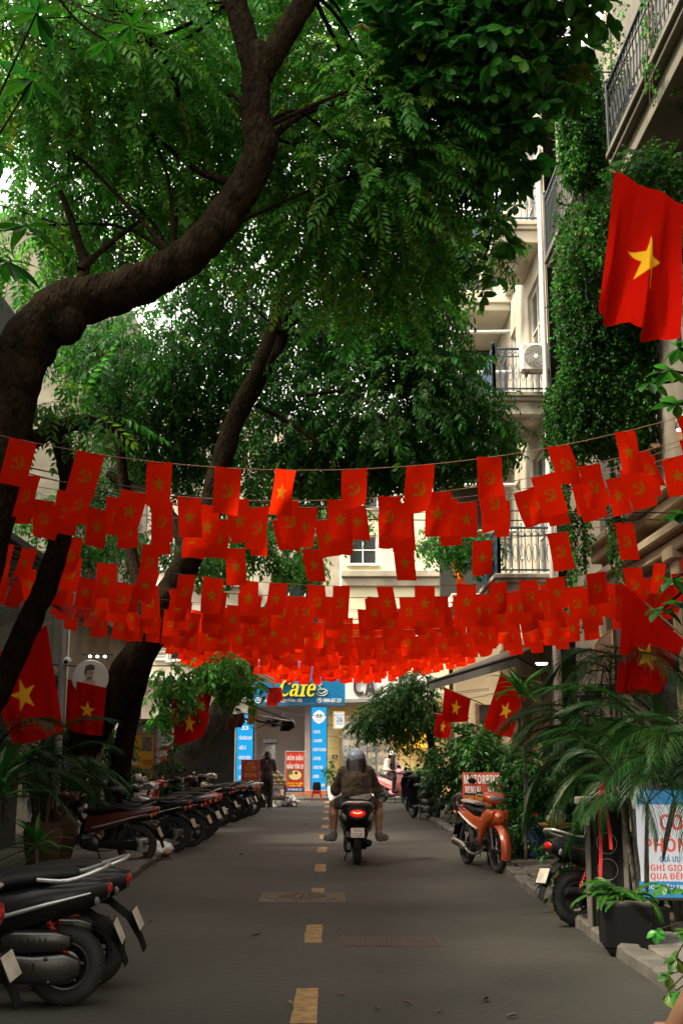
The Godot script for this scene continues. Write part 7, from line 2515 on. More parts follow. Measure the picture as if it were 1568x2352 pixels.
	for s in [-1.0, 1.0]:
		part(mb, "post", box(Vector3(0.05, 1.04, 0.09), 0.008, Vector3(s * 0.17, 0.52, 0)), M.paver_b)
	part(mb, "cap", box(Vector3(0.5, 0.07, 0.2), 0.012, Vector3(0, 1.08, 0.02)), M.paver_b)
	var ring := S()
	for y in [0.72, 0.5, 0.28]:
		var cc := []
		for k in 21:
			cc.append(Vector3(cos(TAU * k / 20) * 0.09, y + sin(TAU * k / 20) * 0.09, 0.022))
		ring.tube(cc, 0.003, 4, false)
	part(mb, "drawn_ring", ring, M.grey_wall)
	var rib := thing("red_ribbon", "long red ribbon knotted over the menu board's cap", "ribbon", mb.position)
	var ba := mb.basis
	var rs := S()
	for k in [[0.0, 1.2, 0.42, -0.03], [0.03, 1.2, 0.68, 0.05]]:
		var p := PackedVector3Array()
		for q in 12:
			var g := q / 11.0
			for e in [-0.5, 0.5]:
				p.append(ba * Vector3(k[0] + e * 0.03 + k[3] * g, lerpf(k[1], k[2], g), 0.14 + sin(g * 7.0) * 0.012))
		rs.grid(p, 2, 12, false, false)
	rs.ball(ba * Vector3(0.015, 1.21, 0.13), Vector3(0.035, 0.04, 0.03), 10, 6)
	part(rib, "band", rs, M.red_cloth)
	# planters
	var b1 := thing("planter_box", "square black planter box with a green fern beside the menu board", "planter", spot(1452, 2203) + Vector3(0.02, 0.06, -0.25), -0.12)
	part(b1, "box", S().box(Vector3(0, 0.17, 0), Vector3(0.4, 0.34, 0.4), 0.015), M.black)
	part(b1, "soil", box(Vector3(0.36, 0.02, 0.36), 0.0, Vector3(0, 0.345, 0)), M.earth)
	# golden tray with an ornament
	var tb := thing("offering_tray", "small golden tray with a stone ornament on it among the right hand plants", "tray", at(1276, 1895, 13.4))
	part(tb, "tray", S().lathe([Vector2(0.05, -0.04), Vector2(0.16, -0.02), Vector2(0.2, 0.01), Vector2(0.2, 0.02), Vector2(0.0, 0.005)], 20), mat(Color(0.5, 0.3, 0.05), 0.3, 0.8))
	part(tb, "ornament", crumple.call(Vector3(0.09, 0.09, 0.07), 0.7, 5), M.stained, T3(Vector3(0, 0.02, 0)))
	part(tb, "stand", S().bar(Vector3(0, -0.04, 0), Vector3(0, -tb.position.y + 0.08, 0), 0.04, 10), M.wood)
	# melon cart
	var ct := thing("fruit_cart", "street vendor's table cart with a glass case beside the noodle sign", "cart", Vector3(at(633, 1800, 35).x, 0, -35.0))
	part(ct, "table_top", box(Vector3(0.62, 0.05, 0.7), 0.01, Vector3(0, 0.62, 0)), M.wood_light)
	for s in [[-1, -1], [1, -1], [-1, 1], [1, 1]]:
		part(ct, "leg", S().bar(Vector3(s[0] * 0.27, 0, s[1] * 0.3), Vector3(s[0] * 0.27, 0.6, s[1] * 0.3), 0.018), M.iron)
	part(ct, "lower_shelf", box(Vector3(0.56, 0.03, 0.62), 0.0, Vector3(0, 0.22, 0)), M.wood)
	var gc := thing("glass_case", "tall narrow glass food case with a metal top behind the vendor", "display case", Vector3(at(620, 1780, 36.5).x, 0.0, -36.6))
	var fr := S()
	for s in [[-1, -1], [1, -1], [-1, 1], [1, 1]]:
		fr.box(Vector3(s[0] * 0.17, 0.9, s[1] * 0.17), Vector3(0.03, 1.8, 0.03))
	for y in [0.6, 1.2, 1.75]:
		fr.box(Vector3(0, y, 0), Vector3(0.31, 0.03, 0.31))
	part(gc, "frame", fr, M.steel)
	part(gc, "top", S().loft([[Vector3(0, 1.8, -0.22), 0.2, 0.02], [Vector3(0, 1.87, 0), 0.24, 0.05], [Vector3(0, 1.8, 0.22), 0.2, 0.02]], 10, 3.0), M.iron)
	part(gc, "pane", box(Vector3(0.3, 1.1, 0.006), 0.0, Vector3(0, 1.2, 0.17)), M.pane)
	var mel := S().ball(Vector3.ZERO, Vector3(0.085, 0.075, 0.085), 14, 9)
	var melm := mel.mesh()
	var mm := rough_mat(Color(0.3, 0.24, 0.1), Color(0.5, 0.44, 0.22), 2.0, 0.6, 0.1, 74)
	var ml := ["at the left end of the front row", "second in the front row", "third in the front row", "at the right end of the front row", "left of the upper layer", "in the middle of the upper layer", "right of the upper layer", "alone on top of the pile"]
	for k in 8:
		var mx: float = [-0.24, -0.08, 0.09, 0.25, -0.16, 0.0, 0.17, 0.03][k]
		var my: float = [0.72, 0.72, 0.72, 0.72, 0.84, 0.845, 0.84, 0.95][k]
		var fo := thing("melon", "pale yellow melon on the cart, %s" % ml[k], "melon", ct.position + Vector3(mx, my, [0.2, 0.22, 0.2, 0.21, 0.14, 0.15, 0.13, 0.1][k]), 0.0, "melons on the vendor's cart")
		part(fo, "fruit", melm, mm)
		part(fo, "stalk", S().bar(Vector3(0, 0.07, 0), Vector3(0.01, 0.09, 0), 0.006, 5), M.wood)
	for k in 3:
		var pb := thing("plastic_bag", ["pale plastic bag under the fruit cart", "crumpled clear bag on the ground right of the cart", "white bag by the vendor's shoes"][k], "bag", Vector3(ct.position.x + [0.0, 0.42, -0.1][k], [0.24, 0.0, 0.0][k], -34.8 + [0.0, 0.0, 0.5][k]))
		part(pb, "bag", crumple.call([Vector3(0.2, 0.16, 0.15), Vector3(0.24, 0.19, 0.2), Vector3(0.13, 0.08, 0.1)][k], 0.8, 20 + k), [M.bag_white, M.silver_paint, M.bag_white][k])
	# red stool and dark chair by the lightbox
	var stm := mat(Color(0.5, 0.02, 0.01), 0.4)
	var st := thing("red_stool", "small red plastic stool in front of the right blue lightbox", "stool", Vector3(at(727, 1830, 38.6).x, 0, -38.6))
	part(st, "seat", box(Vector3(0.3, 0.04, 0.3), 0.012, Vector3(0, 0.31, 0)), stm)
	for s in [[-1, -1], [1, -1], [-1, 1], [1, 1]]:
		part(st, "leg", S().loft([[Vector3(s[0] * 0.12, s[1] * 0.12, -0.29), 0.03, 0.03], [Vector3(s[0] * 0.16, s[1] * 0.16, 0.0), 0.026, 0.026]], 8, 4.0), stm, T3(Vector3.ZERO, Vector3(PI / 2, 0, 0)))
	part(st, "apron", S().box(Vector3(0, 0.26, 0.135), Vector3(0.26, 0.07, 0.01)).box(Vector3(0, 0.26, -0.135), Vector3(0.26, 0.07, 0.01)), stm)
	var bt := thing("dark_bag", "black bag standing on the red stool", "bag", st.position + Vector3(0, 0.33, 0))
	part(bt, "body", S().loft([[Vector3(0, 0, -0.26), 0.11, 0.05], [Vector3(0, 0, -0.12), 0.14, 0.08], [Vector3(0, 0, 0.0), 0.13, 0.09]], 10, 4.0), M.black, T3(Vector3.ZERO, Vector3(PI / 2, 0, 0)))
	# orange box under the stall sign
	var ob := thing("wooden_crate", "upright orange wooden crate on the road below the 25 sign", "crate", spot(586, 1848))
	part(ob, "side", box(Vector3(0.16, 0.4, 0.3), 0.01, Vector3(0, 0.2, 0)), M.wood_light)
	for k in 3:
		part(ob, "slat", box(Vector3(0.17, 0.09, 0.02), 0.004, Vector3(0, 0.08 + k * 0.13, 0.16)), M.wood_light)
	# wall fan inside the cafe
	var fan := thing("wall_fan", "black wall fan under the ceiling of the open cafe room", "fan", at(627, 1660, 41.0))
	var fg := S()
	for k in 5:
		var rr := []
		for q in 25:
			rr.append(Vector3(cos(TAU * q / 24), sin(TAU * q / 24), 0) * (0.06 + 0.055 * k))
		fg.tube(rr, 0.006, 4, false)
	for k in 16:
		fg.bar(Vector3.ZERO, Vector3(cos(TAU * k / 16), sin(TAU * k / 16), 0) * 0.28, 0.004, 4)
	part(fan, "guard", fg, M.iron, T3(Vector3.ZERO, Vector3(1.0, 0, 0)))
	for k in 3:
		var a := TAU * k / 3
		part(fan, "blade", S().loft([[Vector3(0, 0, -0.03), 0.03, 0.008], [Vector3(0.02, 0, -0.15), 0.09, 0.01], [Vector3(0.02, 0, -0.24), 0.08, 0.006]], 8), M.black, T3(Vector3.ZERO, Vector3(1.0 - PI / 2, 0, 0)) * T3(Vector3.ZERO, Vector3(0, a, 0)))
	part(fan, "bracket", S().bar(Vector3(0, 0, 0), Vector3(0, 0.3, -0.25), 0.02), M.iron)
	var bulb := thing("hanging_bulb", "white lamp bulb hanging before the cafe's ceiling", "lamp", at(651, 1642, 40.9))
	part(bulb, "shade", S().lathe([Vector2(0.02, 0.14), Vector2(0.03, 0.08), Vector2(0.08, 0.0), Vector2(0.07, -0.05), Vector2(0.0, -0.08)], 14), M.off_white)
	part(bulb, "flex", S().bar(Vector3(0, 0.14, 0), Vector3(0, 0.35, 0), 0.006), M.wire)
	var mbx := thing("meter_box", "small brown meter box on the yellow shop pillar", "box", at(769, 1738, 40.2))
	part(mbx, "case", box(Vector3(0.18, 0.12, 0.08), 0.01), M.wood)
	part(mbx, "window", box(Vector3(0.07, 0.06, 0.01), 0.0, Vector3(0.0, 0, 0.042)), M.cream)
	# awning frame at the left shop with hanging rags
	var aw := thing("shop_awning", "grey folding shop awning with metal arms reaching over the cafe's left", "awning", Vector3.ZERO)
	var a1 := at(505, 1604, 32.5)
	var a2 := at(668, 1655, 32.5)
	var fab := S()
	fab.quad(a2 + Vector3(0, 0, 0.5), a2 + Vector3(0, 0, -2.2), a1 + Vector3(-0.4, 0.3, -2.2), a1 + Vector3(-0.4, 0.3, 0.5))
	fab.quad(a1 + Vector3(-0.4, 0.27, 0.5), a1 + Vector3(-0.4, 0.27, -2.2), a2 + Vector3(0, -0.03, -2.2), a2 + Vector3(0, -0.03, 0.5))
	part(aw, "fabric", fab, M.grey_wall)
	part(aw, "front_bar", S().bar(a2 + Vector3(0, 0, 0.55), a2 + Vector3(0, 0, -2.25), 0.04, 8), M.steel)
	part(aw, "arm", S().bar(at(505, 1628, 32.0), at(668, 1657, 32.0), 0.025, 6), M.steel)
	part(aw, "arm", S().bar(at(505, 1640, 32.0), at(655, 1668, 32.0), 0.03, 6), M.iron)
	part(aw, "brace", S().tube([at(520, 1600, 32.0), at(583, 1675, 32.0), at(640, 1652, 32.0)], 0.014, 5), M.iron)
	part(aw, "post", S().bar(Vector3(at(583, 1675, 32).x, 0, -32), at(583, 1675, 32.0), 0.02, 6), M.iron)
	var eave := thing("wooden_eave", "brown slatted wooden eave end left of the cafe lettering", "eave", at(606, 1556, 33))
	for k in 6:
		part(eave, "slat", box(Vector3(0.62, 0.03, 0.09), 0.004), M.wood_light if k % 2 else M.wood, T3(Vector3(-0.0 + k * 0.012, 0.12 - k * 0.045, k * 0.05), Vector3(0.4, 0, -0.52)))
	part(eave, "beam", box(Vector3(0.75, 0.05, 0.06), 0.006), M.iron, T3(Vector3(-0.02, -0.2, 0), Vector3(0, 0, -0.6)))
	for r in [[631, 1600, 33, 0.22, 0.5, "bright red rags bunched at the end of the wooden eave", "red"], [532, 1660, 31.8, 0.16, 0.45, "dark red cloth hanging from the awning arm at the left", "dark"], [580, 1642, 31.7, 0.13, 0.5, "yellowish cloth hanging from the awning arm", "tan"], [552, 1655, 31.7, 0.12, 0.36, "small dark cloth hanging beside the yellowish one", "dark"], [660, 1668, 32, 0.18, 0.26, "black and red rags at the tip of the awning", "black"]]:
		var rg := thing("hanging_cloth", r[5], "cloth", at(r[0], r[1], r[2]))
		for k in 3:
			var p := PackedVector3Array()
			for q in 6:
				var g := q / 5.0
				for e in 4:
					var u := e / 3.0 - 0.5
					p.append(Vector3(u * r[3] * (1 + 0.5 * g) + (k - 1) * r[3] * 0.35, r[4] * 0.5 - r[4] * g * (1 - 0.15 * k), 0.03 * k + sin(u * 5 + g * 3 + k) * 0.04))
			var s := S()
			s.grid(p, 4, 6, false, false)
			part(rg, "fold", s, {"red": M.red_cloth, "dark": M.maroon_paint, "tan": M.wood_light, "black": M.black}[r[6]])
	# camera post on the left and wires
	var post := thing("camera_post", "grey post with a white security camera left of the round sign", "post", Vector3(at(138, 1650, 19).x, 0.08, -19))
	part(post, "shaft", S().bar(Vector3.ZERO, Vector3(0, 4.6, 0), 0.06, 12), M.grey_wall)
	part(post, "security_camera", S().loft([[Vector3(0.1, 2.92, 0.0), 0.05, 0.05], [Vector3(0.1, 2.92, 0.12), 0.06, 0.06], [Vector3(0.1, 2.9, 0.2), 0.045, 0.05]], 12, 2.2), M.off_white)
	part(post, "camera_lens", S().ball(Vector3(0.1, 2.89, 0.2), Vector3(0.035, 0.035, 0.02), 10, 6), M.gloss_black)
	var wires := [[Vector3(-5.1, 4.2, -10), Vector3(-4.6, 4.25, -19), Vector3(-5.0, 4.6, -33), "bundle of black cables sagging along the left facade", 9], [Vector3(-4.6, 4.4, -20), Vector3(-0.5, 3.9, -24), Vector3(4.6, 5.2, -27), "black cables crossing the street above the middle bunting strings", 3], [Vector3(-4.3, 4.9, -13.2), Vector3(-1.0, 4.55, -15.0), Vector3(5.1, 4.9, -17), "thin pair of black wires crossing above the near bunting", 2], [Vector3(-5.0, 4.4, -39.9), Vector3(-1, 2.95, -39.6), Vector3(5.2, 3.5, -39.4), "thin black wires sagging across the cafe front", 4]]
	for w in wires:
		var wo := thing("cable_bundle", w[3], "cable")
		for k in w[4]:
			var j := Vector3(rng.randf_range(-0.1, 0.1), rng.randf_range(-0.15, 0.15), rng.randf_range(-0.1, 0.1))
			part(wo, "cable", S().tube(spline([w[0] + j * 0.4, w[1] + j * 1.6, w[2] + j], 8), 0.009, 4), M.wire)
	var fans := thing("wire_fan", "spread of thin black wires round the slim trunk at the left edge", "cable", at(110, 1395, 15))
	for k in 16:
		var sg := -1.0 if k % 2 else 1.0
		part(fans, "wire", S().tube([Vector3(sg * 0.05, 0.03, 0), Vector3(sg * 0.3, 0.03 - 0.012 * k, 0.02), Vector3(sg * 0.62, 0.0 - 0.016 * k, 0.0)], 0.004, 4), M.wire)
	# warm lamp at the right edge
	var lamp := thing("wall_lamp", "warm spot lamp lighting the wall behind leaves at the right edge", "lamp", at(1562, 985, 17.0))
	part(lamp, "housing", S().lathe([Vector2(0.02, 0.16), Vector2(0.06, 0.12), Vector2(0.09, 0.0), Vector2(0.08, -0.005)], 14), M.iron)
	part(lamp, "bulb", S().ball(Vector3(0, -0.01, 0), Vector3(0.07, 0.03, 0.07), 12, 6), glow(Color(1.0, 0.62, 0.3), 3.0))
	var sl := OmniLight3D.new()
	sl.name = "wall_lamp_light"
	sl.position = lamp.position + Vector3(0, -0.01, 0)
	sl.light_color = Color(1.0, 0.55, 0.22)
	sl.light_energy = 0.35
	sl.light_size = 0.07
	sl.omni_range = 10
	sl.shadow_enabled = true
	add_child(sl)
	var cl := thing("ceiling_lamp", "small lit ceiling lamp in the dark porch behind the right hand palms", "lamp", at(1243, 1525, 22.5))
	part(cl, "lamp", S().lathe([Vector2(0, -0.02), Vector2(0.1, -0.015), Vector2(0.12, 0.02)], 16), glow(Color(1, 0.97, 0.9), 2.5))
	var arch := thing("arched_panel", "arched brown wooden panel leaning on the grey wall behind palms", "panel", at(1388, 1540, 19.8), -0.5)
	var ap := PackedVector2Array([Vector2(-0.16, 0)])
	for k in 7:
		ap.append(Vector2(-0.16 + 0.32 * k / 6.0, 0.42 + 0.26 * sin(PI / 2 * k / 6.0)))
	ap.append(Vector2(0.16, 0))
	part(arch, "panel", S().prism(ap, 0.04), M.wood)
	part(arch, "edge", S().tube([Vector3(-0.16, 0, 0.02), Vector3(-0.16, 0.42, 0.02), Vector3(-0.05, 0.56, 0.02), Vector3(0.16, 0.68, 0.02), Vector3(0.16, 0, 0.02)], 0.012, 5), M.wood_light)
	var stake := thing("wooden_stake", "pale wooden stake standing at the left edge among plants", "stake", Vector3(-3.36, 0.08, -12.0))
	part(stake, "shaft", box(Vector3(0.05, 0.95, 0.03), 0.005, Vector3(0, 0.48, 0)), M.wood_light)
	# scrolled street lamp bracket and lantern cluster between the left trees
	var br := thing("iron_bracket", "black scrolled iron bracket with a red banner edge on the left shops", "bracket", at(400, 1525, 31))
	var scr := []
	for k in 17:
		var a := k / 16.0 * TAU * 1.2
		scr.append(Vector3(cos(a) * 0.12 * (1 - k / 22.0), sin(a) * 0.12 * (1 - k / 22.0) + 0.1, 0))
	part(br, "scroll", S().tube(scr, 0.012, 5), M.iron)
	part(br, "bar", S().bar(Vector3(-0.7, -0.05, 0), Vector3(0.5, -0.05, 0), 0.018), M.iron)


# one palm frond along +z, bending down; leaflets in two rows
func frond(l: float, n: int, ll: float, lw: float, bend: float, dark := 1.0, yellow := 0.0) -> ArrayMesh:
	var s := S()
	s.tinted = true
	var pt := func(f: float) -> Vector3:
		return Vector3(0, l * (0.45 * f - bend * f * f), l * (f - 0.25 * bend * f * f))
	var line := []
	for k in 9:
		line.append(pt.call(k / 8.0))
	s.tint = Color(0.06, 0.085, 0.02) * dark
	s.tube(line, [0.012, 0.011, 0.01, 0.009, 0.008, 0.007, 0.005, 0.004, 0.002], 5, false)
	for k in n:
		var f := 0.2 + 0.8 * (k + 0.5) / n
		var p: Vector3 = pt.call(f)
		var d: Vector3 = (pt.call(minf(f + 0.02, 1.0)) - pt.call(f - 0.02)).normalized()
		for sg in [-1.0, 1.0]:
			s.tint = leaf_green(0.75 * dark, yellow + rng.randf_range(0, 0.06))
			var out := (d * (0.75 + 0.5 * f) + Vector3(sg * (1.15 - 0.5 * f), 0.22 + rng.randf_range(-0.12, 0.12), 0)).normalized()
			var up := out.cross(Vector3(0, 0, 1)).cross(out)
			up = (Vector3.UP - out * out.y).normalized()
			s.x = Transform3D(Basis(up.cross(out), up, out), p)
			s.leaf(ll * (0.55 + 0.5 * sin(PI * (0.15 + 0.8 * f))) * rng.randf_range(0.85, 1.1), lw, 0.3, 0.3 + rng.randf() * 0.3, 0.3, 3)
	return s.mesh()


func palm(called: String, label: String, where: Vector3, stems: int, high: float, meshes: Array, count: int, size: float, spread := 0.25, tilt_lo := 0.1, tilt_hi := 1.2) -> Node3D:
	var o := thing(called, label, "palm", where)
	var tops := []
	for k in stems:
		var a := rng.randf() * TAU
		var r := spread * rng.randf_range(0.3, 1.0)
		var top := Vector3(cos(a) * r, high * rng.randf_range(0.65, 1.0), sin(a) * r)
		part(o, "stem", S().tube(spline([Vector3(cos(a) * r * 0.3, 0, sin(a) * r * 0.3), top * Vector3(0.6, 0.5, 0.6), top], 3), [0.025, 0.024, 0.022, 0.02, 0.018, 0.016, 0.014], 7), M.bark_grey)
		tops.append(top)
	for k in count:
		var t: Vector3 = tops[k % stems]
		part(o, "frond", meshes[rng.randi() % meshes.size()], M.leaf_dark, T3(t, Vector3(-rng.randf_range(0.0, 1.0) * (tilt_hi - tilt_lo) + tilt_hi * 0.3, rng.randf() * TAU, 0), Vector3.ONE * size * rng.randf_range(0.75, 1.15)))
	return o


func shrub(called: String, label: String, where: Vector3, blobs: Array, meshes: Array, pot := 0.0, m: Material = null, size := 1.0) -> void:
	var o := thing(called, label, "plant", where)
	var wb := []
	for b in blobs:
		part(o, "stem", S().tube([Vector3(0, pot, 0), b[0] * Vector3(0.5, 0.6, 0.5) + Vector3(0, pot * 0.4, 0), b[0]], [0.015, 0.01, 0.004], 5), M.wood)
		wb.append(b)
	crown(o, meshes, M.leaf_dark, wb, size, 0.1)
	if pot > 0.0:
		pot_of(o, pot, pot * 0.5, m if m else M.terracotta)


func pot_of(o: Node3D, h: float, r: float, m: Material) -> void:
	part(o, "pot", S().lathe([Vector2(r * 0.7, 0), Vector2(r * 0.95, h * 0.4), Vector2(r * 1.05, h * 0.8), Vector2(r * 0.95, h * 0.92), Vector2(r * 1.02, h), Vector2(r * 0.9, h), Vector2(r * 0.85, h * 0.9), Vector2(0, h * 0.88)], 20), m)


func plants() -> void:
	var fr := [frond(1.15, 40, 0.38, 0.011, 0.65, 0.36), frond(1.0, 36, 0.35, 0.011, 0.85, 0.32), frond(1.25, 42, 0.4, 0.011, 0.55, 0.32), frond(1.0, 36, 0.34, 0.012, 0.75, 0.4, 0.25)]
	var soft := [sprig(10, 0.3, 0.12, 0.04, 0.45), sprig(9, 0.28, 0.11, 0.045, 0.6, 0.05)]
	# right side palms
	var p := palm("areca_palm", "tall arching palm in front of the hotel wall, behind the menu board", Vector3(2.95, 0.1, -13.4), 6, 1.8, fr, 32, 1.0, 0.35)
	p = palm("areca_palm", "broad dense palm at the right edge hanging over the glowing rooms lightbox", Vector3(3.15, 0.1, -11.0), 6, 1.7, fr, 32, 1.0, 0.35)
	p = palm("areca_palm", "palm with long stems from a black pot before the rooms lightbox", spot(1512, 2180) + Vector3(0.0, 0.3, -0.4), 7, 1.25, fr, 26, 0.7, 0.32, 0.3, 1.5)
	part(p, "pot", box(Vector3(0.34, 0.3, 0.34), 0.015, Vector3(0, -0.15, 0)), M.black)
	p = palm("areca_palm", "palm with drooping fronds between the dracaena and the orange motorbike", Vector3(3.5, 0.1, -15.8), 5, 1.5, fr, 16, 0.85, 0.3)
	p = palm("areca_palm", "high palm crown in front of the arched wooden panel", Vector3(3.4, 0.1, -14.6), 5, 2.75, fr, 26, 1.05, 0.35)
	# left side palms in deep shade
	p = palm("areca_palm", "dark arching palm in a pot behind the nearest motorbikes on the left", Vector3(-3.75, 0.5, -15.8), 5, 1.0, fr, 26, 0.95, 0.35)
	pot_of(p, 0.6, 0.24, M.terracotta)
	p.get_child(p.get_child_count() - 1).position.y = -0.42
	p = palm("areca_palm", "dark palm growing from the second big pot beside the twin trunks", Vector3(-3.85, 0.5, -17.2), 5, 0.85, fr, 22, 0.85, 0.3)
	pot_of(p, 0.6, 0.24, M.terracotta)
	p.get_child(p.get_child_count() - 1).position.y = -0.42
	p = palm("areca_palm", "shaded palm at the left edge under the bright red flag", Vector3(-4.0, 0.1, -14.2), 5, 1.5, fr, 20, 1.1, 0.35)
	# grass tuft
	var gt := thing("grass_tuft", "tuft of long arching grass blades at the left edge beside the pots", "grass", Vector3(-3.75, 0.08, -14.0))
	var gb := []
	for k in 3:
		var s := S()
		s.tinted = true
		s.tint = leaf_green(0.9, 0.3)
		s.leaf(0.5, 0.016, 0.2, 0.7, 0.3, 5)
		gb.append(s.mesh())
	for k in 70:
		part(gt, "blade", gb[k % 3], M.leaf_dark, T3(Vector3(rng.randf_range(-0.25, 0.25), 0.02, rng.randf_range(-0.1, 0.1)), Vector3(-rng.randf_range(0.5, 1.3), rng.randf() * TAU, 0), Vector3.ONE * rng.randf_range(0.7, 1.2)))
	# strap leaved plants
	var strap := func(called: String, label: String, where: Vector3, n: int, l: float, w: float, stem: float, dark: float) -> void:
		var o := thing(called, label, "plant", where)
		part(o, "stem", S().tube([Vector3.ZERO, Vector3(0.02, stem * 0.5, 0), Vector3(0, stem, 0)], [0.025, 0.02, 0.016], 7), M.bark_grey)
		var lm := []
		for k in 3:
			var s := S()
			s.tinted = true
			s.tint = leaf_green(dark, 0.05)
			s.leaf(l, w, 0.2, 0.45, 0.4, 6)
			lm.append(s.mesh())
		for k in n:
			part(o, "leaf", lm[k % 3], M.leaf_dark, T3(Vector3(0, stem - 0.25 * rng.randf() * minf(stem, 1.0), 0), Vector3(-rng.randf_range(-0.1, 1.25), TAU * k * 0.382, 0), Vector3.ONE * rng.randf_range(0.7, 1.1)))
	strap.call("dracaena", "dracaena with long drooping leaves beside the tilted flag on the right", Vector3(at(1195, 1560, 17).x, 0.1, -17.0), 34, 0.55, 0.075, 2.45, 0.9)
	strap.call("strap_plant", "dark broad leaved plant at the left edge under the flag", Vector3(-3.55, 0.1, -12.9), 22, 0.6, 0.1, 1.2, 0.7)
	strap.call("strap_plant", "low dark leaved plant in front of the left palms", Vector3(-3.3, 0.1, -13.6), 20, 0.5, 0.07, 0.5, 0.7)
	# shrubs on the right
	shrub("shrub", "dark green shrub mass between the small tree and the rental sign", Vector3(3.0, 0.08, -27.0), [[Vector3(-0.3, 1.1, 0), 0.55, 1.0, 200], [Vector3(0.3, 1.5, 0), 0.6, 1.0, 220], [Vector3(0.7, 0.9, 0.2), 0.6, 1.0, 200], [Vector3(0.0, 0.5, 0.3), 0.5, 0.8, 130]], soft, 0.0, null, 1.2)
	shrub("shrub", "upright bright green shrub right behind the rental sign", Vector3(at(1105, 1760, 18.5).x, 0.08, -18.6), [[Vector3(0, 1.42, 0), 0.2, 1.3, 80], [Vector3(0.03, 1.25, 0.2), 0.1, 1.0, 12], [Vector3(-0.03, 1.65, 0), 0.13, 1.2, 30]], soft, 0.3)
	shrub("shrub", "leafy shrub with a tan pot behind the orange motorbike's wheel", spot(1190, 1962) + Vector3(0.1, 0.08, 0), [[Vector3(0, 0.65, 0), 0.3, 1.0, 90], [Vector3(0.2, 0.95, 0), 0.3, 1.0, 80], [Vector3(-0.1, 1.1, -0.1), 0.28, 1.0, 70]], soft, 0.3, M.wood_light)
	shrub("shrub", "wide dark shrub under the palms right of the orange motorbike", Vector3(2.95, 0.08, -17.6), [[Vector3(-0.2, 0.6, 0), 0.5, 0.9, 160], [Vector3(0.4, 0.8, 0), 0.5, 0.9, 160], [Vector3(0.1, 1.2, 0), 0.45, 0.9, 120]], soft, 0.0, null, 1.1)
	shrub("shrub", "low dark plants along the right wall beyond the blue sack", Vector3(3.0, 0.08, -12.6), [[Vector3(-0.2, 0.4, 0), 0.4, 0.8, 110], [Vector3(0.4, 0.5, 0), 0.45, 0.9, 120]], soft, 0.0, null, 1.1)
	shrub("shrub", "potted shrub with upright leaves in front of the yellow shop wall", Vector3(at(940, 1790, 38.5).x, 0.0, -38.6), [[Vector3(-0.4, 0.75, 0), 0.35, 0.8, 60], [Vector3(0.1, 0.8, 0), 0.4, 0.8, 70], [Vector3(0.5, 0.75, 0), 0.35, 0.8, 50]], soft, 0.4)
	shrub("shrub", "small potted plant between the blue lightbox and the shop window", Vector3(at(768, 1800, 39.2).x, 0.0, -39.2), [[Vector3(0, 0.75, 0), 0.22, 1.2, 34], [Vector3(-0.1, 1.0, 0), 0.15, 1.2, 16]], soft, 0.45, M.white)
	shrub("shrub", "leafy dark plant beside the grey tree's foot among the motorbikes", Vector3(-3.75, 0.08, -26.3), [[Vector3(0.1, 0.8, 0), 0.22, 1.2, 60], [Vector3(0.15, 1.2, 0), 0.18, 1.0, 40], [Vector3(0.2, 1.6, 0), 0.15, 1.0, 20]], soft, 0.0, null, 0.8)
	shrub("shrub", "dark plant on the twin trunks' far side by the laundry sign", Vector3(at(285, 1740, 23).x, 0.08, -23.0), [[Vector3(-0.1, 1.5, 0), 0.2, 1.2, 26], [Vector3(-0.25, 1.9, 0), 0.35, 1.0, 70], [Vector3(-0.2, 1.0, 0), 0.35, 1.0, 60]], soft, 0.0, null, 1.1)
	var round_leaf := [rosette(6, 0.12, 0.09, 0.5), rosette(5, 0.1, 0.08, 0.5, 0.1)]
	shrub("round_leaf_plant", "plant with round grey green leaves in the lower right corner", Vector3(at(1548, 2180, 7.6).x + 0.1, 0.06, -7.6), [[Vector3(0.05, 0.5, 0), 0.16, 1.4, 14], [Vector3(0.1, 0.25, 0), 0.18, 1.0, 12]], round_leaf, 0.0, null, 0.7)
	var fern := [frond(0.3, 16, 0.06, 0.016, 0.7, 1.3, 0.1)]
	var fo := thing("fern", "light green fern growing in the black planter box", "fern", spot(1452, 2203) + Vector3(0.02, 0.4, -0.25))
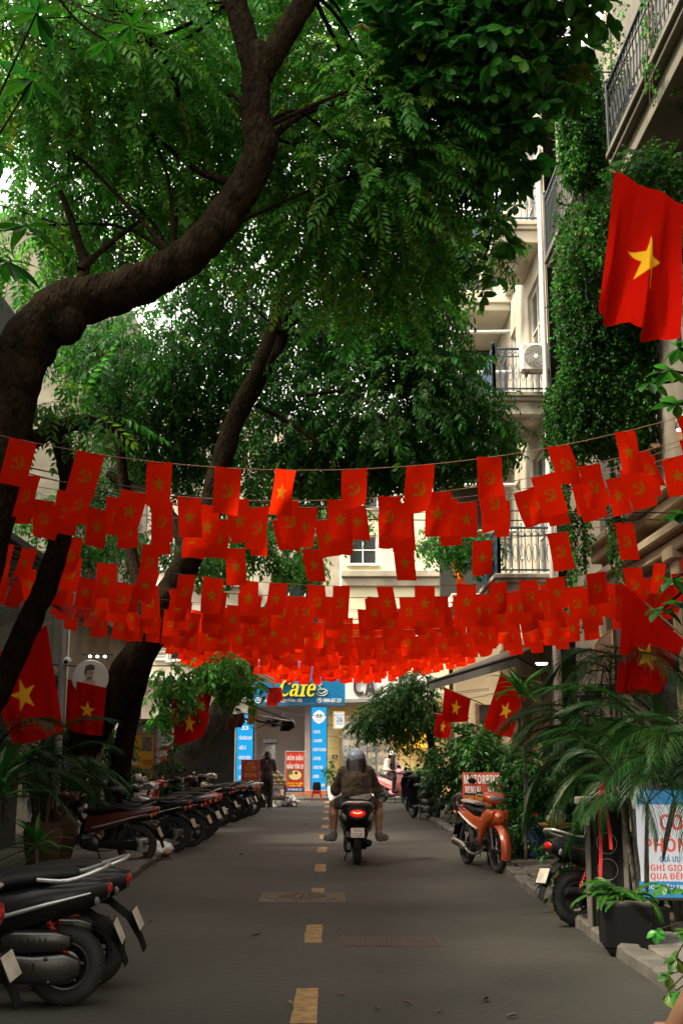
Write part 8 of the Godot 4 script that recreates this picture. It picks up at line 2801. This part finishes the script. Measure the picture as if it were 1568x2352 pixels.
	for k in 30:
		part(fo, "frond", fern[0], M.leaf, T3(Vector3(rng.randf_range(-0.14, 0.14), 0, rng.randf_range(-0.12, 0.12)), Vector3(-rng.randf_range(-0.2, 0.9), rng.randf() * TAU, 0), Vector3.ONE * rng.randf_range(0.7, 1.3)))
	# big near leaves, upper left and right edge
	var near := func(label: String, tips: Array, d: float, l: float, w: float, per: int, stem_to: Vector3, dim: float) -> void:
		var o := thing("leafy_branch", label, "branch", at(tips[0][0], tips[0][1], d))
		var lm := []
		for k in 4:
			var s := S()
			s.tinted = true
			s.tint = leaf_green(dim, 0.05 * k)
			s.leaf(l, w, 0.12, 0.18, 0.58, 7)
			lm.append(s.mesh())
		for t in tips:
			var c := at(t[0], t[1], d + rng.randf_range(-0.3, 0.3)) - o.position
			part(o, "twig", S().tube(spline([c, c.lerp(stem_to - o.position, 0.5) + Vector3(0, -0.1, 0), stem_to - o.position], 4), [0.006, 0.007, 0.008, 0.009, 0.01, 0.011, 0.012, 0.013, 0.014], 6), M.bark)
			for k in per:
				part(o, "leaf", lm[k % 4], M.leaf, T3(c, Vector3(rng.randf_range(-0.3, 0.7), TAU * k / per + rng.randf_range(-0.3, 0.3), rng.randf_range(-0.3, 0.3)), Vector3.ONE * rng.randf_range(0.7, 1.1)) )
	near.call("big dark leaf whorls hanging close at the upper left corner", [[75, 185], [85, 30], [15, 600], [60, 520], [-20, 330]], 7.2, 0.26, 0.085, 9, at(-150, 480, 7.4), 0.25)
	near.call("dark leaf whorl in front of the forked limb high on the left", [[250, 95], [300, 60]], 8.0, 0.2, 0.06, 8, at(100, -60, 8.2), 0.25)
	near.call("bright green leaves close at the right edge above the bunting", [[1535, 850], [1490, 880], [1555, 930], [1560, 800]], 6.4, 0.14, 0.075, 7, at(1640, 780, 6.6), 0.55)
	near.call("dark round leaves close at the right edge beside the lower flag", [[1545, 1330], [1520, 1400], [1560, 1180], [1560, 1390]], 6.2, 0.13, 0.085, 6, at(1680, 1150, 6.6), 0.3)
